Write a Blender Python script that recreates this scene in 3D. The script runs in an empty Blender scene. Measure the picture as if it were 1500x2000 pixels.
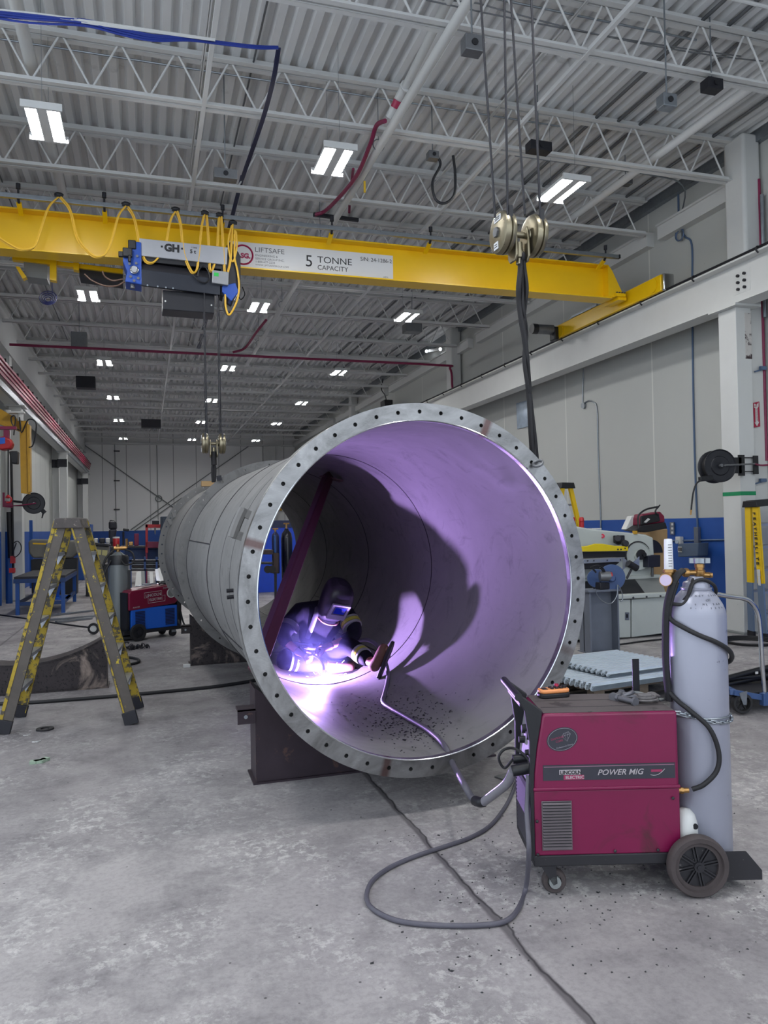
import bpy, math, random
from mathutils import Vector as V, Matrix as Mx, noise as mnoise
random.seed(7)
SC = bpy.context.scene
COL = SC.collection
PI = math.pi

# ---------------------------------------------------------------- camera
FPX, CH = 1488.6, 1.6                       # focal length in pixels of the 1500x2000 frame, eye height
YAW, PITCH, ROLL = .303268, .0181101, -.0191415
_f = V((math.sin(YAW)*math.cos(PITCH), math.cos(YAW)*math.cos(PITCH), math.sin(PITCH)))
_r0 = V((math.cos(YAW), -math.sin(YAW), 0)); _u0 = _r0.cross(_f)
_r = _r0*math.cos(ROLL) + _u0*math.sin(ROLL); _u = _u0*math.cos(ROLL) - _r0*math.sin(ROLL)
EYE = V((0, 0, CH))
cd = bpy.data.cameras.new('camera'); cam = bpy.data.objects.new('camera', cd); COL.objects.link(cam)
cam.matrix_world = Mx(((_r.x, _u.x, -_f.x, 0), (_r.y, _u.y, -_f.y, 0), (_r.z, _u.z, -_f.z, CH), (0, 0, 0, 1)))
cd.sensor_fit = 'VERTICAL'; cd.sensor_height = 36; cd.sensor_width = 27; cd.lens = FPX*36/2000
cd.clip_start = .05; cd.clip_end = 200
SC.camera = cam

# ---------------------------------------------------------------- light levels
LAMP_W = 165.0          # emission of the high-bay tubes
DAY = 1.9              # daylight coming in through the open bay behind the camera
ARC_L = 35000.0        # radiance of the little ball of arc at the torch tip
SC.view_settings.view_transform = 'Standard'; SC.view_settings.look = 'None'
SC.view_settings.exposure = 0.0; SC.view_settings.gamma = 1; SC.view_settings.use_curve_mapping = False
wd = bpy.data.worlds.new('world'); SC.world = wd; wd.use_nodes = True
wd.node_tree.nodes['Background'].inputs[0].default_value = (.80, .89, 1.0, 1)
wd.node_tree.nodes['Background'].inputs[1].default_value = DAY
SC.cycles.max_bounces = 6; SC.cycles.diffuse_bounces = 4; SC.cycles.glossy_bounces = 3
SC.cycles.volume_bounces = 0; SC.cycles.sample_clamp_indirect = 4; SC.cycles.caustics_reflective = False
ARC = V((1.385, 6.19, .332))
# ---------------------------------------------------------------- helpers
def at(x, y, X=None, Y=None, z=None, D=None):
    """world point seen at pixel (x,y) of the 1500x2000 frame on a given plane"""
    d = _r*((x-750)/FPX) - _u*((y-1000)/FPX) + _f
    if Y is not None: t = Y/d.y
    elif X is not None: t = X/d.x
    elif z is not None: t = (z-CH)/d.z
    else: t = D
    return EYE + d*t

def s2l(c): return c/12.92 if c <= .04045 else ((c+.055)/1.055)**2.4
def rgb(r, g, b): return tuple(s2l(c/255) for c in (r, g, b))

def ortho(d, up=(0, 0, 1)):
    d = V(d).normalized(); up = V(up)
    if abs(d.dot(up)) > .98: up = V((1, 0, 0)) if abs(d.x) < .9 else V((0, 1, 0))
    s = d.cross(up).normalized(); return d, s, s.cross(d)

def smooth_path(pts, k=6, closed=False):
    P = [V(p) for p in pts]; n = len(P); out = []
    rng = n if closed else n-1
    for i in range(rng):
        p1, p2 = P[i], P[(i+1) % n]
        p0 = P[(i-1) % n] if (closed or i) else p1*2-p2
        p3 = P[(i+2) % n] if (closed or i+2 < n) else p2*2-p1
        for j in range(k):
            t = j/k
            out.append(.5*((2*p1)+(p2-p0)*t+(2*p0-5*p1+4*p2-p3)*t*t+(3*p1-p0-3*p2+p3)*t**3))
    if not closed: out.append(P[-1])
    return out

class MB:
    def __init__(s): s.v = []; s.f = []
    def add(s, vs, fs):
        o = len(s.v); s.v += [tuple(p) for p in vs]; s.f += [tuple(i+o for i in f) for f in fs]; return s
    def bx(s, x0, x1, y0, y1, z0, z1):
        return s.add([(x, y, z) for z in (z0, z1) for y in (y0, y1) for x in (x0, x1)],
                     [(0, 2, 3, 1), (4, 5, 7, 6), (0, 1, 5, 4), (2, 6, 7, 3), (0, 4, 6, 2), (1, 3, 7, 5)])
    def box(s, c, sz, R=None):
        c = V(c); R = R or Mx.Identity(3)
        if isinstance(R, (int, float)): R = Mx.Rotation(R, 3, 'Z')
        vs = [c + R @ V(((i-.5)*sz[0], (j-.5)*sz[1], (k-.5)*sz[2])) for k in (0, 1) for j in (0, 1) for i in (0, 1)]
        return s.add(vs, [(0, 2, 3, 1), (4, 5, 7, 6), (0, 1, 5, 4), (2, 6, 7, 3), (0, 4, 6, 2), (1, 3, 7, 5)])
    def bar(s, p, q, w, h, up=(0, 0, 1), w2=None, h2=None):
        p, q = V(p), V(q); d, a, b = ortho(q-p, up); w2 = w2 or w; h2 = h2 or h
        vs = [p-a*w/2-b*h/2, p+a*w/2-b*h/2, p-a*w/2+b*h/2, p+a*w/2+b*h/2,
              q-a*w2/2-b*h2/2, q+a*w2/2-b*h2/2, q-a*w2/2+b*h2/2, q+a*w2/2+b*h2/2]
        return s.add(vs, [(0, 2, 3, 1), (4, 5, 7, 6), (0, 1, 5, 4), (2, 6, 7, 3), (0, 4, 6, 2), (1, 3, 7, 5)])
    def cyl(s, p, q, r, r2=None, n=12, cap=True):
        p, q = V(p), V(q); d, a, b = ortho(q-p); r2 = r if r2 is None else r2
        vs = []
        for c, rr in ((p, r), (q, r2)):
            vs += [c+(a*math.cos(2*PI*i/n)+b*math.sin(2*PI*i/n))*rr for i in range(n)]
        fs = [(i, (i+1) % n, n+(i+1) % n, n+i) for i in range(n)]
        if cap: fs += [tuple(range(n-1, -1, -1)), tuple(range(n, 2*n))]
        return s.add(vs, fs)
    def tube(s, pts, r, n=8, closed=False, flat=1.0, up=None):
        P = [V(p) for p in pts]; m = len(P); vs = []
        T = []
        for i in range(m):
            a = P[(i+1) % m] if (closed or i < m-1) else P[i]; b = P[(i-1) % m] if (closed or i) else P[i]
            t = a-b; T.append(t.normalized() if t.length > 1e-9 else V((0, 0, 1)))
        _, nx, _ = ortho(T[0], up or (0, 0, 1))
        for i in range(m):
            nx = (nx - T[i]*nx.dot(T[i])); nx = nx.normalized() if nx.length > 1e-6 else ortho(T[i])[1]
            ny = T[i].cross(nx); rr = r[i] if isinstance(r, (list, tuple)) else r
            vs += [P[i]+nx*math.cos(2*PI*k/n)*rr+ny*math.sin(2*PI*k/n)*rr*flat for k in range(n)]
        fs = []
        for i in range(m if closed else m-1):
            j = (i+1) % m
            fs += [(i*n+k, i*n+(k+1) % n, j*n+(k+1) % n, j*n+k) for k in range(n)]
        if not closed: fs += [tuple(range(n-1, -1, -1)), tuple((m-1)*n+k for k in range(n))]
        return s.add(vs, fs)
    def lathe(s, prof, base=(0, 0, 0), axis=(0, 0, 1), n=24, closed=False):
        base = V(base); d, a, b = ortho(axis); vs = []; m = len(prof)
        for (r, z) in prof:
            vs += [base+d*z+(a*math.cos(2*PI*i/n)+b*math.sin(2*PI*i/n))*max(r, 1e-4) for i in range(n)]
        fs = []
        for j in range(m if closed else m-1):
            k = (j+1) % m
            fs += [(j*n+i, j*n+(i+1) % n, k*n+(i+1) % n, k*n+i) for i in range(n)]
        if not closed:
            if prof[0][0] > 1e-3: fs.append(tuple(range(n-1, -1, -1)))
            if prof[-1][0] > 1e-3: fs.append(tuple((m-1)*n+i for i in range(n)))
        return s.add(vs, fs)
    def prism(s, poly, d):
        P = [V(p) for p in poly]; n = len(P); d = V(d)
        return s.add(P+[p+d for p in P], [tuple(range(n-1, -1, -1)), tuple(range(n, 2*n))] +
                     [(i, (i+1) % n, n+(i+1) % n, n+i) for i in range(n)])
    def sph(s, c, r, n=16, m=10, R=None):
        c = V(c); r = (r, r, r) if isinstance(r, (int, float)) else r; R = R or Mx.Identity(3); vs = []
        for j in range(m+1):
            t = PI*j/m
            for i in range(n):
                p = 2*PI*i/n; st = max(math.sin(t), 1e-3)
                vs.append(c+R @ V((r[0]*st*math.cos(p), r[1]*st*math.sin(p), r[2]*math.cos(t))))
        return s.add(vs, [(j*n+i, (j+1)*n+i, (j+1)*n+(i+1) % n, j*n+(i+1) % n) for j in range(m) for i in range(n)])
    def torus(s, c, R, r, axis=(0, 0, 1), n=24, m=8, a0=0, a1=2*PI):
        c = V(c); d, a, b = ortho(axis); full = abs(a1-a0-2*PI) < 1e-6
        k = n if full else n+1
        pts = [c+(a*math.cos(a0+(a1-a0)*i/n)+b*math.sin(a0+(a1-a0)*i/n))*R for i in range(k)]
        return s.tube(pts, r, m, closed=full)
    def ibeam(s, p, q, w, h, tw, tf, up=(0, 0, 1)):
        p, q = V(p), V(q); d, a, b = ortho(q-p, up)
        s.bar(p+b*(h/2-tf/2), q+b*(h/2-tf/2), w, tf, up); s.bar(p-b*(h/2-tf/2), q-b*(h/2-tf/2), w, tf, up)
        return s.bar(p, q, tw, h-2*tf, up)
    def build(s, name, mat, parent=None, bevel=0, smooth=40, world=False, seg=2):
        me = bpy.data.meshes.new(name); me.from_pydata(s.v, [], s.f); me.update()
        if smooth:
            for p in me.polygons: p.use_smooth = True
            try: me.set_sharp_from_angle(angle=math.radians(smooth))
            except Exception: pass
        o = bpy.data.objects.new(name, me); COL.objects.link(o)
        if mat: me.materials.append(mat)
        if bevel:
            b = o.modifiers.new('bevel', 'BEVEL'); b.width = bevel; b.segments = seg; b.limit_method = 'ANGLE'; b.angle_limit = math.radians(50)
            b.harden_normals = False
        if parent:
            o.parent = parent
            if world: o.matrix_parent_inverse = wmat(parent).inverted()
        return o

def wmat(o):
    m = Mx.LocRotScale(o.location, o.rotation_euler, o.scale)
    return wmat(o.parent) @ o.matrix_parent_inverse @ m if o.parent else m

def tag(o, label, cat, group=None, kind=None):
    o['label'] = label; o['category'] = cat
    if group: o['group'] = group
    if kind: o['kind'] = kind
    return o
def thing(name, label, cat, loc=(0, 0, 0), rz=0, group=None, rot=None):
    o = bpy.data.objects.new(name, None); COL.objects.link(o); o.location = loc
    o.rotation_euler = rot or (0, 0, rz); o.empty_display_size = .1
    return tag(o, label, cat, group)
def struct(o): o['kind'] = 'structure'; return o
def kids(o): return [c for c in COL.objects if c.parent is o]
def copy_tree(o, label=None, loc=None, rz=None, kidmap=None, parent=None):
    c = o.copy(); COL.objects.link(c)
    if parent: c.parent = parent
    if label: c['label'] = label
    if loc is not None: c.location = loc
    if rz is not None: c.rotation_euler = (0, 0, rz)
    for k in (kidmap or {}).get(o.name, []): copy_tree(k, parent=c, kidmap=kidmap)
    return c
def kidmap(o, m=None):
    m = {} if m is None else m; m[o.name] = list(o.children)
    for k in o.children: kidmap(k, m)
    return m

def text(s, size, mat, parent, M, name='lettering', align='LEFT', bold=0, shear=0, ext=.0006, sx=1.0, space=1.0):
    cu = bpy.data.curves.new(name, 'FONT'); cu.body = s; cu.size = size; cu.align_x = align; cu.align_y = 'BOTTOM_BASELINE'
    cu.extrude = ext; cu.offset = bold; cu.shear = shear; cu.space_character = space; cu.resolution_u = 3
    cu.materials.append(mat)
    o = bpy.data.objects.new(name, cu); COL.objects.link(o)
    if parent: o.parent = parent
    o.matrix_local = M @ Mx.Diagonal((sx, 1, 1, 1)); return o
def frame(o, x, y):
    """4x4 with local x,y directions and origin o"""
    x = V(x).normalized(); y = V(y); y = (y-x*y.dot(x)).normalized(); z = x.cross(y)
    return Mx(((x.x, y.x, z.x, o[0]), (x.y, y.y, z.y, o[1]), (x.z, y.z, z.z, o[2]), (0, 0, 0, 1)))

# ---------------------------------------------------------------- materials
def nodes(m):
    m.use_nodes = True; nt = m.node_tree
    return nt, nt.nodes, nt.links, nt.nodes['Principled BSDF']
def ramp(N, L, src, stops):
    r = N.new('ShaderNodeValToRGB'); e = r.color_ramp.elements
    while len(e) < len(stops): e.new(.5)
    for el, (p, c) in zip(e, stops): el.position = p; el.color = (c, c, c, 1) if isinstance(c, (int, float)) else (*c, 1)
    L.new(src, r.inputs[0]); return r.outputs[0]
def nz(N, L, co, scale, detail=4, rough=.55, dist=0, stretch=None):
    if stretch:
        mp = N.new('ShaderNodeMapping'); mp.inputs['Scale'].default_value = stretch; L.new(co, mp.inputs[0]); co = mp.outputs[0]
    n = N.new('ShaderNodeTexNoise'); n.inputs['Scale'].default_value = scale; n.inputs['Detail'].default_value = detail
    n.inputs['Roughness'].default_value = rough; n.inputs['Distortion'].default_value = dist; L.new(co, n.inputs['Vector'])
    return n.outputs[0]
def mixc(N, L, fac, a, b, mode='MIX'):
    m = N.new('ShaderNodeMix'); m.data_type = 'RGBA'; m.blend_type = mode
    for i, v in ((0, fac), (6, a), (7, b)):
        if isinstance(v, (int, float)): m.inputs[i].default_value = v
        elif isinstance(v, tuple): m.inputs[i].default_value = (*v, 1)
        else: L.new(v, m.inputs[i])
    return m.outputs[2]
def bumpn(N, L, src, strength, dist, b):
    bp = N.new('ShaderNodeBump'); bp.inputs['Strength'].default_value = strength; bp.inputs['Distance'].default_value = dist
    L.new(src, bp.inputs['Height']); L.new(bp.outputs[0], b.inputs['Normal'])
_mats = {}
def mat(name, col, rough=.5, metal=0, var=.12, vs=6, wear=None, wt=.62, ws=25, bump=0, bs=80, stretch=None, emit=0, spec=.5, rvar=0, wear2=None):
    if name in _mats: return _mats[name]
    m = bpy.data.materials.new(name); nt, N, L, b = nodes(m)
    tc = N.new('ShaderNodeTexCoord'); co = tc.outputs['Object']
    b.inputs['Roughness'].default_value = rough; b.inputs['Metallic'].default_value = metal
    b.inputs['Specular IOR Level'].default_value = spec
    dark = tuple(c*(1-var*1.6) for c in col); lite = tuple(min(1, c*(1+var)) for c in col)
    c = mixc(N, L, nz(N, L, co, vs, 5, .6, .3, stretch), dark, lite)
    if wear:
        f = ramp(N, L, nz(N, L, co, ws, 6, .7, 0, stretch), [(wt-.03, 0.), (wt+.03, 1.)]); c = mixc(N, L, f, c, wear)
    if wear2:
        f = ramp(N, L, nz(N, L, co, wear2[2], 5, .65, 1.0), [(wear2[1]-.05, 0.), (wear2[1]+.12, 1.)]); c = mixc(N, L, f, c, wear2[0])
    L.new(c, b.inputs['Base Color'])
    if rvar:
        r = ramp(N, L, nz(N, L, co, vs*2.3, 4, .6, .5, stretch), [(.25, max(0, rough-rvar)), (.75, min(1, rough+rvar))]); L.new(r, b.inputs['Roughness'])
    if bump: bumpn(N, L, nz(N, L, co, bs, 4, .6, 0, stretch), bump, .004, b)
    if emit:
        b.inputs['Emission Color'].default_value = (*col, 1); b.inputs['Emission Strength'].default_value = emit
    _mats[name] = m; return m

WHITE = mat('white_paint', rgb(205, 206, 204), .45, var=.04, vs=3, wear=rgb(120, 115, 108), wt=.73, ws=14)
ROOFW = mat('roof_white_paint', rgb(214, 215, 214), .5, var=.05, vs=2)
GALV = mat('galvanised_steel', rgb(150, 156, 162), .35, .85, var=.18, vs=12, rvar=.1)
STEEL = mat('dull_steel', rgb(120, 122, 125), .45, .7, var=.15, vs=9, rvar=.12)
ZINC = mat('zinc_plated', rgb(146, 138, 116), .34, .85, var=.2, vs=14, rvar=.08)
BLACK = mat('black_plastic', rgb(24, 25, 30), .45, var=.2, vs=20)
RUBBER = mat('black_rubber', rgb(26, 26, 29), .65, var=.25, vs=25)
DARK = mat('dark_steel', rgb(42, 42, 48), .5, .4, var=.2, vs=9)
YEL = mat('crane_yellow', rgb(236, 190, 14), .32, var=.05, vs=2.5)
YELD = mat('dull_yellow', rgb(196, 150, 40), .5, var=.15, vs=8, wear=rgb(110, 80, 40), wt=.68)
BLUE = mat('blue_paint', rgb(28, 78, 150), .45, var=.15, vs=5, wear=rgb(60, 62, 70), wt=.68)
DBLUE = mat('dark_blue_paint', rgb(24, 58, 110), .5, var=.2, vs=6, wear=rgb(50, 52, 58), wt=.66)
HBLUE = mat('hoist_blue', rgb(20, 72, 165), .38, var=.12, vs=9)
RED = mat('red_paint', rgb(176, 30, 38), .42, var=.12, vs=8)
PINK = mat('magenta_conductor', rgb(168, 48, 82), .4, var=.08, vs=5)
MAROON = mat('maroon_pipe', rgb(128, 28, 70), .45, var=.1, vs=5)
RUST = mat('mill_scale_steel', rgb(66, 54, 54), .55, .35, var=.3, vs=5, wear=rgb(104, 66, 48), wt=.66, ws=18, bump=.15)
GREYP = mat('grey_paint', rgb(128, 132, 132), .45, var=.12, vs=7, wear=rgb(70, 66, 62), wt=.7)
BRASS = mat('brass', rgb(176, 136, 84), .3, .85, var=.2, vs=20)
CHROME = mat('chrome', rgb(205, 207, 210), .16, 1.0, var=.06, vs=8)
WOOD = mat('pallet_wood', rgb(112, 100, 88), .8, var=.3, vs=12, stretch=(1, 8, 8), bump=.2)
CARD = mat('cardboard', rgb(178, 146, 104), .8, var=.1, vs=8)
LAMPM = mat('lamp_tube', (1., 1., 1.), .5, emit=LAMP_W, var=0)
# ================================================================ ROOM
XL, XR, YB, ZD = -3.35, 8.55, 45.0, 7.2
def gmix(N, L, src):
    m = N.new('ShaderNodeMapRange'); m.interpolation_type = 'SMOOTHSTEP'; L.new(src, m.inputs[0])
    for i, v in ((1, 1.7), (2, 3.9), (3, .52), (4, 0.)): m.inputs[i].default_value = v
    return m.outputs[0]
def floor_mat():
    m = bpy.data.materials.new('concrete_floor'); nt, N, L, b = nodes(m)
    co = N.new('ShaderNodeTexCoord').outputs['Object']
    big = nz(N, L, co, .55, 6, .62, .6); med = nz(N, L, co, 2.3, 10, .72, .15); fine = nz(N, L, co, 38, 4, .7)
    c = mixc(N, L, ramp(N, L, big, [(.3, 0.), (.7, 1.)]), rgb(132, 127, 129), rgb(176, 172, 171))
    c = mixc(N, L, ramp(N, L, med, [(.46, 0.), (.66, .7)]), c, rgb(110, 106, 109))       # grime
    st = nz(N, L, co, .9, 8, .68, .5, (1.0, .5, 1))
    c = mixc(N, L, ramp(N, L, st, [(.56, 0.), (.68, .6)]), c, rgb(92, 87, 91))             # dark tracked-in stains
    wm_ = N.new('ShaderNodeMath'); wm_.operation = 'MULTIPLY'; L.new(ramp(N, L, nz(N, L, co, 17, 9, .78, .2), [(.50, 0.), (.57, 1.)]), wm_.inputs[0]); L.new(ramp(N, L, nz(N, L, co, 1.5, 7, .66, .3), [(.44, 0.), (.64, .75)]), wm_.inputs[1])
    c = mixc(N, L, wm_.outputs[0], c, rgb(205, 202, 199))         # worn pale patches
    c = mixc(N, L, ramp(N, L, fine, [(.3, .28), (.55, 0.)]), c, rgb(70, 68, 70))
    # broad darker zone with a noisy edge in the aisle before the saddles
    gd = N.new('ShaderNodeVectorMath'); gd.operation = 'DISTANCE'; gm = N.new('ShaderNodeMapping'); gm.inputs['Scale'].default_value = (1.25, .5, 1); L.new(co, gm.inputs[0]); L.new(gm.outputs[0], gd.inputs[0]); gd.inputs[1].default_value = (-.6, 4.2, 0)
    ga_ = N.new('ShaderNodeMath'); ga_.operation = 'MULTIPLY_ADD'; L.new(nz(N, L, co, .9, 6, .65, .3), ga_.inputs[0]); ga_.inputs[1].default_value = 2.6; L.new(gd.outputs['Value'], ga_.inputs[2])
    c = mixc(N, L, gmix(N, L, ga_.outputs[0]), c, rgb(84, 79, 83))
    vo = N.new('ShaderNodeTexVoronoi'); vo.inputs['Scale'].default_value = 9; vo.inputs['Randomness'].default_value = 1; L.new(co, vo.inputs['Vector'])
    c = mixc(N, L, ramp(N, L, vo.outputs['Distance'], [(.035, .8), (.06, 0.)]), c, rgb(48, 46, 48))  # specks
    # long expansion joint with a crack wandering along it
    sx = N.new('ShaderNodeSeparateXYZ'); L.new(co, sx.inputs[0])
    wob = nz(N, L, co, 3.0, 3, .6)
    def joint(val, at_, w, wobble):
        a = N.new('ShaderNodeMath'); a.operation = 'MULTIPLY_ADD'; L.new(wob, a.inputs[0]); a.inputs[1].default_value = wobble; L.new(val, a.inputs[2])
        s = N.new('ShaderNodeMath'); s.operation = 'SUBTRACT'; L.new(a.outputs[0], s.inputs[0]); s.inputs[1].default_value = at_+wobble*.5
        ab = N.new('ShaderNodeMath'); ab.operation = 'ABSOLUTE'; L.new(s.outputs[0], ab.inputs[0])
        return ramp(N, L, ab.outputs[0], [(w*.4, 1.), (w, 0.)])
    c = mixc(N, L, joint(sx.outputs[0], 1.33, .022, .03), c, rgb(98, 94, 96))
    c = mixc(N, L, joint(sx.outputs[0], 1.34, .006, .09), c, rgb(52, 50, 52))
    c = mixc(N, L, joint(sx.outputs[0], -2.0, .02, .02), c, rgb(100, 97, 98))
    L.new(c, b.inputs['Base Color'])
    L.new(ramp(N, L, med, [(.3, .42), (.7, .72)]), b.inputs['Roughness']); b.inputs['Specular IOR Level'].default_value = .42
    bumpn(N, L, fine, .25, .004, b); return m

def wall_mat(name, upper, axis, pitch, off, jc, jw=.02, band=1.63):
    m = bpy.data.materials.new(name); nt, N, L, b = nodes(m)
    co = N.new('ShaderNodeTexCoord').outputs['Object']; sx = N.new('ShaderNodeSeparateXYZ'); L.new(co, sx.inputs[0])
    c = mixc(N, L, nz(N, L, co, .7, 5, .6), tuple(x*.93 for x in upper), upper)
    c = mixc(N, L, ramp(N, L, nz(N, L, co, 4.5, 6, .7), [(.70, 0.), (.78, .5)]), c, tuple(x*.6 for x in upper))
    mo = N.new('ShaderNodeMath'); mo.operation = 'WRAP'; L.new(sx.outputs[axis], mo.inputs[0]); mo.inputs[1].default_value = pitch/2+off; mo.inputs[2].default_value = -pitch/2+off
    sb = N.new('ShaderNodeMath'); sb.operation = 'SUBTRACT'; L.new(mo.outputs[0], sb.inputs[0]); sb.inputs[1].default_value = off
    ab = N.new('ShaderNodeMath'); ab.operation = 'ABSOLUTE'; L.new(sb.outputs[0], ab.inputs[0])
    c = mixc(N, L, ramp(N, L, ab.outputs[0], [(jw*.5, 1.), (jw, 0.)]), c, jc)
    bl = mixc(N, L, nz(N, L, co, 2.2, 5, .6), rgb(18, 66, 142), rgb(32, 86, 168))
    g = N.new('ShaderNodeMath'); g.operation = 'LESS_THAN'; L.new(sx.outputs[2], g.inputs[0]); g.inputs[1].default_value = band
    c = mixc(N, L, g.outputs[0], c, bl)
    L.new(c, b.inputs['Base Color']); b.inputs['Roughness'].default_value = .55; return m

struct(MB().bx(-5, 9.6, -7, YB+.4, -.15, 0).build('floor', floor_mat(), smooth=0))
BEIGE = rgb(188, 190, 186)
struct(MB().bx(XR, XR+.2, -4, YB+.2, 0, 7.35).build('wall_right', wall_mat('right_wall_panels', BEIGE, 1, 2.9, 11.35, rgb(214, 214, 208)), smooth=0))
struct(MB().bx(XL-.2, XL, 8, YB+.2, 0, 7.35).build('wall_left', wall_mat('left_wall_panels', BEIGE, 1, 1.2, .3, rgb(140, 140, 138)), smooth=0))
struct(MB().bx(XL, XR, YB, YB+.2, 0, 7.35).build('wall_back', wall_mat('back_wall_panels', rgb(236, 236, 235), 0, 1.27, .28, rgb(160, 160, 160), .025, 1.6), smooth=0))
# corrugated deck, flutes along the hall
mb = MB(); per = .2; x = XL; prof = []
while x < XR:
    prof += [(x, 0), (x+.085, 0), (x+.115, .075), (x+.17, .075)]; x += per
prof.append((XR, 0)); n = len(prof)
ys = [-6+i*(YB+6)/3 for i in range(4)]
mb.add([(px_, y, ZD+pz_) for y in ys for px_, pz_ in prof], [(j*n+i, j*n+i+1, (j+1)*n+i+1, (j+1)*n+i) for j in range(3) for i in range(n-1)])
def deck_mat():
    m = bpy.data.materials.new('roof_deck'); nt, N, L, b = nodes(m)
    co = N.new('ShaderNodeTexCoord').outputs['Object']
    c = mixc(N, L, nz(N, L, co, 1.2, 5, .6, 0, (3, .4, 1)), rgb(206, 207, 207), rgb(232, 233, 233))
    c = mixc(N, L, ramp(N, L, nz(N, L, co, .8, 6, .7, 1), [(.62, 0.), (.74, .5)]), c, rgb(138, 138, 138))
    L.new(c, b.inputs['Base Color']); b.inputs['Roughness'].default_value = .55; return m
struct(mb.build('ceiling', deck_mat(), smooth=0))
struct(MB().bx(XL-.2, XR+.2, -6, YB+.2, ZD+.085, ZD+.2).build('ceiling_slab', ROOFW, smooth=0))
# girt ledge and eaves angle along the right wall
mb = MB()
for y0, y1 in ((9.16, 10.9), (11.2, 18.4), (18.9, 26.0), (26.5, 34), (34.5, 44.5)): mb.bx(XR-.16, XR, y0, y1, 6.38, 6.60); mb.bx(XR-.2, XR-.0, y0, y1, 6.60, 6.63)
struct(mb.build('trim_1', WHITE, smooth=0))
struct(MB().bx(XR-.10, XR, -4, YB, 7.02, 7.19).build('trim_2', GALV, smooth=0))
struct(MB().bx(XR-.05, XR, 5, YB, 0, .06).build('baseboard_right', WHITE, smooth=0))
struct(MB().bx(XL, XR, YB-.2, YB, 6.42, 6.52).build('trim_3', WHITE, smooth=0))

# ---------------------------------------------------------------- roof joists
ZB = 6.54
def chord(z0, z1, leg):
    m = MB(); x0, x1 = XL+.05, XR-.22
    for s in (-1, 1):
        m.bx(x0, x1, *(sorted((s*.014, s*(.014+leg)))), z0 if leg > .06 else z1-.008, (z0+.008) if leg > .06 else z1)
        m.bx(x0, x1, *(sorted((s*.014, s*.022))), z0, z1)
    return m
def web_pts():
    x = XL+.35; k = 0; P = []
    while x < XR-.35: P.append((x, k % 2)); x += .31; k += 1
    return P
wp = web_pts()
ORD = 'second third fourth fifth sixth seventh eighth ninth tenth eleventh twelfth thirteenth fourteenth fifteenth sixteenth seventeenth eighteenth nineteenth twentieth'.split()
NEAR = ['white open-web roof joist crossing the very top of the view over the hook ropes',
        'white open-web roof joist carrying the blue cable bundle along its top chord',
        'white open-web roof joist running into the wall column above the coiled conduit',
        'white open-web roof joist just above and behind the yellow crane girder']
jn = 0
tops = chord(ZD-.10, ZD-.002, .08); bots = MB()
x0, x1 = XL+.05, XR-.22
for s in (-1, 1): bots.bx(x0, x1, *(sorted((s*.016, s*.085))), ZB, ZB+.009); bots.bx(x0, x1, *(sorted((s*.016, s*.024))), ZB, ZB+.07)
rod0 = None; far0 = None; chord0 = None
for k in range(20):
    Y = 4.85+2.1*k
    if Y > YB-.5: break
    lab = NEAR[k-0] if 0 <= k < 4 else 'white open-web roof joist beyond the crane girder, %s counting from the hook ropes' % ORD[k-1]
    t = thing('roof_joist', lab, 'joist', (0, Y, 0), group='open-web joists under the roof deck')
    if chord0 is None:
        a = tops.build('top_chord', ROOFW, t, smooth=0); c = bots.build('bottom_chord', ROOFW, t, smooth=0); chord0 = (a, c)
    else:
        for s in chord0: c = s.copy(); COL.objects.link(c); c.parent = t
    if k < 7:
        for (xa, ta), (xb, tb) in zip(wp[:-1], wp[1:]):
            if rod0 is None: o = rod0 = MB().cyl((-.155, 0, ZB+.03), (.155, 0, ZD-.04), .0125, n=8).build('web_bar', ROOFW, t)
            else: o = rod0.copy(); COL.objects.link(o); o.parent = t
            o.location = ((xa+xb)/2, 0, 0); o.rotation_euler = (0, 0, 0 if tb > ta else PI)
    else:
        if far0 is None:
            m = MB()
            for (xa, ta), (xb, tb) in zip(wp[:-1], wp[1:]):
                m.cyl((xa, 0, ZD-.04 if ta else ZB+.03), (xb, 0, ZD-.04 if tb else ZB+.03), .0125, n=5)
            far0 = m.build('web', ROOFW, t)
        else: o = far0.copy(); COL.objects.link(o); o.parent = t
# bridging bars running along the hall
for i, (X, lab) in enumerate(((at(428, 0, z=6.5).x, 'white joist bridging above the blue cable drop'), (at(1253, 0, z=6.5).x, 'white joist bridging crossing behind the hook ropes'))):
    t = thing('joist_bridging', lab, 'bridging', (X, 0, 0), group='bridging between the joists')
    MB().bx(-.024, .024, 3, 44, ZB-.008, ZB-.001).bx(-.024, -.017, 3, 44, ZB-.001, ZB+.04).build('lower_bar', ROOFW, t, smooth=0)
    MB().bx(-.02, .02, 3, 44, ZD-.112, ZD-.106).bx(-.003, .003, 3, 44, ZD-.112, ZD-.075).build('upper_bar', ROOFW, t, smooth=0)

# ---------------------------------------------------------------- high-bay lamps
rows = [-3.2, 2.8, 8.78, 15.0, 20.9, 26.3, 31.7, 38.0]; colsX = [-.97, 2.2, 5.3]
def make_lamp():
    t = thing('high_bay_lamp', '', 'ceiling lamp', (0, 0, 6.0), group='high-bay lamps hung under the joists')
    m = MB().bx(-.17, .17, -.33, .33, .03, .07).bx(-.20, .20, -.36, -.33, .0, .075).bx(-.20, .20, .33, .36, .0, .075)
    m.bx(-.05, .05, -.33, .33, .0, .03).build('housing', WHITE, t, smooth=0)
    for s in (-1, 1): MB().bx(s*.11-.04, s*.11+.04, -.325, .325, .012, .026).build('light_tube', LAMPM, t, smooth=0)
    w = MB()
    for sy in (-.3, .3): w.cyl((0, sy, .07), (0, sy, ZD-6.0+.07), .0025, n=5)
    w.build('hanger_wire', GALV, t); return t
lp = make_lamp(); km = kidmap(lp)
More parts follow.
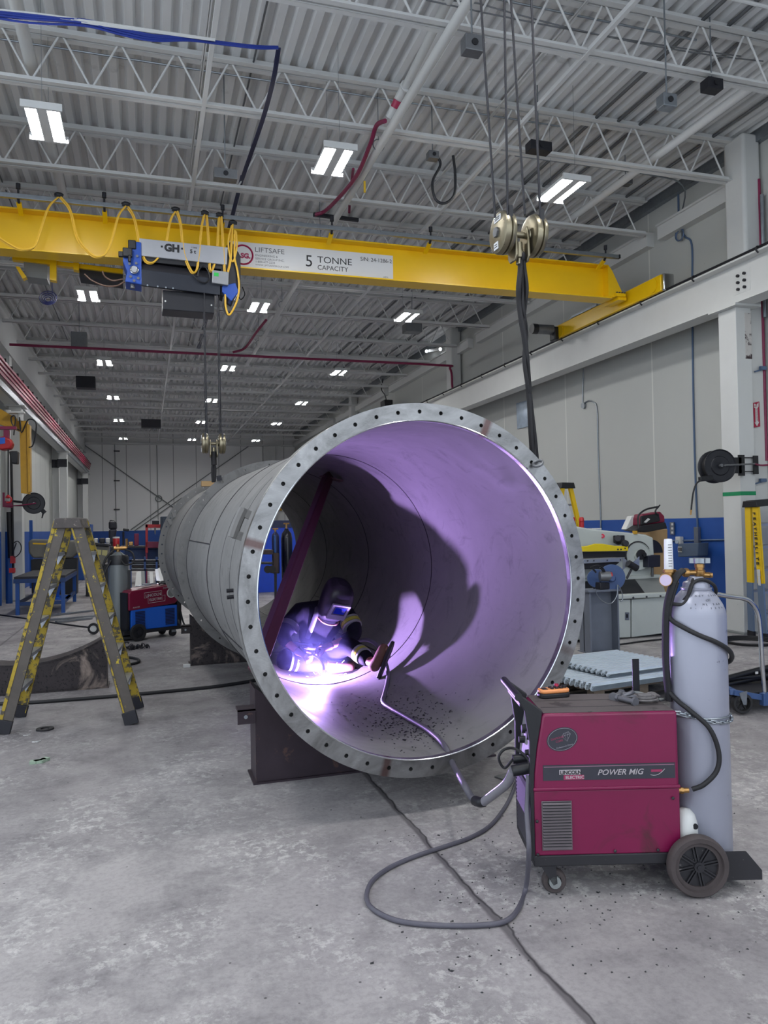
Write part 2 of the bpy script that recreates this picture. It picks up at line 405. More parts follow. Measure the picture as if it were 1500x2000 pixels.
rl = ['behind the camera', 'over the camera', 'in front of the crane girder', 'just beyond the crane girder', 'in the row after the girder row',
      'in the middle rows of the hall', 'in the last row but one', 'in the last row by the back wall']
cl = ['on the girder side', 'along the sprinkler main', 'on the panelled wall side']
for i, y in enumerate(rows):
    for j, X in enumerate(colsX):
        lab = 'white high-bay lamp %s, %s' % (rl[i], cl[j])
        if i == 0 and j == 0: lp['label'] = lab; lp.location = (X, y, 5.95)
        else: copy_tree(lp, lab, (X, y, 5.95), kidmap=km)

# ---------------------------------------------------------------- runway beams and columns
def column(name, lab, X, Y, ztop, w=.34, d=.26, mat_=WHITE):
    t = thing(name, lab, 'column', (X, Y, 0), group='white crane columns')
    m = MB().bx(-d/2, d/2, -w/2, w/2, .02, ztop-.03); m.build('shaft', mat_, t, bevel=.006, smooth=0)
    MB().bx(-d/2-.08, d/2+.08, -w/2-.08, w/2+.08, 0, .025).build('base_plate', GREYP, t, smooth=0)
    MB().bx(-d/2-.09, d/2+.09, -w/2-.10, w/2+.10, ztop-.03, ztop).build('cap_plate', WHITE, t, smooth=0)
    return t
c = column('crane_column', 'white crane column with green tape beside the yellow fibreglass ladder', 8.05, 8.82, 4.6)
MB().bx(-.133, .133, -.173, .173, 1.93, 1.985).build('green_tape', mat('green_tape', rgb(20, 140, 90), .5), c, smooth=0)
MB().bx(.131, .42, -.06, .06, 4.12, 4.32).bx(.131, .15, -.12, .12, 4.02, 4.42).build('bracket', DARK, c, smooth=0)
MB().bx(.02, .1305, -.1745, -.170, 3.85, 4.5).build('scorched_paint', mat('scorched', rgb(196, 192, 188), .6, var=.05, wear=rgb(54, 40, 44), wt=.53, ws=4.5), c, smooth=0)
column('crane_column', 'white crane column seen over the top of the big pipe', 8.05, 19.8, 4.6)
for Y, lab in ((19.8, 'white crane column with the black hose reel by the blue table'), (30.7, 'white crane column with black bracket, second along the low wall'), (41.6, 'white crane column standing by the back wall corner')):
    t = column('crane_column', lab, -2.9, Y, 4.6)
    if Y > 20: MB().bx(-.40, -.13, -.05, .05, 4.0, 4.3).bx(-.2, .14, -.23, -.17, 4.02, 4.3).build('bracket', DARK, t, smooth=0)
for X, Y, lab in ((8.36, 8.95, 'pale building column behind the crane column with the hose reel'), (8.36, 19.9, 'pale building column with maroon pipe down its face'), (8.36, 30.8, 'pale building column third along the panelled wall')):
    t = thing('building_column', lab, 'column', (X, Y, 0), group='building columns on the panelled wall')
    MB().bx(-.14, .17, -.2, .2, 0, ZD-.05).build('shaft', WHITE, t, bevel=.05, smooth=40, seg=4)
for Y, lab in ((20.4, 'tall white building post at the end of the wall girder'), (31.2, 'tall white building post halfway along the wall girder'), (42.5, 'tall white building post near the back wall corner')):
    t = thing('building_column', lab, 'column', (-3.22, Y, 0), group='posts under the wall girder')
    MB().bx(-.12, .12, -.16, .16, 0, 5.9).build('shaft', ROOFW, t, smooth=0)

# runway beams
t = thing('crane_runway_beam', 'white steel crane runway beam on the panelled wall side', 'runway beam', (8.0, 0, 4.6))
MB().ibeam((0, 3, .3), (0, 44.5, .3), .3, .6, .016, .022).build('beam', WHITE, t, smooth=0)
MB().bx(-.03, .03, 3, 44.5, .6, .65).build('rail', DARK, t, smooth=0)
MB().bx(-.012, -.006-.0, 8.44, 8.74, .16, .47).build('splice_plate', WHITE, t, smooth=0)
for yy in (8.53, 8.65):
    for zz in (.22, .315, .41): MB().cyl((-.012, yy, zz), (-.045, yy, zz), .021, n=6).build('bolt', DARK, t)
MB().tube([(-.14, 3, .628), (-.14, 44, .628)], .018, 6).build('conductor_cable', BLACK, t)
cl0 = None
for i in range(27):
    m = MB().tube(smooth_path([(-.10, 0, .64), (-.16, 0, .635), (-.175, 0, .59), (-.14, 0, .555)], 4), .012, 6)
    if cl0 is None: cl0 = o = m.build('cable_clip', BLACK, t)
    else: o = cl0.copy(); COL.objects.link(o)
    o.location = (0, 4.4+1.25*i, 0)
t = thing('crane_runway_beam', 'white crane runway beam carrying four magenta conductor bars', 'runway beam', (-2.95, 0, 4.6))
MB().ibeam((0, 13, .3), (0, 43.3, .3), .3, .6, .016, .022).build('beam', WHITE, t, smooth=0)
MB().bx(-.03, .03, 13, 43.3, .6, .65).build('rail', DARK, t, smooth=0)
MB().bx(.10, .17, 13, 43.3, -.005, .03).bx(.1, .11, 13, 43.3, .03, .20).build('galvanised_channel', GALV, t, smooth=0)
for i in range(4):
    MB().bx(.12+.02*i, .15+.02*i, 13, 43.3, .27+.085*i, .325+.085*i).build('conductor_bar', PINK, t, smooth=0)
cl0 = None
for i in range(38):
    if cl0 is None: cl0 = o = MB().bx(.08, .23, -.02, .02, .565, .625).build('bar_hanger', BLACK, t, smooth=0)
    else: o = cl0.copy(); COL.objects.link(o)
    o.location = (0, 13.4+.8*i, 0)
t = thing('wall_girder', 'deep white steel roof girder high on the low wall side', 'girder', (-3.2, 0, 5.9))
MB().bx(-.06, .06, 12, 44.8, .03, .97).build('web', ROOFW, t, smooth=0)
MB().bx(-.14, .14, 12, 44.8, 0, .035).build('lower_flange', ROOFW, t, smooth=0)
MB().bx(-.14, .14, 12, 44.8, .965, 1.0).build('upper_flange', ROOFW, t, smooth=0)

# ---------------------------------------------------------------- pipes, conduits, cables under the roof
def pipe(name, lab, cat, pts, r, m, n=10, sm=0, group=None):
    P = smooth_path(pts, sm) if sm else pts
    b = thing(name, lab, cat, pts[0], group=group)
    return b, MB().tube(P, r, n).build('run', m, b, world=True)
t, _ = pipe('sprinkler_pipe', 'long white sprinkler main running down the hall under the joists', 'pipe', [(2.9, 3, 6.42), (2.9, 22.5, 6.42)], .052, WHITE)
for yy in (9.2, 12.6, 16.4, 20): MB().torus((2.9, yy, 6.46), .075, .008, (0, 1, 0), 16, 5).cyl((2.9, yy, 6.53), (2.9, yy, 7.15), .006, n=5).build('pipe_hanger', GALV, t, world=True)
MB().bx(2.93, 2.955, 10.0, 10.02, 6.2, 6.36).build('yellow_tag', mat('yellow_tag', rgb(220, 180, 40), .5), t, world=True, smooth=0)
t, _ = pipe('sprinkler_pipe', 'shorter white sprinkler pipe parallel to the main with an elbow', 'pipe', [at(905, -60, z=6.88), at(797, 160, z=6.88), at(786, 176, z=6.86), at(760, 230, z=6.62)], .05, WHITE)
MB().torus(at(793, 168, z=6.88), .055, .02, (0, 1, 0), 18, 6).build('coupling', WHITE, t, world=True)
MB().cyl(at(777, 196, z=6.76), at(771, 210, z=6.7), .053, n=14).build('red_label', PINK, t, world=True)
t, _ = pipe('sprinkler_pipe', 'white pipe with red label high beside the first lamp line', 'pipe', [(-1.15, 4, 6.80), (-1.15, 16, 6.80)], .068, WHITE)
MB().cyl((-1.15, 6.35, 6.80), (-1.15, 6.6, 6.80), .071, n=12).build('red_label', PINK, t, world=True)
pipe('sprinkler_pipe', 'white pipe near the panelled wall passing over the joist ends', 'pipe', [(7.0, 5, 6.78), (7.0, 15.5, 6.78)], .06, ROOFW)
t, _ = pipe('sprinkler_pipe', 'thin white branch pipe crossing between the blue cables and the hook ropes', 'pipe', [(-1.2, 6.35, 7.0), (6.6, 6.35, 7.0)], .02, ROOFW, 8)
pipe('conduit', 'grey curved conduit at the top of the view', 'conduit', [(1.05, 4.9, 7.12), (1.15, 5.5, 7.1), (1.5, 5.75, 7.1), (3.8, 5.75, 7.1)], .014, GALV, 8, 6)
pipe('conduit', 'bright galvanised conduit laid behind the blue cables', 'conduit', [(.6, 7.15, 7.1), (6.1, 7.15, 7.1)], .012, GALV, 8)
pipe('conduit', 'bright galvanised conduit one joist beyond the blue cables', 'conduit', [(-3, 9.25, 7.1), (5.6, 9.25, 7.1)], .012, GALV, 8)
pipe('conduit', 'grey conduit ending in the box on the panelled wall corner', 'conduit', [(5.2, 9.9, 6.95), (7.4, 9.9, 6.95), (8.2, 10.0, 6.9), (8.48, 10.4, 6.6), (8.48, 10.4, 6.2)], .012, GALV, 8, 5)
for i, (X, lab) in enumerate(((6.0, 'dark conduit along the deck, one flute from the hook ropes side'), (6.35, 'dark conduit along the deck, middle of three'), (6.7, 'dark conduit along the deck near the wall pipe'), (7.6, 'dark conduit along the deck over the wall pipe'), (7.95, 'dark conduit along the deck at the wall edge'), (1.3, 'dark thin conduit along the deck between lamp lines'), (-2.1, 'dark thin conduit along the deck by the first lamp line'))):
    pipe('conduit', lab, 'conduit', [(X, 4, 7.17), (X, 26, 7.17)], .022 if i < 5 else .012, STEEL, 6, group='conduits along the deck')
mb = MB()
for i in range(13):
    a = random.uniform(-6, 6); b_ = random.uniform(-.03, .03)
    k = 0 if i % 2 else 1
    mb.tube(smooth_path([at(-40, 24+a, Y=6.72+b_), at(60, 36+a*(.6+k), Y=6.72+b_), at(165, 43+a*.8+k*3, Y=6.72+b_), at(240, 62+a*1.2, Y=6.74+b_), at(300, 74+a, Y=6.76+b_), at(370, 76+a*.6, Y=6.8+b_*.5), at(430, 84+a*.4, Y=6.84), at(500, 92+a*.4, Y=6.88), at(543, 93+a*.3, Y=6.95)], 5), .0095, 5)
t = thing('cable_bundle', 'bundle of blue data cables sagging along the joist', 'cables', at(200, 60, Y=6.75))
mb.build('blue_cables', mat('blue_cable', rgb(24, 50, 140), .45), t, world=True)
mb = MB()
for i in range(4):
    a = random.uniform(-4, 4)
    mb.tube(smooth_path([at(-40, 18+a, Y=6.7), at(80, 30+a, Y=6.7), at(220, 50+a, Y=6.7), at(420, 78+a*.5, Y=6.8)], 5), .008, 5)
mb.build('white_cables', WHITE, t, world=True)
mb = MB()
for i in range(4):
    a = .014*i; mb.tube(smooth_path([at(541+2*i, 94, Y=7.05), at(530+2*i, 160, Y=7.6), at(508+2*i, 240, Y=8.9), at(470+2*i, 350, Y=10.8), at(455+2*i, 405, Y=12.2), at(380+2*i, 700, Y=24)], 4), .009, 5)
mb.build('cable_drop', mat('dark_blue_cable', rgb(22, 30, 70), .5), t, world=True)
def sag(p, q, d, k=10): p, q = V(p), V(q); return [p.lerp(q, i/k)-V((0, 0, d*4*(i/k)*(1-i/k))) for i in range(k+1)]
t = thing('cable', 'thin grey cables slung along the second joist', 'cable', (2, 7.1, 6.9))
MB().tube(sag((.2, 7.0, 6.98), (3.3, 7.0, 6.9), .1), .008, 5).tube(sag((.2, 7.02, 6.98), (6.6, 7.02, 6.92), .12), .008, 5).tube(sag((3.3, 7.0, 6.9), (6.9, 7.0, 6.9), .08), .008, 5).build('strand', STEEL, t, world=True)
# magenta gas pipe beside the sprinkler main, and the maroon line across the hall
t = thing('gas_pipe', 'maroon gas hose dropping from the roof beside the sprinkler main', 'pipe', (3, 9.3, 6.6))
MB().tube(smooth_path([at(752, 236, Y=8.6), at(735, 246, Y=8.9), at(722, 285, Y=9.2), at(692, 350, Y=10), at(640, 408, Y=11.3), at(615, 420, Y=11.5)], 6), .028, 8).build('hose', MAROON, t, world=True)
MB().tube(smooth_path([at(690, 330, Y=10.3), at(684, 380, Y=11.2), at(682, 415, Y=11.6)], 5), .02, 8).build('branch', MAROON, t, world=True)
MB().bar(at(612, 419, Y=11.5), at(700, 430, Y=11.5), .05, .05).build('manifold', DARK, t, world=True, smooth=0)
t = thing('gas_pipe', 'maroon pipe crossing the hall and turning down the wall column', 'pipe', (3, 20, 6.3))
a = at(0, 672, Y=19.3); MB().tube(smooth_path([(-2.95, 19.3, a.z), (0, 19.3, a.z), (3.0, 19.3, a.z), (7.6, 19.3, a.z), (8.05, 19.4, a.z-.05), (8.15, 19.5, a.z-.5), (8.17, 19.5, 5.3)], 6), .032, 8).build('run', MAROON, t, world=True)
MB().tube(smooth_path([at(455, 688, Y=19.2), at(478, 680, Y=19), at(500, 650, Y=18), at(520, 625, Y=17.4)], 6), .03, 8).build('branch', MAROON, t, world=True)

def jbox(lab, c, s, m=STEEL, name='junction_box', cat='junction box', extra=True):
    t = thing(name, lab, cat, c)
    MB().box((0, 0, 0), s).build('box_body', m, t, bevel=.006, smooth=0)
    if c[0] < 8.2: MB().cyl((0, 0, s[2]/2), (0, 0, ZD+.05-c[2]), .008, n=6).build('drop_rod', GALV, t)
    if extra: MB().cyl((0, -s[1]/2, 0), (0, -s[1]/2-.012, 0), min(s)/4, n=10).build('knockout', BLACK, t)
    return t
jbox('grey steel junction box on the thin conduit next to the hook ropes', at(922, 90, Y=6.0), (.17, .12, .14), STEEL)
jbox('small galvanised box at the end of the white branch pipe', at(1302, 200, Y=6.35), (.16, .12, .13), GALV)
jbox('grey junction box where the black looped cable starts', at(845, 305, Y=9.2), (.14, .12, .1), STEEL)
jbox('grey junction box above the cables near the yellow girder', at(440, 343, Y=9.4), (.28, .14, .12), STEEL)
jbox('grey junction box on the conduit beside the wall pipe', at(1222, 354, Y=9.9), (.17, .12, .12), STEEL)
jbox('dark box half hidden above the thick conduit', at(1390, 168, Y=6.9), (.2, .14, .12), DARK)
jbox('small dark speaker box behind the hook ropes', at(1052, 289, Y=8.6), (.3, .16, .12), DARK, 'speaker_box', 'speaker')
t = thing('hanging_cable', 'black cable hanging in a loop below the junction box', 'cable', at(865, 350, Y=9.2))
MB().tube(smooth_path([at(853, 304, Y=9.2), at(860, 322, Y=9.2), at(845, 355, Y=9.2), at(850, 388, Y=9.2), at(868, 397, Y=9.2), at(887, 380, Y=9.2), at(889, 340, Y=9.2), at(885, 304, Y=9.2)], 7), .018, 7).build('loop', BLACK, t, world=True)
t = thing('emergency_lamp', 'twin-headed emergency lamp with two small bright spots by the eaves', 'emergency lamp', at(848, 684, X=8.4))
for q in ((833, 686), (860, 682)):
    p = at(*q, X=8.3); MB().sph(p, .045, 10, 6).build('lamp_head', mat('emergency_bulb', (.9, .95, 1.), .3, emit=14, var=0), t, world=True)
MB().bar(at(833, 686, X=8.42), at(860, 682, X=8.42), .05, .08).build('lamp_body', WHITE, t, world=True, smooth=0)
t = thing('wall_camera', 'black box with a dangling cable standing on the runway beam', 'camera', at(755, 787, X=8.05))
p = at(755, 790, X=8.05); MB().box(p, (.3, .5, .26)).build('box_body', BLACK, t, world=True, bevel=.02)
MB().tube(smooth_path([p+V((0, 0, .1)), at(752, 772, X=8.2), at(745, 760, X=8.3), at(748, 740, X=8.45)], 6), .02, 6).build('cable', BLACK, t, world=True)
# big rainwater drop / duct bits beyond girder
jbox('dark unit heater box hung far under the joists', at(168, 748, Y=25), (.55, .4, .35), DARK, 'heater_box', 'heater', False)
jbox('dark grey box under the joists beyond the black hoist panel', at(155, 665, Y=19.5), (.35, .3, .35), STEEL, 'heater_box', 'heater', False)
jbox('dark vent box under the far joists beside the sprinkler main', at(295, 828, Y=34), (.8, .4, .35), DARK, 'vent_box', 'vent', False)
jbox('grey box under the joists between two lamps past the hook', at(805, 642, Y=17), (.4, .3, .2), STEEL, 'vent_box', 'vent', False)
# ================================================================ YELLOW BRIDGE CRANE
GY = 11.1; GZ0, GZ1 = 5.33, 5.89
cr = thing('bridge_crane', 'yellow single-girder bridge crane spanning the hall with a white capacity banner', 'crane', (2.4, GY, GZ0))
def yl(x, y=0, z=0): return V((x-2.4, y, z))
FW = .16
MB().bx(-5.5, 5.10, -.008, .008, .02, GZ1-GZ0-.02).build('girder_web', YEL, cr, smooth=0)
MB().bx(-5.5, 5.10, -FW, FW, 0, .022).build('lower_flange', YEL, cr, bevel=.004, smooth=0)
MB().bx(-5.5, 5.02, -FW, FW, GZ1-GZ0-.022, GZ1-GZ0).build('upper_flange', YEL, cr, bevel=.004, smooth=0)
MB().prism([(5.02, -.17, GZ1-GZ0), (5.10, -.17, GZ1-GZ0-.1), (5.33, -.17, .02), (5.02, -.17, .02)], (0, .30, 0)).build('end_plate', YEL, cr, smooth=0)
e = MB().box((5.50, .62, .02), (.22, 3.3, .26)).build('end_truck', YEL, cr, bevel=.012)
MB().box((5.50, -1.06, .02), (.2, .06, .27)).build('end_cap', CHROME, e, bevel=.02, seg=3)
MB().cyl((5.385, -.84, .02), (5.37, -.84, .02), .11, n=20).build('wheel_cover', YEL, e)
MB().cyl((5.385, 2.0, .0), (5.37, 2.0, .0), .11, n=20).build('wheel_cover', YEL, e)
MB().box((5.40, 1.2, .17), (.04, .9, .04)).build('cable_tray', GALV, e, smooth=0)
MB().bx(5.18, 5.34, -.2, .2, -.03, .02).bx(5.12, 5.3, -.24, -.16, .02, .07).build('splice_bracket', YEL, cr, smooth=0)
for i in range(4): MB().cyl((5.16+.05*i, -.2, .07), (5.16+.05*i, -.2, .1), .018, n=6).build('bolt', DARK, cr)
m = MB().cyl((5.30, 2.15, .06), (4.92, 2.15, .06), .095, n=18).build('travel_motor', STEEL, e)
MB().cyl((4.95, 2.15, .06), (4.84, 2.15, .06), .10, n=18).build('motor_cowl', BLACK, m)
MB().box((5.33, 2.15, -.02), (.1, .2, .26)).build('gear_case', BLACK, m, bevel=.02)
# capacity banner on the web
SGN = mat('banner_white', rgb(214, 216, 218), .35, var=.03, vs=2)
INK = mat('black_ink', rgb(28, 28, 32), .5, var=0); GREYI = mat('grey_ink', rgb(95, 96, 100), .5, var=0); MAG = mat('logo_magenta', rgb(160, 24, 78), .45, var=0)
yb = GY-.0095
TL, TR, BR, BL = (at(*q, Y=yb) for q in ((448, 470), (767, 500), (767, 547), (448, 520)))
zt = (TL.z+TR.z)/2-.0; zb = (BR.z+BL.z)/2; xl, xr = TL.x, TR.x; hgt = zt-zb
sg = MB().bx(xl, xr, yb-.0025, yb, zb, zt).build('capacity_banner', SGN, cr, world=True, smooth=0)
def sfr(u, v): return frame(V((xl+(xr-xl)*u, yb-.0035, zb+hgt*v)), (1, 0, 0), (0, 0, 1))
def stext(s, u, v, size, m=INK, **k):
    o = text(s, size*hgt, m, None, Mx.Identity(4), **k); o.parent = sg; o.matrix_parent_inverse = wmat(sg).inverted()
    o.matrix_local = sfr(u, v) @ Mx.Diagonal((k.get('sx', 1), 1, 1, 1)); return o
stext('LIFTSAFE', .145, .66, .27, GREYI, sx=1.12); stext('ENGINEERING &', .148, .49, .115, GREYI, sx=1.05); stext('SERVICE GROUP INC.', .148, .36, .115, GREYI, sx=1.05)
stext('1-800-677-2233', .148, .24, .115, GREYI, sx=1.05); stext('WWW.LIFTSAFEGROUP.COM', .148, .12, .10, GREYI)
stext('5', .445, .26, .66, INK); stext('TONNE', .52, .45, .37, INK, sx=1.12); stext('CAPACITY', .52, .17, .27, INK)
stext('S/N: 24-1286-2', .79, .68, .22, INK); stext('L0231', .935, .05, .09, INK)
stext('LSG.', .045, .38, .26, MAG, bold=.006)
lg = MB().torus(V((xl+(xr-xl)*.078, yb-.004, zb+hgt*.5)), hgt*.37, hgt*.035, (0, 1, 0), 40, 4).build('logo_ring', MAG, sg, world=True)
# festoon track on raked arms
ty = GY-.42
T0, T1 = at(-60, 366, Y=ty), at(1207, 506, Y=ty); tz = (at(100, 383, Y=ty).z+at(1100, 495, Y=ty).z)/2
tr = MB().bx(T0.x, T1.x, ty-.03, ty+.03, tz-.04, tz+.022).build('festoon_track', GALV, cr, world=True, bevel=.006)
MB().bx(T1.x, T1.x+.03, ty-.03, ty+.03, tz-.035, tz+.025).build('track_end_stop', BLACK, tr, world=True, smooth=0)
for q in (42, 206, 432, 641, 830, 1166):
    X = at(q, 420+.1*q, Y=GY-.16).x
    MB().bar((X, GY-.168, GZ1-.10), (X, GY-.37, tz-.07), .06, .03).build('track_arm', YEL, cr, world=True, smooth=0)
    MB().bar((X, GY-.37, tz-.075), (X, GY-.43, tz-.02), .03, .02).cyl((X, ty, tz+.02), (X, ty, tz+.09), .014, n=8).cyl((X, ty, tz+.09), (X, ty, tz+.16), .028, n=10).build('track_clamp', DARK, cr, world=True)
lp_ = at(328, 406, Y=ty-.026); MB().box((lp_.x, ty-.027, tz), (.18, .004, .035)).build('track_label', SGN, tr, world=True, smooth=0)

# festoon cable: yellow loops hung from trolleys on the track
YCAB = mat('yellow_cable', rgb(232, 184, 60), .45, var=.1, vs=20)
ft = thing('festoon_cable', 'yellow festoon cable hanging in loops from the crane track', 'cable', (-1, ty, tz))
hang = [(-60, 385), (115, 386), (246, 404), (343, 414), (400, 421), (429, 425), (455, 440)]
low = [(45, 489), (190, 503), (293, 515), (377, 534), (412, 531), (441, 539)]
for i in range(6):
    (xa, ya), (xb, yb_), (xc, yc) = hang[i], hang[i+1], low[i]
    w = (xb-xa)
    pts = [(xa+2, ya), (xa+.16*w, ya+.22*(yc-ya)), (xa+.27*w, ya+.68*(yc-ya)), (xc-.12*w, yc-.06*(yc-ya)), (xc, yc), (xc+.12*w, yc-.06*(yc-ya)), (xb-.22*w, yb_+.68*(yc-yb_)), (xb-.12*w, yb_+.2*(yc-yb_)), (xb-2, yb_)]
    yy = ty-.02-.012*(i % 2)
    MB().tube(smooth_path([at(*q, Y=yy) for q in pts], 5), .013, 6).tube(smooth_path([at(q[0]+2, q[1]-2, Y=yy-.02) for q in pts], 5), .011, 6).build('cable_loop', YCAB, ft, world=True)
for x, y in hang[1:]:
    p = at(x, y-6, Y=ty-.02)
    MB().sph(p, (.06, .03, .03), 10, 6).bar(p, (p.x, ty, tz), .03, .03).cyl(p-V((.05, .03, .03)), p+V((.05, -.03, -.03)), .012).build('cable_trolley', BLACK, ft, world=True)
MB().tube(smooth_path([at(*q, Y=ty-.05) for q in ((452, 442), (446, 470), (449, 500), (456, 510), (463, 480), (461, 452))], 5), .013, 6).tube(smooth_path([at(*q, Y=ty-.05) for q in ((459, 450), (458, 500), (464, 530), (467, 562), (462, 590), (448, 615), (441, 600), (440, 575))], 5), .014, 6).build('cable_tail', YCAB, ft, world=True)

# ---------------------------------------------------------------- hoist trolley on the near side of the girder
hy = GY-.42
hs = thing('rope_hoist', 'wire-rope hoist trolley with grey cover and blue gearbox on the yellow girder', 'hoist', at(360, 520, Y=hy))
def hpoly(px_, y0, d, name, m, par=hs, bev=.006):
    return MB().prism([at(*q, Y=y0) for q in px_], (0, d, 0)).build(name, m, par, bevel=bev, world=True, smooth=0)
cover = hpoly([(272, 465), (445, 483), (443, 517), (274, 499)], hy-.06, .30, 'drum_cover', mat('hoist_grey', rgb(176, 178, 184), .3, .3, var=.05))
def ht(s, x, y, size, m=INK, **k):
    o = text(s, size, m, None, Mx.Identity(4), **k); o.parent = cover; o.matrix_parent_inverse = wmat(cover).inverted()
    a, b = at(x, y, Y=hy-.062), at(x+100, y+10.4, Y=hy-.062); o.matrix_local = frame(a, b-a, (0, 0, 1)); return o
ht('GH', 321, 489.5, .135, bold=.008); ht('5 t', 371, 494, .07, bold=.003); ht('11000', 373, 484.5, .032)
for x in (316, 355.5): MB().box(at(x, 481.5+(x-316)*.105, Y=hy-.062), (.025, .003, .025)).build('badge_square', INK, cover, world=True, smooth=0)
hpoly([(274, 499), (443, 517), (443, 527), (274, 510)], hy-.02, .2, 'drum_slot', BLACK)
drum = MB().cyl(at(275, 535, Y=hy+.12), at(432, 556, Y=hy+.12), .16, n=28).build('rope_drum', DARK, hs, world=True)
hpoly([(275, 525), (430, 545), (430, 576), (275, 557)], hy-.07, .03, 'lower_rail', mat('hoist_charcoal', rgb(38, 42, 52), .4, .3))
for x in (288, 308, 324, 338): MB().cyl(at(x, 557+(x-288)*.12, Y=hy-.07), at(x, 557+(x-288)*.12, Y=hy-.085), .012, n=8).build('bolt', GALV, hs, world=True)
gb = hpoly([(241, 487), (258, 483), (262, 471), (276, 473), (277, 556), (262, 553), (244, 550), (248, 530), (240, 510)], hy-.08, .34, 'gearbox', HBLUE, bev=.012)
MB().cyl(at(262, 527, Y=hy-.08), at(262, 527, Y=hy-.11), .05, n=20).torus(at(262, 527, Y=hy-.11), .045, .012, (0, 1, 0), 20, 6).build('drive_shaft', CHROME, gb, world=True)
for q in ((249, 500), (253, 515), (255, 540), (268, 500), (270, 543), (262, 548), (266, 514)):
    MB().cyl(at(*q, Y=hy-.08), at(*q, Y=hy-.10), .018, n=8).build('bolt', STEEL, gb, world=True)
MB().box(at(249, 494, Y=hy-.1), (.12, .08, .12)).box(at(258, 480, Y=hy-.04), (.1, .12, .12)).cyl(at(253, 498, Y=hy-.14), at(253, 512, Y=hy-.14), .02).build('limit_switch', BLACK, gb, world=True, bevel=.012)
MB().box(at(236, 497, Y=hy-.05), (.06, .06, .07)).build('plug', BLACK, gb, world=True, bevel=.008)
MB().cyl(at(259, 553, Y=hy), at(259, 563, Y=hy), .03, n=8).build('hinge_pin', STEEL, gb, world=True)
ep = hpoly([(443, 478), (452, 470), (470, 500), (470, 560), (455, 590), (430, 575), (432, 520)], hy-.02, .26, 'end_plate', DARK, bev=.012)
hpoly([(415, 527), (447, 531), (446, 557), (414, 552)], hy-.12, .08, 'brake_cover', mat('brake_grey', rgb(150, 152, 156), .35, .3), ep, .008)
hpoly([(418, 532), (427, 533), (427, 540), (418, 539)], hy-.123, .004, 'green_label', mat('green_label', rgb(40, 170, 70), .4, var=0, emit=.15), ep, 0)
hpoly([(434, 558), (460, 552), (466, 570), (452, 588), (434, 570)], hy-.06, .2, 'rope_guide', HBLUE, ep, .01)
cb = hpoly([(318, 566), (419, 574), (419, 612), (317, 604)], hy+.02, .35, 'counterweight_box', mat('box_black', rgb(20, 21, 30), .4, var=.1), hs, .01)
for q in ((323, 588), (413, 596)): MB().cyl(at(*q, Y=hy+.02), at(*q, Y=hy+.012), .012, n=8).build('bolt', WHITE, cb, world=True)
MB().tube(smooth_path([at(*q, Y=hy-.1) for q in ((378, 537), (388, 548), (402, 552), (410, 540), (400, 520), (390, 525), (386, 540))], 5), .01, 6).tube(smooth_path([at(*q, Y=hy-.02) for q in ((438, 580), (437, 600), (446, 614), (455, 605), (459, 588))], 6), .022, 6).tube(smooth_path([at(*q, Y=hy+.1) for q in ((463, 572), (470, 585), (478, 575), (473, 560))], 5), .008, 5).build('control_cable', BLACK, hs, world=True)
MB().tube(smooth_path([at(*q, Y=hy+.3) for q in ((243, 550), (228, 558), (205, 558), (180, 548), (165, 535))], 6), .012, 5).tube(smooth_path([at(*q, Y=hy+.3) for q in ((240, 545), (220, 548), (205, 540), (200, 530))], 6), .012, 5).build('brown_cable', mat('brown_cable', rgb(110, 78, 60), .5), hs, world=True)
# frame and counter box seen under the girder
by = GY+.55
MB().prism([at(*q, Y=by) for q in ((45, 505), (92, 509), (92, 545), (50, 540))], (0, .3, 0)).build('panel_box', GREYP, hs, world=True, smooth=0)
MB().prism([at(*q, Y=by) for q in ((155, 515), (240, 525), (240, 552), (155, 540))], (0, .3, 0)).build('battery_box', BLACK, hs, world=True, smooth=0)
for q in (((97, 507), (110, 509), (110, 548), (97, 546)), ((30, 520), (38, 521), (52, 541), (44, 544)), ((143, 512), (154, 513), (154, 528), (143, 526))):
    MB().prism([at(*p, Y=by-.1) for p in q], (0, .12, 0)).build('frame_leg', YEL, hs, world=True, smooth=0)
MB().bar(at(25, 505, Y=by), at(240, 532, Y=by), .1, .06).build('frame_rail', YEL, hs, world=True, smooth=0)
t = thing('pendant_cables', 'tangle of thin blue and black cables under the joist near the first far lamp', 'cables', at(100, 582, Y=15.35))
m = MB().tube([at(102, 575, Y=15.35), (at(102, 575, Y=15.35).x, 15.35, ZB+.01)], .008, 5)
for i in range(4):
    a = 9+5*i; m.tube(smooth_path([at(100+a*math.cos(k*PI/4)*.7-6, 585+a*math.sin(k*PI/4)*.55-i, Y=15.35) for k in range(8)], 3, True), .01, 5, closed=True)
m.build('loop', mat('navy_cable', rgb(30, 36, 80), .5), t, world=True)

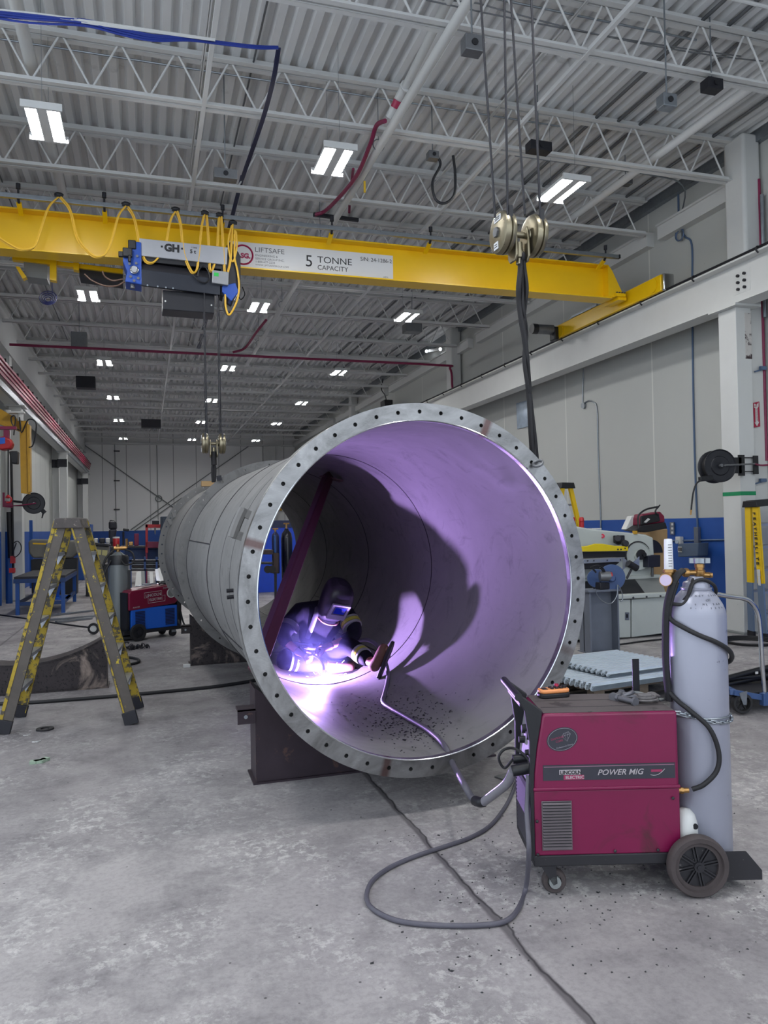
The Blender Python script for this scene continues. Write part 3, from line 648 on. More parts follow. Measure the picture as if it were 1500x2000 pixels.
# ================================================================ HOOK BLOCKS AND SLINGS
def hook_block(lab, sc, o, ropes, ry):
    """o: block centre; ropes: list of ((x_top,y_top),(x_bot,y_bot)) pixel pairs on plane ry"""
    t = thing('hook_block', lab, 'hook block', o, group='four-fall crane hook blocks')
    c = V(o)
    for s in (-1, 1):
        k = .094*s*sc; b = c+V((k, 0, .01*sc))
        pr = [(0, -.05), (.03, -.042), (.034, -.036), (.085, -.038), (.108, -.031), (.115, -.017), (.115, -.006), (.104, -.003), (.104, .003), (.115, .006), (.115, .017), (.108, .031), (.08, .038), (0, .038)]
        sh = MB().lathe([(r*sc, z*sc) for r, z in pr], b, (s, 0, 0), 40).build('sheave_guard', ZINC, t, world=True)
        MB().cyl(b+V((s*.035*sc, 0, 0)), b+V((s*.05*sc, 0, 0)), .028*sc, n=6).build('sheave_nut', STEEL, sh, world=True)
        if s < 0:
            MB().box(b+V((-.0390*sc, -.012*sc, .07*sc)), (.004*sc, .075*sc, .032*sc)).build('rating_plate', SGN, sh, world=True, smooth=0); MB().box(b+V((-.0390*sc, .01*sc, -.072*sc)), (.004*sc, .05*sc, .04*sc)).build('serial_plate', SGN, sh, world=True, smooth=0)
            for dy, dz, w in ((-.012, .076, .06), (-.012, .066, .05), (.01, -.066, .03), (.01, -.078, .036)):
                MB().box(b+V((-.0412*sc, dy*sc, dz*sc)), (.0015*sc, w*sc, .005*sc)).build('plate_lettering', INK, sh, world=True, smooth=0)
        MB().bx(b.x-.012*sc-s*.0, b.x+.012*sc, b.y-.1*sc, b.y+.02*sc, b.z+.02*sc, b.z+.1145*sc).build('rope_slot', BLACK, t, world=True, smooth=0)
        sp = MB().prism([(c.x+s*.03*sc, c.y+y*sc, c.z+z*sc) for y, z in ((-.03, .05), (.03, .05), (.045, -.02), (.05, -.12), (.03, -.145), (-.03, -.145), (-.05, -.12), (-.045, -.02))], (s*.014*sc, 0, 0))
        sp.build('side_plate', ZINC, t, bevel=.004*sc, world=True)
    MB().cyl(c+V((-.1, 0, .01))*1.0, c+V((.1, 0, .01)), .017*sc, n=20).build('axle', ZINC, t, world=True)
    MB().lathe([(.006*sc, 0), (.020*sc, 0), (.022*sc, -.05*sc), (.028*sc, -.052*sc), (.028*sc, -.085*sc), (.018*sc, -.09*sc), (.018*sc, -.12*sc)], c+V((0, 0, -.035*sc)), (0, 0, 1), 14).build('swivel_nut', ZINC, t, world=True)
    for a, b in ropes: MB().cyl(a, b, .0065*sc if sc < 1.3 else .006, n=6).build('wire_rope', DARK, t, world=True)
    return t
HYN = 4.05
hc = at(1013, 462, Y=HYN)
ext = lambda q0, q1, Y: (at(q0[0]-(q1[0]-q0[0])*1.1, q0[1]-(q1[1]-q0[1])*1.1, Y=Y), at(*q1, Y=Y))
hook_block('large hook block holding the black sling above the pipe flange', 1.08, hc,
           [ext((939, 0), (967, 425), HYN-.02), ext((985, 0), (992, 440), HYN-.1), ext((998, 0), (1025, 420), HYN-.02), ext((1038, 0), (1056, 440), HYN-.1)], HYN)
HYF = 10.62
hf = at(417, 868, Y=HYF)
hook_block('far hook block hanging from the yellow girder hoist over the pipe end', 1.22, hf,
           [(at(397, 572, Y=HYF+.1), at(402, 862, Y=HYF)), (at(399, 572, Y=HYF-.02), at(405, 862, Y=HYF)), (at(424, 575, Y=HYF-.02), at(429, 862, Y=HYF)), (at(427, 575, Y=HYF+.1), at(432, 862, Y=HYF))], HYF)
SL = mat('sling_webbing', rgb(24, 23, 27), .75, var=.3, vs=40, wear=rgb(120, 118, 122), wt=.70, ws=60)
t = thing('lifting_sling', 'black twisted lifting sling from the hook block down to the flange lug', 'sling', at(1018, 505, Y=HYN))
P1 = [(1017, 500), (1016, 530), (1013, 560), (1014, 590), (1019, 630), (1026, 670), (1028, 720), (1034, 780), (1037, 840), (1041, 903)]
P2 = [(1020, 500), (1024, 530), (1028, 565), (1024, 600), (1022, 640), (1028, 690), (1032, 740), (1036, 790), (1043, 850), (1048, 903)]
P3 = [(1018, 500), (1019, 540), (1021, 600), (1028, 650), (1024, 700), (1030, 750), (1038, 800), (1041, 850), (1045, 903)]
lugp = at(1047, 903, Y=4.06)
for P, w in ((P1, .024), (P2, .022), (P3, .018)):
    MB().tube(smooth_path([at(x, y, Y=HYN-.01*(i % 3)) for i, (x, y) in enumerate(P)], 4), w, 8, flat=.55, up=(1, 0, 0)).build('strap', SL, t, world=True)
MB().torus(at(1018, 503, Y=HYN), .022, .016, (1, 0, 0), 16, 8).build('hook_eye', SL, t, world=True)
t = thing('lug_shackle', 'grey steel shackle ring through the pipe flange', 'shackle', at(1050, 905, Y=4.03))
MB().torus(at(1050, 905, Y=3.99), .028, .009, (-.5, -.5, .85), 20, 8).build('ring', STEEL, t, world=True)
t = thing('lifting_sling', 'short black lifting sling under the far hook block', 'sling', at(417, 890, Y=HYF))
for P in (((417, 884), (418, 900), (415, 915), (416, 942)), ((417, 884), (416, 900), (420, 915), (419, 942))):
    MB().tube(smooth_path([at(x, y, Y=HYF) for x, y in P], 4), .02, 6).build('strap', SL, t, world=True)
MB().cyl(at(417, 882, Y=HYF), at(418, 908, Y=HYF), .038, n=10).build('sleeve', SL, t, world=True)
t = thing('wood_block', 'orange wooden block on top of the pipe far end', 'block', at(408, 943, Y=10.9))
MB().box(at(409, 945, Y=10.9), (.22, .12, .07)).build('block_body', CARD, t, world=True, smooth=0)
# ================================================================ BIG PIPE SECTION
def steel_shell(name, base, rough, metal, smudge):
    m = bpy.data.materials.new(name); nt, N, L, b = nodes(m); co = N.new('ShaderNodeTexCoord').outputs['Object']
    c = mixc(N, L, nz(N, L, co, 1.6, 6, .65, .5), tuple(x*.80 for x in base), tuple(x*1.12 for x in base))
    c = mixc(N, L, ramp(N, L, nz(N, L, co, 2.2, 8, .72, 2.2), [(.53, 0.), (.70, smudge)]), c, tuple(x*.45 for x in base))
    c = mixc(N, L, ramp(N, L, nz(N, L, co, 22, 4, .6, 0, (1, .12, 1)), [(.62, 0.), (.75, .35)]), c, tuple(x*.5 for x in base))
    L.new(c, b.inputs['Base Color']); b.inputs['Metallic'].default_value = metal
    L.new(ramp(N, L, nz(N, L, co, 3, 5, .6, 1), [(.3, rough-.1), (.7, rough+.12)]), b.inputs['Roughness'])
    b.inputs['Specular IOR Level'].default_value = .10; bumpn(N, L, nz(N, L, co, 1.1, 2, .5), .06, .02, b); return m
SHELL = steel_shell('stainless_shell', rgb(124, 123, 122), .64, .04, .6)
def flange_mat():
    m = bpy.data.materials.new('brushed_flange'); nt, N, L, b = nodes(m); co = N.new('ShaderNodeTexCoord').outputs['Object']
    sw = nz(N, L, co, 2.4, 6, .6, 2.5)
    c = mixc(N, L, ramp(N, L, sw, [(.36, 0.), (.64, 1.)]), rgb(92, 91, 90), rgb(176, 176, 177))
    c = mixc(N, L, nz(N, L, co, 60, 3, .6, 0, (1, 1, 6)), c, rgb(140, 140, 140))
    sx = N.new('ShaderNodeSeparateXYZ'); L.new(co, sx.inputs[0])
    an = N.new('ShaderNodeMath'); an.operation = 'ARCTAN2'; L.new(sx.outputs[2], an.inputs[0]); L.new(sx.outputs[0], an.inputs[1])
    for a in (1.165, 2.86, -1.83, -.42):
        s = N.new('ShaderNodeMath'); s.operation = 'SUBTRACT'; L.new(an.outputs[0], s.inputs[0]); s.inputs[1].default_value = a
        ab = N.new('ShaderNodeMath'); ab.operation = 'ABSOLUTE'; L.new(s.outputs[0], ab.inputs[0])
        c = mixc(N, L, ramp(N, L, ab.outputs[0], [(.012, .75 if a != -.42 else .35), (.035, 0.)]), c, rgb(86, 52, 48))    # heat marks at the ring joints
    L.new(c, b.inputs['Base Color']); b.inputs['Metallic'].default_value = .85
    L.new(ramp(N, L, sw, [(.3, .26), (.7, .44)]), b.inputs['Roughness'])
    bumpn(N, L, nz(N, L, co, 5, 3, .6, 1.5), .12, .01, b); return m
FLM = flange_mat()
BEAD = mat('weld_bead', rgb(58, 56, 60), .5, .5, var=.3, vs=30)
RI, RS, RF = .940, .952, 1.038
dx = thing('pipe_section', 'huge open stainless steel pipe section with bolted end flange lying on saddles', 'pipe section', (1.484, 4.0, 1.243), rot=(.006, 0, math.atan(.0397)))
LEN = 7.22
def ring_holes(y0, y1, Ri, Ro, N, rh, rm, a0=0):
    m = MB(); K = 16; da = PI/N
    for i in range(N):
        th = a0+2*PI*i/N; hole = []; outer = []
        for k in range(K):
            p = 2*PI*k/K+PI/4
            cx, sx = math.cos(p), math.sin(p); q = max(abs(cx), abs(sx)); ux, uy = cx/q, sx/q
            ang = th+da*ux; r = rm+(Ro-rm if uy > 0 else rm-Ri)*uy
            outer.append((r*math.cos(ang), r*math.sin(ang)))
            hx, hy_ = rm+rh*sx, rh*cx
            hole.append((hx*math.cos(th)-hy_*math.sin(th), hx*math.sin(th)+hy_*math.cos(th)))
        vs = [(x, y0, z) for x, z in outer]+[(x, y0, z) for x, z in hole]+[(x, y1, z) for x, z in outer]+[(x, y1, z) for x, z in hole]
        fs = []
        for k in range(K):
            j = (k+1) % K
            fs += [(k, j, K+j, K+k), (2*K+j, 2*K+k, 3*K+k, 3*K+j), (K+k, K+j, 3*K+j, 3*K+k)]
        m.add(vs, fs)
    seg = N*4
    for R_, fl in ((Ro, 0), (Ri, 1)):
        vs = [(R_*math.cos(a0+2*PI*i/seg), y, R_*math.sin(a0+2*PI*i/seg)) for y in (y0, y1) for i in range(seg)]
        m.add(vs, [((i+1) % seg, i, seg+i, seg+(i+1) % seg) if not fl else (i, (i+1) % seg, seg+(i+1) % seg, seg+i) for i in range(seg)])
    return m
seams = [0, 2.10, 3.80, 5.50, LEN]
for a, b_ in zip(seams[:-1], seams[1:]):
    MB().lathe([(RI, a), (RS, a), (RS, b_), (RI, b_)], (0, 0, 0), (0, 1, 0), 128, closed=True).build('shell_course', SHELL, dx, smooth=30)
for s in seams[1:-1]:
    MB().torus((0, s, 0), RI+.0015, .006, (0, 1, 0), 128, 5).build('weld_seam', BEAD, dx)
    MB().torus((0, s, 0), RS-.001, .0065, (0, 1, 0), 128, 5).build('weld_seam', BEAD, dx)
for s, a in ((.9, 0), (1.35, 0)): MB().torus((0, s, 0), RS-.0035, .0055, (0, 1, 0), 128, 5).build('ring_score', BEAD, dx)
for s0, s1, ang in ((.05, 2.1, -2.66), (2.1, 3.8, -.95), (3.8, 5.5, -.62), (5.5, LEN, -1.2), (2.1, 3.8, 2.9), (.05, 2.1, .12)):
    c_, s_ = math.cos(ang), math.sin(ang)
    if ang != .12: MB().tube([(RI*c_, s0, RI*s_), (RI*c_, s1, RI*s_)], .006, 5).build('weld_seam', BEAD, dx)
    MB().tube([(RS*c_, s0, RS*s_), (RS*c_, s1, RS*s_)], .006, 5).build('weld_seam', BEAD, dx)
f = ring_holes(-.012, .03, RI-.002, RF, 48, .0115, .99, .02).build('end_flange', FLM, dx, smooth=30)
MB().lathe([(RS, .03), (RF-.003, .03), (RF-.003, .155), (RS+.02, .165), (RS, .165)], (0, 0, 0), (0, 1, 0), 128, closed=True).build('flange_rim', SHELL, dx, smooth=30)
MB().torus((0, -.012, 0), RI, .005, (0, 1, 0), 128, 6).build('lip_bead', CHROME, dx)
ring_holes(3.90, 3.935, RS, RF, 24, .01, .995, .1).build('joint_flange', SHELL, dx, smooth=30)
ring_holes(LEN-.03, LEN, RS, RF, 48, .0115, .99, .02).build('far_flange', SHELL, dx, smooth=30)
def on_shell(ang, y, R=RS): return V((R*math.cos(ang), y, R*math.sin(ang)))
g = MB().tube([on_shell(2.66+.02*i, .62, RS+.065) for i in range(10)], .03, 8)
g.bar(on_shell(2.68, .62, RS-.002), on_shell(2.68, .62, RS+.07), .05, .04, up=(0, 1, 0)).bar(on_shell(2.82, .62, RS-.002), on_shell(2.82, .62, RS+.07), .05, .04, up=(0, 1, 0)).build('lift_bracket', SHELL, dx)
for ang in (3.16, 3.20):
    MB().cyl(on_shell(ang, .3, RS), on_shell(ang, .3, RS+.05), .012, n=8).cyl(on_shell(ang, .3, RS+.04), on_shell(ang, .3, RS+.055), .02, n=6).build('bolt', DARK, dx)
    MB().cyl(on_shell(ang+.006, .75, RS), on_shell(ang+.006, .75, RS+.04), .012, n=8).build('bolt', DARK, dx)
for ang in (2.72, 2.60): MB().bar(on_shell(ang, LEN-.2, RS), on_shell(ang-.05, LEN-.2, RS+.06), .08, .05).build('lift_bracket', SHELL, dx, smooth=0)
MB().bar(on_shell(2.18, 3.87, RF), on_shell(2.22, 3.87, RF+.02), .03, .05).build('alignment_dog', DARK, dx, smooth=0)
# slag flakes on the floor of the pipe
fl = MB(); random.seed(3)
for i in range(420):
    y = random.gauss(.75, .33); ang = -PI/2+.02+random.gauss(.12, .16)
    if not .12 < y < 1.9: continue
    s = random.uniform(.003, .009)*(1.6 if random.random() < .12 else 1); c = on_shell(ang, y, RI-.002); r_ = V((-c.x, 0, -c.z)).normalized()
    u = r_.cross(V((0, 1, 0))); th = random.uniform(0, PI); d1 = u*math.cos(th)+V((0, 1, 0))*math.sin(th); d2 = r_.cross(d1)
    fl.add([c+d1*s*1.4+r_*.001, c+d2*s*.7+r_*.003, c-d1*s*1.2+r_*.001, c-d2*s*.7+r_*.002, c-r_*.001], [(0, 1, 2, 3), (0, 1, 4), (1, 2, 4), (2, 3, 4), (3, 0, 4)])
tag(fl.build('slag_flakes', BLACK, None, smooth=0), 'black slag flakes scattered on the floor of the pipe', 'slag', kind='stuff')
o = bpy.data.objects['slag_flakes']; o.matrix_world = Mx.LocRotScale(dx.location, dx.rotation_euler, None)

# ---------------------------------------------------------------- saddles
SAD = mat('saddle_steel', rgb(62, 52, 60), .5, .45, var=.3, vs=4, wear=rgb(92, 70, 66), wt=.63, ws=9, bump=.1)
SADW = mat('worn_saddle_steel', rgb(58, 52, 54), .5, .4, var=.35, vs=4, wear=rgb(24, 23, 25), wt=.57, ws=34, wear2=(rgb(158, 142, 132), .60, 2.6), bump=.1)
def saddle(lab, loc, hw, d, zc, zm, m, lug=True, group='pipe saddles'):
    t = thing('pipe_saddle', lab, 'saddle', loc, group=group)
    R_ = (hw*hw+(zc-zm)**2)/(2*(zc-zm)); n = 28
    arc = [(-hw+2*hw*i/n, zm+R_-math.sqrt(R_*R_-(-hw+2*hw*i/n)**2)) for i in range(n+1)]
    for y in (0, d-.012): MB().prism([(-hw, y, .012)]+[(hw, y, .012)]+[(x, y, z-.004) for x, z in reversed(arc)], (0, .012, 0)).build('web_plate', m, t, smooth=0)
    s = MB()
    for (xa, za), (xb, zb_) in zip(arc[:-1], arc[1:]):
        s.add([(xa, -.012, za), (xb, -.012, zb_), (xb, d+.012, zb_), (xa, d+.012, za), (xa, -.012, za-.012), (xb, -.012, zb_-.012), (xb, d+.012, zb_-.012), (xa, d+.012, za-.012)],
              [(0, 1, 2, 3), (7, 6, 5, 4), (0, 4, 5, 1), (3, 2, 6, 7)])
    s.build('cradle_plate', m, t, smooth=30)
    for x in (-hw, hw-.012): MB().bx(x, x+.012, .012, d-.012, .012, zc-.012).build('end_plate', m, t, smooth=0)
    MB().bx(-hw-.02, hw+.02, -.02, d+.02, 0, .012).build('base_plate', m, t, smooth=0)
    if lug:
        g = MB().bx(-hw-.11, -hw, -.01, .10, .46, .475).bx(-hw-.11, -hw, -.01, .0, .38, .47).build('angle_lug', m, t, smooth=0)
        MB().cyl((-hw-.06, -.011, .425), (-hw-.06, -.014, .425), .012, n=12).build('lug_hole', GALV, g)
    return t
saddle('dark steel saddle carrying the open flange end of the pipe', (1.45, 4.83, 0), .81, .25, .60, .287, SAD)
saddle('dark steel saddle with pale worn patches under the far half of the pipe', (1.28, 9.27, 0), .79, .25, .58, .289, SADW)
saddle('empty dark curved saddle lying on the floor behind the worn ladder', (-1.21, 8.32, 0), .81, .28, .53, .29, SADW, lug=False)
wb = thing('offcut_block', 'small white block on the floor by the far saddle', 'block', at(365, 1304, z=0))
MB().bx(-.04, .04, 0, .05, 0, .035).build('block_body', WHITE, wb, bevel=.003, smooth=0)

# ---------------------------------------------------------------- brace inside the pipe
br = thing('steel_brace', 'dark maroon steel tube bracing the pipe diagonally behind the person', 'brace', (.69, 4.72, .74))
BRM = mat('primer_brace', rgb(74, 28, 46), .5, .1, var=.15, vs=5)
A, B = at(500, 1309, Y=4.75), at(641, 930, Y=7.2)
MB().bar(A, B, .085, .085, up=(0, 1, .2)).build('tube', BRM, br, bevel=.012, world=True)
MB().bar(B-V((.07, 0, -.0)), B+V((.13, .0, -.05)), .16, .012).build('foot_plate', BRM, br, world=True, smooth=0)

# ================================================================ THE PERSON WELDING
def skin(name, nodes_, edges, m, parent, sub=2, root=0):
    me = bpy.data.meshes.new(name); me.from_pydata([tuple(p) for p, r in nodes_], edges, []); me.update()
    o = bpy.data.objects.new(name, me); COL.objects.link(o); me.materials.append(m)
    o.modifiers.new('skin', 'SKIN')
    sl = me.skin_vertices[0].data if me.skin_vertices else None
    for i, (p, r) in enumerate(nodes_):
        sl[i].radius = (r, r) if isinstance(r, (int, float)) else r; sl[i].use_root = (i == root)
    o.modifiers['skin'].use_smooth_shade = True
    s = o.modifiers.new('sub', 'SUBSURF'); s.levels = sub; s.render_levels = sub
    o.parent = parent; o.matrix_parent_inverse = wmat(parent).inverted(); return o
def chain(*idx): return list(zip(idx[:-1], idx[1:]))
pe = thing('person', 'person in dark work clothes and welding helmet sitting hunched inside the pipe, welding', 'person', (1.40, 6.62, .31))
JAC = mat('navy_jacket', rgb(18, 19, 29), .8, var=.25, vs=14, bump=.4, bs=25, spec=.12)
TRO = mat('blue_work_trousers', rgb(18, 18, 26), .8, var=.2, vs=12, bump=.5, bs=18, spec=.08)
LEA = mat('tan_leather', rgb(100, 72, 64), .7, var=.2, vs=18, bump=.3, bs=40, spec=.15)
SKINM = mat('skin', rgb(126, 80, 70), .5, var=.06, vs=12)
HEL = mat('helmet_black', rgb(26, 24, 34), .4, var=.12, vs=14, bump=.03)
YST = mat('yellow_reflective', rgb(150, 146, 48), .4, var=.1, vs=25); SST = mat('silver_reflective', rgb(130, 132, 130), .3, .1, var=.08, vs=25)
pel, spi, chs, nek = V((1.40, 6.66, .46)), V((1.42, 6.66, .64)), V((1.46, 6.61, .82)), V((1.52, 6.53, .93))
shR, elR, wrR = V((1.27, 6.58, .87)), V((1.085, 6.42, .665)), V((1.20, 6.31, .565))
shL, elL, wrL = V((1.67, 6.53, .84)), V((1.72, 6.36, .665)), V((1.46, 6.26, .60))
hdc = V((1.545, 6.44, .985))
knR, anR = V((1.06, 6.36, .50)), V((1.48, 6.38, .415))
knL, anL = V((1.625, 6.23, .595)), V((1.735, 5.90, .49))
toeL, heelL = V((1.845, 5.80, .665)), V((1.755, 5.845, .425))
# one continuous body (mostly clothed)
bn = [(pel, .13), (spi, .12), (chs, .13), (nek, .055), (hdc+V((-.02, .05, -.02)), .085), (hdc+V((-.01, .02, .06)), .09),
      (shR, .065), (elR, .045), (wrR, .03), (shL, .065), (elL, .045), (wrL, .03),
      (V((1.30, 6.6, .44)), .085), (knR, .06), (anR, .042), (V((1.50, 6.6, .45)), .085), (knL, .06), (anL, .042), (anR+V((.11, -.02, .0)), .035), (toeL-V((.02, 0, .02)), .03)]
be = chain(0, 1, 2, 3, 4, 5)+chain(2, 6, 7, 8)+chain(2, 9, 10, 11)+chain(0, 12, 13, 14, 18)+chain(0, 15, 16, 17, 19)
skin('body', bn, be, SKINM, pe, 2)
mid = lambda a, b, t=.5: a.lerp(b, t)
jn_ = [(pel+V((0, 0, .02)), (.165, .135)), (spi, .155), (chs, .165), (mid(chs, nek, .75), .09),
       (shR, .088), (mid(shR, elR)+V((-.015, 0, .01)), .08), (elR, .07), (mid(elR, wrR, .55), .055),
       (shL, .088), (mid(shL, elL)+V((.015, 0, .01)), .08), (elL, .072), (mid(elL, wrL, .62), .054)]
skin('jacket', jn_, chain(0, 1, 2, 3)+chain(2, 4, 5, 6, 7)+chain(2, 8, 9, 10, 11), JAC, pe, 2)
tn = [(pel, .15), (V((1.28, 6.58, .45)), .105), (mid(V((1.28, 6.58, .45)), knR)+V((-.02, 0, .02)), .098), (knR, .09), (mid(knR, anR, .3)+V((0, -.01, 0)), .088), (mid(knR, anR, .7), .072), (anR, .058),
      (V((1.50, 6.58, .46)), .105), (mid(V((1.50, 6.58, .46)), knL)+V((.0, 0, .02)), .095), (knL, .085), (mid(knL, anL, .5), .072), (mid(knL, anL, .88), .06)]
skin('trousers', tn, chain(0, 1, 2, 3, 4, 5, 6)+chain(0, 7, 8, 9, 10, 11), TRO, pe, 2)
def band(p, q, t, r, w, m, name='reflective_band'):
    d = (q-p).normalized(); c = p.lerp(q, t)
    MB().lathe([(r*.98, -w/2), (r, -w/2), (r, w/2), (r*.98, w/2)], c, d, 24).build(name, m, pe, world=True)
for t_ in (.20, .32): band(knR, anR, t_, .089-.02*t_, .018, SST)
band(knL, anL, .42, .076, .022, SST); band(knL, anL, .50, .076, .03, YST); band(knL, anL, .58, .074, .022, SST)
band(shR, elR, .58, .085, .05, mat('grey_reflective', rgb(66, 68, 76), .5))
band(shL, elL, .62, .088, .02, SST); band(shL, elL, .5, .09, .03, YST); band(shL, elL, .38, .088, .02, SST)
# shoulder strap down the chest
MB().tube(smooth_path([nek+V((-.10, .0, -.01)), nek+V((-.13, -.10, -.06)), chs+V((-.10, -.155, -.05)), spi+V((-.1, -.15, 0))], 5), .022, 6, flat=.4).build('jacket_strap', mat('grey_reflective', rgb(66, 68, 76), .5), pe, world=True)
def solefix(b, poly, n):
    o = MB().prism(poly, n).build('sole', RUBBER, b, bevel=.004); o.matrix_parent_inverse = wmat(b).inverted(); return o
def make_boot(an, heel, toe, n):
    n = V(n).normalized()
    b = skin('boot', [(an, .056), (heel.lerp(an, .4)+n*.02, .056), (heel.lerp(toe, .42)+n*.04, .05), (heel.lerp(toe, .74)+n*.034, .046), (heel.lerp(toe, .95)+n*.03, .036)], chain(0, 1, 2, 3, 4), LEA, pe, 2)
    d = (toe-heel).normalized(); n = (n-d*n.dot(d)).normalized(); s = d.cross(n).normalized()
    pts = [(heel.lerp(toe, t), w) for t, w in ((-.16, .018), (-.11, .036), (.08, .041), (.36, .036), (.62, .049), (.85, .047), (1.03, .028), (1.09, .012))]
    solefix(b, [p+s*w-n*.006 for p, w in pts]+[p-s*w-n*.006 for p, w in reversed(pts)], -n*.024)
    return b
make_boot(anL, heelL, toeL, (-.80, .55, .25))
make_boot(anR, anR+V((.02, -.02, -.05)), anR+V((.22, -.06, -.03)), (0, -.5, .9))
# gloved hands, each with five curled fingers
def glove(wr, palm_dir, side, nrm, grip, name='glove'):
    d = V(palm_dir).normalized(); n = V(nrm).normalized(); n = (n-d*n.dot(d)).normalized(); s = d.cross(n)*side
    nd = [(wr-d*.03, .042), (wr+d*.01, .034), (wr+d*.05, (.036, .024)), (wr+d*.085, (.038, .02))]; ed = chain(0, 1, 2, 3)
    for k, (off, ln) in enumerate(((-.030, .062), (-.011, .074), (.011, .070), (.030, .055))):
        b = wr+d*.09+s*off; i = len(nd)
        p1 = b+d*ln*.42-n*.006*grip; p2 = p1+(d*.45-n*.9*grip).normalized()*ln*.33; p3 = p2+(-d*.35-n*.95*grip).normalized()*ln*.28
        nd += [(b, .0125), (p1, .0115), (p2, .0105), (p3, .0095)]; ed += [(3, i)]+chain(i, i+1, i+2, i+3)
    i = len(nd); b = wr+d*.035-s*.03
    nd += [(b, .015), (b+(d*.6-s*.7).normalized()*.035-n*.012, .0135), (b+(d*.9-s*.45).normalized()*.06-n*.04*grip, .0115)]; ed += [(2, i)]+chain(i, i+1, i+2)
    return skin(name, nd, ed, LEA, pe, 2)
glove(wrR, (.55, -.55, -.35), 1, (-.3, -.5, .8), .9)
glove(wrL, (-.85, -.35, -.25), -1, (.1, -.5, .8), .9)
# helmet tilted down toward the arc
fd = (ARC+V((.02, -.1, 0))-hdc); fd = V((.10, -.80, -.58)).normalized(); sd = fd.cross(V((0, 0, 1))).normalized(); sd = (sd+V((0, 0, .30))).normalized(); up_ = sd.cross(fd).normalized(); sd = fd.cross(up_).normalized()
RH = Mx((sd, fd, up_)).transposed()
def H(x, y, z): return hdc+RH @ V((x*1.2, y, z))
prof = []   # helmet shell from outline rings: (height, half width, front, back)
rings = [(.175, .03, .05, -.06), (.165, .075, .09, -.09), (.13, .105, .125, -.10), (.07, .122, .150, -.075), (.0, .126, .160, -.04), (-.07, .122, .158, -.015), (-.13, .105, .146, .01), (-.165, .075, .122, .035)]
vs = []; fs = []; n = 24
for h, w, fr, bk in rings:
    for i in range(n):
        a = 2*PI*i/n; cx, cy = math.cos(a), math.sin(a); e = .72
        x = w*math.copysign(abs(cx)**e, cx); y = (fr+bk)/2+(fr-bk)/2*math.copysign(abs(cy)**e, cy)
        vs.append(H(x, y, h))
for j in range(len(rings)-1): fs += [(j*n+i, j*n+(i+1) % n, (j+1)*n+(i+1) % n, (j+1)*n+i) for i in range(n)]
fs.append(tuple(range(n)))
he = MB().add(vs, fs).build('welding_helmet', HEL, pe, world=True, smooth=60)
sb_ = he.modifiers.new('sub', 'SUBSURF'); sb_.levels = 1; sb_.render_levels = 2
def hp(name, x0, x1, z0, z1, y, m, th=.012, par=None):
    vs = [H(x, y+yy, z) for yy in (0, th) for z in (z0, z1) for x in (x0, x1)]
    o = MB().add(vs, [(0, 1, 3, 2), (4, 6, 7, 5), (0, 4, 5, 1), (2, 3, 7, 6), (0, 2, 6, 4), (1, 5, 7, 3)]).build(name, m, par or he, bevel=.003, smooth=0); o.matrix_parent_inverse = wmat(he).inverted(); return o
SILV = mat('visor_silver', rgb(150, 146, 165), .4, .15, var=.08, vs=20)
hp('visor_frame', -.072, .072, -.10, .055, .150, SILV, .022)
LENS = mat('visor_lens', rgb(26, 44, 150), .06, .0, var=.1, vs=10); hp('visor_lens', -.044, .044, -.035, .03, .1705, LENS, .004)
hp('visor_inset', -.054, .054, -.05, .042, .1695, mat('visor_dark', rgb(60, 58, 84), .4), .003)
o = MB().tube(smooth_path([H(-.1, .06, -.165), H(-.06, .13, -.175), H(0, .148, -.18), H(.06, .13, -.175), H(.1, .06, -.165)], 5), .008, 6).build('helmet_lip', mat('helmet_lip', rgb(170, 110, 120), .5), he); o.matrix_parent_inverse = wmat(he).inverted()
skin('neck_hood', [(H(0, .02, -.06), .075), (H(-.01, .05, -.15), .066), (nek+V((-.02, -.09, -.04)), .06), (nek+V((-.03, -.1, -.10)), .035)], chain(0, 1, 2, 3), SKINM, pe, 2)
# torch, its lead and the machine end
tp = thing('welding_torch', 'welding torch in the gloved hands with its long grey lead running out of the pipe', 'torch', (1.39, 6.2, .36))
hp1 = wrR+V((.06, -.05, -.03))
MB().tube(smooth_path([wrR+V((.02, -.01, .04)), hp1, hp1+V((.05, -.03, .005))], 4), .016, 8).build('torch_handle', BLACK, tp, world=True)
MB().tube(smooth_path([hp1+V((.05, -.03, .005)), V((1.345, 6.21, .52)), V((1.385, 6.195, .46)), V((1.39, 6.19, .40))], 6), .010, 8).build('gooseneck', DARK, tp, world=True)
MB().cyl((1.39, 6.19, .42), (1.387, 6.19, .372), .015, .012, n=12).build('nozzle', BRASS, tp, world=True)
def infloor(x, y, r=.017):
    """point resting on the inside of the pipe"""
    cx = 1.484-.0397*(y-4); cz = 1.243+.006*(y-4); return V((x, y, cz-math.sqrt((RI-r)**2-(x-cx)**2)))
LEADM = mat('lead_grey', rgb(86, 84, 94), .5, var=.15, vs=20)
lead = [V((1.70, 6.45, .60)), V((1.80, 6.25, .63)), V((1.845, 6.05, .57)), infloor(1.84, 5.86, .016), infloor(1.76, 5.62), infloor(1.66, 5.38), infloor(1.60, 5.22), infloor(1.60, 5.02), infloor(1.62, 4.75), infloor(1.64, 4.4), infloor(1.62, 4.1), V((1.615, 3.96, .262)), at(905, 1530, D=3.78), at(925, 1562, D=3.7), at(945, 1566, D=3.6)]
MB().tube(smooth_path(lead, 7), .0165, 10).build('lead', LEADM, tp, world=True)
MB().tube(smooth_path([V((1.70, 6.45, .60)), V((1.62, 6.52, .58)), V((1.4, 6.42, .56)), wrR+V((.02, .0, .04))], 6), .016, 8).build('lead_tail', RUBBER, tp, world=True)
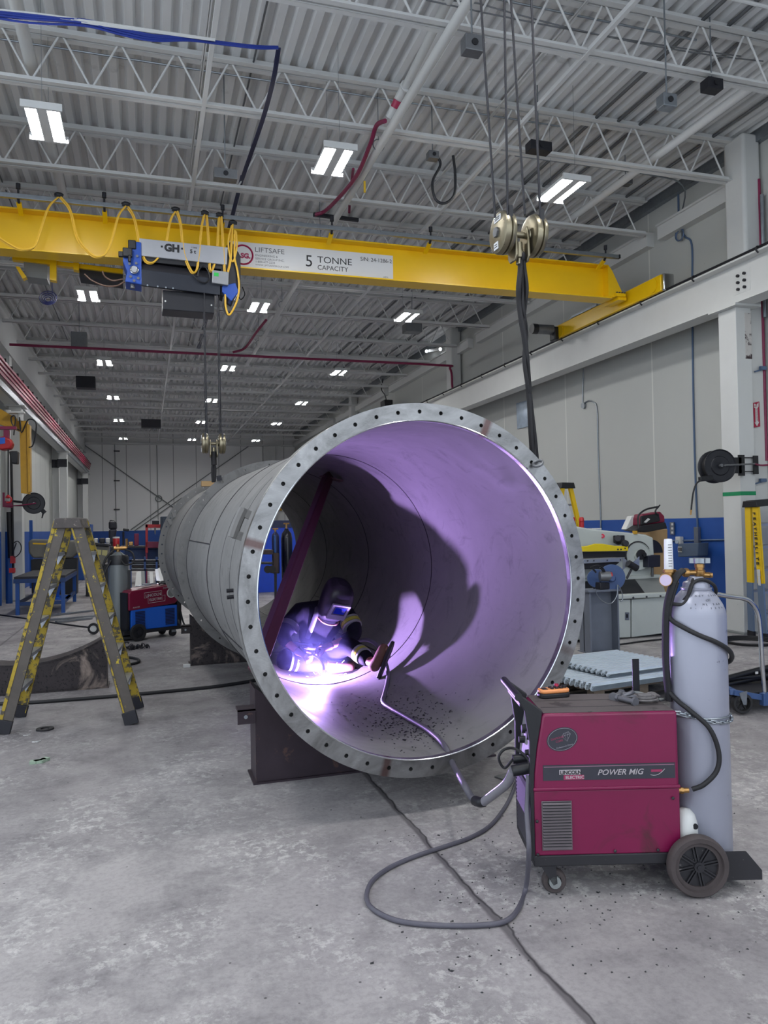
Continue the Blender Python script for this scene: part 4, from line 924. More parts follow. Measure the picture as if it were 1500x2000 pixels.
# welding fume glowing around the arc, and the arc itself
ar = tag(MB().sph((0, 0, 0), .016, 16, 10).build('welding_arc', mat('arc_glow', (.56, .36, 1.), .5, emit=ARC_L, var=0)), 'blinding bluish-white welding arc at the torch tip', 'arc')
ar.location = ARC-V((0, 0, .012)); 
sp = MB(); random.seed(5)
for i in range(16):
    d = V((random.gauss(0, 1), random.gauss(0, 1), abs(random.gauss(0, .8)))).normalized(); a = ARC+d*random.uniform(.03, .30)
    sp.tube([a, a+d*random.uniform(.006, .03)], .0009, 4)
tag(sp.build('sparks', mat('spark', (.95, .9, 1.), .5, emit=18, var=0)), 'fine sparks flying off the welding arc', 'sparks', kind='stuff')
vm = bpy.data.materials.new('fume'); vm.use_nodes = True; nt = vm.node_tree; N = nt.nodes; L = nt.links
for n_ in list(N): N.remove(n_)
out = N.new('ShaderNodeOutputMaterial'); pv = N.new('ShaderNodeVolumePrincipled'); L.new(pv.outputs[0], out.inputs['Volume'])
pv.inputs['Color'].default_value = (.42, .50, 1.0, 1); pv.inputs['Anisotropy'].default_value = .0
co = N.new('ShaderNodeTexCoord').outputs['Object']
ln = N.new('ShaderNodeVectorMath'); ln.operation = 'LENGTH'; L.new(co, ln.inputs[0])
f1 = ramp(N, L, ln.outputs['Value'], [(0., 1.), (.35, .65), (.98, 0.)])
f2 = ramp(N, L, nz(N, L, co, 2.6, 3, .6, 1.2), [(.35, .15), (.7, 1.)])
mu = N.new('ShaderNodeMath'); mu.operation = 'MULTIPLY'; L.new(f1, mu.inputs[0]); L.new(f2, mu.inputs[1])
m2 = N.new('ShaderNodeMath'); m2.operation = 'MULTIPLY'; L.new(mu.outputs[0], m2.inputs[0]); m2.inputs[1].default_value = .55; L.new(m2.outputs[0], pv.inputs['Density'])
fu = MB().sph((0, 0, 0), 1.0, 24, 14).build('welding_fume', vm)
fu.location = (1.27, 6.15, .60); fu.scale = (.36, .34, .34); fu.rotation_euler = (0, .5, 0)
tag(fu, 'bluish welding fume glowing around the torch and hands', 'smoke', kind='stuff')
# ================================================================ WIRE-FEED WELDER IN FRONT
MR = math.atan2(-.18, .602); MO = V((1.575, 2.959, 0))
wm = thing('welding_machine', 'dusty maroon wire-feed welding machine on wheels in front of the pipe', 'welding machine', MO, MR)
MAR = mat('maroon_enamel', rgb(116, 15, 64), .38, var=.10, vs=4, wear=rgb(196, 176, 176), wt=.735, ws=16, wear2=(rgb(78, 30, 44), .60, 3.2))
DUST = mat('dusty_black', rgb(34, 33, 38), .6, var=.25, vs=9, wear=rgb(96, 92, 92), wt=.64, ws=14)
TOPD = mat('dusty_top', rgb(88, 80, 80), .75, var=.22, vs=5, wear=rgb(52, 46, 48), wt=.6, ws=9)
LG = mat('light_machine_grey', rgb(150, 146, 156), .5, .2, var=.15, vs=8)
MW = .36
# casing: door above the crease, side panel below
out_ = [(0, .45), (.004, .52), (.016, .62), (.034, .72), (.042, .765), (.05, .778), (.62, .778), (.628, .77), (.63, .45)]
cs = MB().prism([(x, 0, z) for x, z in out_], (0, MW, 0)).build('upper_casing', MAR, wm, bevel=.012, seg=3)
MB().bx(-.001, .633, -.005, MW+.005, .448, .462).build('door_lip', MAR, wm, bevel=.004)
MB().bx(.0, .632, .004, MW-.004, .17, .448).build('lower_casing', MAR, wm, bevel=.006)
MB().bx(.05, .618, .01, MW-.01, .7775, .7805).build('dusty_top_skin', TOPD, wm, bevel=.001, smooth=0)
for yy in (.10, .225): MB().bx(.06, .61, yy, yy+.004, .7803, .7815).build('top_groove', DUST, wm, smooth=0)
MB().bx(-.005, .64, .0, MW, .125, .172).build('base_tray', DUST, wm, bevel=.005)
MB().bx(.62, .93, .02, MW-.0, .05, .075).bx(.62, .66, .02, MW, .05, .14).build('cylinder_platform', DUST, wm, smooth=0)
MB().prism([(.80, -.005, .05), (.975, -.005, .05), (.975, -.005, .09), (.91, -.005, .17), (.80, -.005, .17)], (0, .01, 0)).build('platform_side', DUST, wm, smooth=0)
MB().prism([(.80, MW-.01, .05), (.975, MW-.01, .05), (.975, MW-.01, .09), (.91, MW-.01, .17), (.80, MW-.01, .17)], (0, .01, 0)).build('platform_side', DUST, wm, smooth=0)
# louvres
MB().bx(.032, .162, -.0035, -.0005, .195, .405).build('louvre_panel', mat('louvre_grey', rgb(104, 96, 100), .6, var=.15, vs=14), wm, bevel=.002)
MB().bx(.036, .158, -.0045, -.003, .203, .402).build('louvre_shadow_gap', BLACK, wm, smooth=0)
for i in range(16):
    z = .204+.0125*i; MB().prism([(.036, -.003, z), (.036, -.013, z+.001), (.036, -.004, z+.0068)], (.122, 0, 0)).build('louvre_slat', mat('louvre_grey', None), wm, smooth=0)
for x, z in ((.012, .32), (.012, .178), (.60, .405), (.345, .185), (.53, .185)):
    MB().sph((x, -.002, z), (.007, .005, .007), 10, 6).build('screw', DUST, wm)
# name strip
DEC = mat('decal_charcoal', rgb(48, 48, 58), .45, var=.15, vs=20, wear=rgb(110, 100, 108), wt=.7, ws=30)
ds = MB().bx(.042, .612, -.002, -.0005, .492, .558).build('name_strip', DEC, wm, smooth=0)
MB().bx(.046, .608, -.003, -.0015, .549, .5515).build('pinstripe', mat('pinstripe', rgb(150, 110, 130), .5, var=0), ds, smooth=0)
TXT = mat('decal_text', rgb(176, 168, 172), .5, var=.1, vs=40)
MF = lambda x, z: frame(V((x, -.0032, z)), (1, 0, 0), (0, 0, 1))
MB().bx(.112, .203, -.003, -.001, .516, .537).build('badge_field', TXT, ds, smooth=0)
MB().bx(.130, .218, -.003, -.001, .495, .514).build('badge_field', mat('badge_red', rgb(150, 44, 84), .5, var=.1), ds, smooth=0)
text('LINCOLN', .0215, INK, ds, MF(.115, .5185), bold=.0008, sx=1.0); text('ELECTRIC', .0185, TXT, ds, MF(.138, .4985), bold=.0004)
text('POWER MIG', .034, TXT, ds, MF(.275, .5115), shear=.3, bold=.0002, sx=1.05)
MB().bx(.508, .556, -.003, -.001, .520, .530).build('badge_field', mat('badge_red', None), ds, smooth=0)
MB().tube([(.505+.062*t, -.003, .508-.006*math.sin(PI*t)+.024*t*t) for t in [i/12 for i in range(13)]], .0012, 4).build('swoosh', TXT, ds)
# oval emblem with an outlined gem
oc = V((.128, -.0, .668)); tl = math.radians(14)
def O2(u, v, d=.0018): return (oc.x+u*math.cos(tl)-v*math.sin(tl)+.04*v*0, -d, oc.z+u*math.sin(tl)+v*math.cos(tl))
ov = MB().prism([O2(.068*math.cos(2*PI*i/40), .050*math.sin(2*PI*i/40), .0018) for i in range(40)], (0, .0016, 0)).build('oval_sticker', DEC, wm, smooth=0)
LN = mat('sticker_line', rgb(150, 146, 156), .5, var=.1)
MB().tube([O2(.063*math.cos(2*PI*i/40), .046*math.sin(2*PI*i/40), .0022) for i in range(40)], .0007, 4, closed=True).build('sticker_line', LN, ov)
gem = [(.002, .012), (.012, .022), (.034, .024), (.040, .014), (.018, -.014)]
MB().tube([O2(*g, .0022) for g in gem], .0007, 4, closed=True).tube([O2(*gem[0], .0022), O2(*gem[3], .0022)], .0006, 4).tube([O2(.014, .012, .0022), O2(*gem[4], .0022), O2(.028, .013, .0022)], .0006, 4).tube([O2(*gem[1], .0022), O2(.014, .012, .0022), O2(.023, .023, .0022), O2(.028, .013, .0022), O2(*gem[2], .0022)], .0006, 4).build('gem_outline', LN, ov)
text('Professional\'s Choice', .0085, LN, ov, frame(V(O2(-.034, -.034, .0022)), V(O2(1, 0))-V(O2(0, 0)), V(O2(0, 1))-V(O2(0, 0))))
text('DIAMOND', .012, mat('badge_red', None), ov, frame(V(O2(-.048, .006, .0022)), V(O2(1, 0))-V(O2(0, 0)), V(O2(0, 1))-V(O2(0, 0))))
text('CORE', .012, mat('badge_red', None), ov, frame(V(O2(-.030, -.008, .0022)), V(O2(1, 0))-V(O2(0, 0)), V(O2(0, 1))-V(O2(0, 0))))
# front: black bezel, control panel, handle, lower louvred grille
for y0, y1 in ((.0, .028), (MW-.028, MW)):
    MB().prism([(-.012, y0, .15), (.002, y0, .15), (.002, y0, .45), (.006, y0, .53), (.018, y0, .63), (.038, y0, .735), (.046, y0, .79), (-.02, y0, .84), (-.052, y0, .862), (-.066, y0, .85), (-.03, y0, .79), (-.012, y0, .66), (-.014, y0, .5)], (0, y1-y0, 0)).build('front_cheek', BLACK, wm, bevel=.004, smooth=0)
hd = MB().cyl((-.056, -.004, .852), (-.056, MW+.004, .852), .017, n=18).build('handle_bar', BLACK, wm)
MB().bx(-.046, -.03, .03, MW-.03, .80, .835).build('handle_web', BLACK, wm, bevel=.004, smooth=0)
MB().prism([(-.004, .028, .45), (.016, .028, .63), (.036, .028, .74), (.05, .028, .74), (.05, .028, .45)], (0, MW-.056, 0)).build('control_panel', LG, wm, smooth=0)
for y, z, r in ((.10, .66, .022), (.21, .66, .022), (.10, .585, .014), (.25, .60, .018)):
    MB().cyl((.0+(z-.45)*.1, y, z), (-.028+(z-.45)*.1, y, z), r, r*.85, n=16).build('control_knob', BLACK, wm, bevel=.003)
MB().bx(-.012, .0, .03, MW-.03, .15, .45).build('front_grille', DUST, wm, smooth=0)
for i in range(14): MB().prism([(-.012, .05, .19+.017*i), (-.02, .05, .193+.017*i), (-.012, .05, .202+.017*i)], (0, MW-.10, 0)).build('grille_slat', mat('louvre_dark', rgb(66, 64, 70), .6, var=.1), wm, smooth=0)
MB().cyl((0, .09, .52), (-.075, .09, .508), .026, .024, n=16).cyl((0, .15, .545), (-.06, .15, .54), .020, n=14).build('torch_socket', BLACK, wm)
# wheels and casters
def wheel(y, s):
    w = MB().lathe([(.085, -.025), (.122, -.025), (.128, -.018), (.130, 0), (.128, .018), (.122, .025), (.104, .025), (.10, .012), (.085, .012)], (.685, y, .13), (0, s, 0), 40, closed=True).build('wheel', mat('wheel_rubber', rgb(70, 62, 62), .75, var=.25, vs=14), wm)
    MB().lathe([(.0, .004), (.030, .004), (.034, .0), (.1, .0), (.1, -.012), (.03, -.012)], (.685, y, .13), (0, s, 0), 32).build('wheel_disc', DUST, w)
    for k in range(8):
        a = 2*PI*k/8+.2; d = V((math.cos(a), 0, math.sin(a))); q = V((-d.z, 0, d.x)); c = V((.685, y+s*.004, .13))
        for e in (-.006, .006): MB().bar(c+d*.02+q*e, c+d*.1+q*e, .006, .012, up=(0, 1, 0)).build('spoke', DUST, w, smooth=0)
    MB().cyl((.685, y, .13), (.685, y+s*.02, .13), .022, n=18).cyl((.685, y+s*.02, .13), (.685, y+s*.026, .13), .011, n=10).build('hub', DUST, w)
wheel(-.035, -1); wheel(MW+.035, 1)
MB().cyl((.685, -.03, .13), (.685, MW+.03, .13), .011, n=10).build('axle', DUST, wm)
def caster(x, y):
    c = MB().prism([(x-.035, y-.030, .128), (x+.03, y-.030, .128), (x+.035, y-.030, .05), (x+.018, y-.030, .042)], (0, .004, 0)).prism([(x-.035, y+.026, .128), (x+.03, y+.026, .128), (x+.035, y+.026, .05), (x+.018, y+.026, .042)], (0, .004, 0)).bx(x-.04, x+.035, y-.032, y+.032, .122, .130).build('caster_fork', DUST, wm, smooth=0)
    MB().lathe([(.03, -.017), (.047, -.017), (.052, -.009), (.053, 0), (.052, .009), (.047, .017), (.03, .017), (.028, .006), (.028, -.006)], (x+.026, y, .053), (0, 1, 0), 28, closed=True).build('caster_wheel', mat('wheel_rubber', None), c)
    MB().cyl((x+.026, y-.03, .053), (x+.026, y+.03, .053), .026, .026, n=14).build('caster_hub', GREYP, c)
caster(.06, .035); caster(.06, MW-.035)
MB().cyl((.628, .02, .43), (.675, .015, .432), .011, n=10).cyl((.64, .02, .43), (.652, .02, .43), .015, n=6).build('gas_fitting', BRASS, wm)
# white bottle cap guard standing behind the wheel
t = thing('cylinder_guard', 'pale steel cylinder cap behind the rear wheel of the maroon machine', 'cap', MO, MR)
MB().lathe([(.048, 0), (.052, .02), (.05, .09), (.04, .125), (.022, .145), (0, .15)], (.675, .06, .19), (0, 0, 1), 24).build('cap_shell', WHITE, t)
MB().cyl((.70, .0125, .275), (.70, .02, .275), .012, n=14).build('cap_hole', BLACK, t)
MB().bx(.66, .70, .04, .08, .075, .19).build('cap_post', DARK, t, smooth=0)

# ---------------------------------------------------------------- gas cylinder strapped to the back
CX, CY_, CR = .786, .145, .1235
gc = thing('gas_cylinder', 'tall pale grey scuffed gas cylinder chained to the maroon welding machine', 'gas cylinder', MO, MR)
CYLM = mat('cylinder_grey', rgb(152, 154, 168), .33, .2, var=.07, vs=3, wear=rgb(70, 66, 74), wt=.685, ws=13, bump=.05, bs=14)
MB().lathe([(.10, .078), (.118, .084), (CR, .10), (CR, 1.17), (CR-.004, 1.195), (CR-.014, 1.222), (CR-.032, 1.252), (CR-.050, 1.274), (.062, 1.285), (.0585, 1.29), (.0575, 1.312), (.054, 1.320), (.040, 1.326), (.030, 1.345)], (CX, CY_, 0), (0, 0, 1), 48).build('cylinder_body', CYLM, gc, smooth=50)
MB().lathe([(.064, 1.285), (.066, 1.289), (.066, 1.295), (.060, 1.297)], (CX, CY_, 0), (0, 0, 1), 32).build('neck_ring', CYLM, gc)
for k, (z, s, n_) in enumerate(((1.242, 'GT', .018), (1.226, '6 ML 3AA', .013), (1.262, 'INGT 2155', .012), (1.21, '0-1 2256', .012))):
    for i, ch in enumerate(s):
        a = -PI/2+MR*0+.12+(i-len(s)/2)*(.13+.02*k); rr = CR-.006 if z < 1.24 else CR-.035
        rr = {1.242: .1025, 1.226: .1095, 1.262: .0865, 1.21: .116}[z]
        if ch != ' ': text(ch, n_, mat('stamp', rgb(120, 122, 132), .5), gc, frame(V((CX+rr*math.cos(a), CY_+rr*math.sin(a), z)), (-math.sin(a), math.cos(a), 0), (-.6*math.cos(a), -.6*math.sin(a), .8)), name='stamped_letter', ext=.001)
DZ = -.045
v = MB().lathe([(.020, 1.345), (.024, 1.35), (.024, 1.372), (.019, 1.375), (.019, 1.382), (.022, 1.384), (.022, 1.40), (.012, 1.402), (.010, 1.41)], (CX+.018, CY_, 0), (0, 0, 1), 18).build('valve_body', BRASS, gc)
MB().cyl((CX+.018, CY_, 1.352), (CX+.056, CY_-.02, 1.35), .013, n=12).cyl((CX+.056, CY_-.02, 1.35), (CX+.066, CY_-.023, 1.35), .011, n=8).cyl((CX, CY_, 1.362), (CX-.035, CY_, 1.362), .012, n=12).build('valve_port', BRASS, v)
hw_ = MB(); pts = []
for i in range(48):
    a = 2*PI*i/48; r_ = .042+.006*math.cos(8*a); pts.append((CX+.018+r_*math.cos(a), CY_+r_*math.sin(a), 1.405))
hw_.prism(pts, (0, 0, .022)).build('hand_wheel', GALV, v, smooth=30)
rg = MB().lathe([(.012, 0), (.019, .004), (.021, .014), (.019, .026), (.014, .03), (.010, .04)], (CX-.03, CY_, 1.362), (-1, 0, 0), 16).cyl((CX-.065, CY_, 1.362), (CX-.11, CY_, 1.362), .012, n=10).build('regulator', BRASS, gc)
rg2 = MB().lathe([(.020, -.03), (.024, -.02), (.024, .012), (.029, .014), (.029, .026), (.024, .028)], (CX-.12, CY_, 1.352), (0, 0, 1), 18).build('regulator_body', BRASS, rg)
MB().lathe([(.020, 0), (.021, .004), (.0185, .13), (.017, .138), (0, .14)], (CX-.122, CY_, 1.378), (0, 0, 1), 18).build('flow_tube', mat('flow_tube', rgb(222, 222, 226), .12, var=.1, vs=30), rg)
for i in range(9): MB().bx(CX-.130, CX-.114, CY_-.0215, CY_-.018, 1.393+.012*i, 1.3955+.012*i).build('tube_scale', GREYI, rg, smooth=0)
ga = MB().cyl((CX-.140, CY_-.01, 1.335), (CX-.155, CY_-.045, 1.334), .028, n=24).build('pressure_gauge', BRASS, rg)
MB().cyl((CX-.155, CY_-.045, 1.334), (CX-.1558, CY_-.0468, 1.334), .025, n=24).build('gauge_face', mat('gauge_face', rgb(196, 180, 206), .3, var=.05), ga)
MB().cyl((CX-.095, CY_-.02, 1.35), (CX-.095, CY_-.02, 1.315), .008, n=8).build('outlet', BRASS, rg)
# safety chain
ch = thing('safety_chain', 'steel chain round the gas cylinder above the maroon casing', 'chain', MO, MR)
def chain_links(P, name, par, r=.0036, L_=.026):
    P = [V(p) for p in P]; acc = 0; pts = [P[0]]
    for a, b in zip(P[:-1], P[1:]):
        d = (b-a).length; acc += d
        if acc >= L_*.75: pts.append(b); acc = 0
    for i, (a, b) in enumerate(zip(pts[:-1], pts[1:])):
        d = (b-a).normalized(); n_ = V((0, 0, 1)) if i % 2 else d.cross(V((0, 0, 1))).normalized(); s = n_.cross(d).normalized(); c = (a+b)/2; l = (b-a).length*.78; w = l*.34
        ring = [c+d*(math.copysign(max(0, l-w), math.cos(t))*.75+w*math.cos(t))+s*w*math.sin(t) for t in [2*PI*k/14 for k in range(14)]]
        MB().tube(ring, r, 6, closed=True).build(name, GALV, par)
arc_ = [(CX+(CR+.008)*math.cos(a), CY_+(CR+.008)*math.sin(a), .742-.028*max(0, math.sin(PI*(i/40)))) for i, a in enumerate([math.radians(-128+i*4) for i in range(41)])]
chain_links(smooth_path([(.625, .02, .765), (.66, .02, .762), (.69, .025, .750)]+arc_[::2], 6), 'chain_link', ch)
MB().torus((CX+.0, CY_, .735), CR+.004, .004, (0, 0, 1), 40, 6, a0=0, a1=2*PI).build('chain_tail', GALV, ch)
# hoses
gh = thing('gas_hose', 'black gas hose running from the regulator round the cylinder to the machine', 'hose', MO, MR)
hx = [(CX-.095, CY_-.02, 1.32), (CX-.12, CY_-.03, 1.26), (CX-.135, CY_-.03, 1.20), (CX-.132, CY_-.03, 1.16), (CX-.11, CY_-.085, 1.135), (CX-.05, CY_-.130, 1.10), (CX+.02, CY_-.140, 1.07), (CX+.09, CY_-.105, 1.03), (CX+.135, CY_-.04, .985), (CX+.14, CY_+.02, .95), (CX+.10, CY_+.1, .92), (CX, CY_+.145, .90), (CX-.11, CY_+.09, .88), (CX-.14, CY_, .84), (CX-.12, CY_-.06, .80), (CX-.09, CY_-.115, .77), (CX-.02, CY_-.145, .70), (CX+.015, CY_-.150, .60), (CX+.005, CY_-.150, .52), (CX-.05, CY_-.145, .46), (CX-.095, CY_-.13, .435)]
MB().tube(smooth_path(hx, 7), .0105, 10).build('hose_run', RUBBER, gh)
MB().tube(smooth_path([(CX-.09, CY_-.03, 1.22), (CX-.06, CY_-.06, 1.27), (CX-.035, CY_-.055, 1.32), (CX+.01, CY_-.05, 1.333), (CX+.06, CY_-.04, 1.31), (CX+.085, CY_-.01, 1.275), (CX+.09, CY_+.03, 1.25)], 7), .008, 8).tube(smooth_path([(CX-.12, CY_-.03, 1.225), (CX-.08, CY_-.06, 1.23), (CX-.05, CY_-.05, 1.29), (CX-.02, CY_-.02, 1.335)], 7), .008, 8).build('hose_loop', RUBBER, gh)
bs = thing('cable_sleeve', 'black fabric cable sleeve hanging beside the gas cylinder', 'sleeve', MO, MR)
MB().tube(smooth_path([(CX-.07, CY_-.03, 1.375), (CX-.10, CY_-.04, 1.355), (CX-.125, CY_-.035, 1.30), (CX-.145, CY_-.02, 1.20), (CX-.15, CY_-.01, 1.05), (CX-.15, CY_-.01, .95), (CX-.145, CY_-.01, .86), (CX-.14, CY_-.005, .79)], 6), .021, 10, flat=.6).build('sleeve_tube', SL, bs)
# things lying on the machine
pd_ = thing('pendant_control', 'orange and black crane pendant remote lying on top of the maroon machine', 'remote control', MO+Mx.Rotation(MR, 3, 'Z') @ V((.165, .305, .781)), MR+.22)
def rrect(hx_, hy_, r, n=5):
    P = []
    for cx, cy, a in ((hx_-r, hy_-r, 0), (-hx_+r, hy_-r, PI/2), (-hx_+r, -hy_+r, PI), (hx_-r, -hy_+r, 1.5*PI)):
        P += [(cx+r*math.cos(a+PI/2*i/n), cy+r*math.sin(a+PI/2*i/n)) for i in range(n+1)]
    return P
MB().prism([(x, y, 0) for x, y in rrect(.075, .036, .026)], (0, 0, .022)).build('lower_shell', BLACK, pd_, bevel=.005)
MB().prism([(x*(1 if abs(x) > .03 else .98), y*(.93 if abs(x) < .03 else 1), .022) for x, y in rrect(.074, .035, .025)], (0, 0, .018)).build('upper_shell', mat('remote_orange', rgb(232, 150, 92), .45, var=.05), pd_, bevel=.006)
for x, y in ((-.012, -.012), (-.012, .012), (.012, -.012), (.012, .012), (.034, .012), (.034, -.012)): MB().cyl((x, y, .04), (x, y, .047), .009, n=14).build('push_button', BLACK, pd_, bevel=.001)
MB().cyl((.026, .020, .04), (.026, .020, .055), .012, .010, n=16).build('stop_button', mat('button_red', rgb(170, 20, 60), .35, var=0), pd_)
MB().bx(-.06, -.035, -.018, .018, .040, .042).build('display', BLACK, pd_, smooth=0)
MB().cyl((.055, 0, .04), (.055, 0, .05), .012, n=16).build('key_switch', BLACK, pd_)
def shackle(lab, x, y, a, lift):
    t = thing('bow_shackle', lab, 'shackle', MO+Mx.Rotation(MR, 3, 'Z') @ V((x, y, .781)), MR+a, group='grey shackles on the machine')
    SH = mat('shackle_grey', rgb(112, 112, 118), .5, .5, var=.2, vs=20)
    MB().tube(smooth_path([(.0, -.032, .013), (.03, -.034, .014), (.058, -.022, .016+lift), (.066, 0, .018+lift), (.058, .022, .016+lift), (.03, .034, .014), (.0, .032, .013)], 5), .010, 10).build('bow', SH, t)
    MB().cyl((0, -.055, .014), (0, .052, .014), .0115, n=14).cyl((0, -.062, .014), (0, -.05, .014), .02, n=16).cyl((0, .034, .014), (0, .046, .014), .019, n=6).build('pin', SH, t)
shackle('grey bow shackle lying lower of the two on top of the maroon machine', .455, .155, .5, 0)
shackle('grey bow shackle propped behind another on top of the maroon machine', .455, .255, -.7, .012)
t = thing('webbing_strap', 'coiled grey braided strap on top of the maroon machine', 'strap', MO+Mx.Rotation(MR, 3, 'Z') @ V((.55, .15, .781)), MR)
MB().tube([(.048*math.cos(a)*(1-.02*a), .036*math.sin(a)*(1-.02*a), .008+.0014*a) for a in [i*.3 for i in range(60)]], .010, 7, flat=.55).build('coil', mat('strap_grey', rgb(112, 108, 108), .85, var=.35, vs=60), t)
MB().tube(smooth_path([(-.02, .05, .018), (.03, .09, .014), (.06, .10, .02), (.075, .06, .012), (.04, .02, .022)], 6), .012, 7, flat=.5).build('loose_end', mat('strap_grey', None), t)
t = thing('bent_bracket', 'dark bent flat bar standing upright on the maroon machine by the cylinder', 'bracket', MO+Mx.Rotation(MR, 3, 'Z') @ V((.555, .30, .781)), MR)
MB().bar((0, 0, .015), (0, 0, .17), .032, .006, up=(0, 1, 0)).build('upright', DARK, t, bevel=.001, smooth=0)
MB().bar((-.01, 0, .018), (.075, -.13, .006), .03, .005).build('foot', GREYP, t, bevel=.001, smooth=0)
# sleeve on the torch lead and the cords
lsd = at(945, 1566, D=3.6); sock = MO+Mx.Rotation(MR, 3, 'Z') @ V((-.07, .09, .508))
MB().tube(smooth_path([lsd, at(966, 1550, D=3.52), at(990, 1530, D=3.42), sock], 5), .021, 12).build('lead_sleeve', mat('clear_sleeve', rgb(126, 124, 132), .3, var=.15, vs=20), tp, world=True)
MB().tube(smooth_path([at(928, 1564, D=3.68), at(938, 1567, D=3.62), lsd], 4), .024, 10).build('sleeve_collar', BLACK, tp, world=True)
t = thing('control_cable', 'thin black control cable looping at the front of the maroon machine', 'cable', sock)
MB().tube(smooth_path([MO+Mx.Rotation(MR, 3, 'Z') @ V((-.06, .15, .54)), at(985, 1500, D=3.45), at(974, 1480, D=3.45), at(985, 1464, D=3.45), at(1005, 1462, D=3.45), at(1025, 1475, D=3.4), at(1036, 1490, D=3.36)], 6), .006, 8).build('loop', RUBBER, t, world=True)
t = thing('power_cable', 'grey power cord looped on the concrete in front of the maroon machine', 'cable', at(850, 1808, z=0))
F = lambda x, y: at(x, y, z=.011)
fr0 = MO+Mx.Rotation(MR, 3, 'Z') @ V((-.02, .03, .42))
cordp = [MO+Mx.Rotation(MR, 3, 'Z') @ V((-.012, .05, .50)), fr0, at(1029, 1590, D=3.28), at(1033, 1660, D=3.2), F(1027, 1735), F(1010, 1778), F(985, 1800), F(940, 1807), F(880, 1808), F(820, 1805), F(768, 1796), F(728, 1775), F(716, 1752), F(726, 1722), F(760, 1695), F(812, 1672), F(866, 1654), F(920, 1635), F(958, 1612), F(984, 1580), F(1000, 1550), F(1012, 1520), F(1030, 1500), F(1060, 1480)]
MB().tube(smooth_path(cordp, 7), .0105, 9).build('cord_run', LEADM, t, world=True)
t = thing('paper_scrap', 'dark grey scrap plate on the floor just behind the machine front', 'scrap', at(985, 1518, z=0))
MB().box((0, 0, .006), (.10, .07, .006), .3).build('scrap_body', STEEL, t, smooth=0)
# dark chips on the floor round the machine
fl = MB(); random.seed(11)
for i in range(330):
    x, y = (random.gauss(1050, 170), random.gauss(1700, 110)) if i % 3 else (random.uniform(850, 1500), random.uniform(1560, 1900))
    if y < 1560 or y > 1990 or x > 1495: continue
    c = at(x, y, z=.0); s = random.uniform(.002, .006)*(1.8 if random.random() < .1 else 1); th = random.uniform(0, PI)
    u = V((math.cos(th), math.sin(th), 0)); w = V((-u.y, u.x, 0))
    fl.add([c+u*s*1.4, c+w*s*.8, c-u*s, c-w*s*.9, c+V((0, 0, .004))], [(0, 1, 4), (1, 2, 4), (2, 3, 4), (3, 0, 4)])
tag(fl.build('slag_chips', BLACK, None, smooth=0), 'black slag chips scattered on the concrete around the maroon machine', 'slag', kind='stuff')
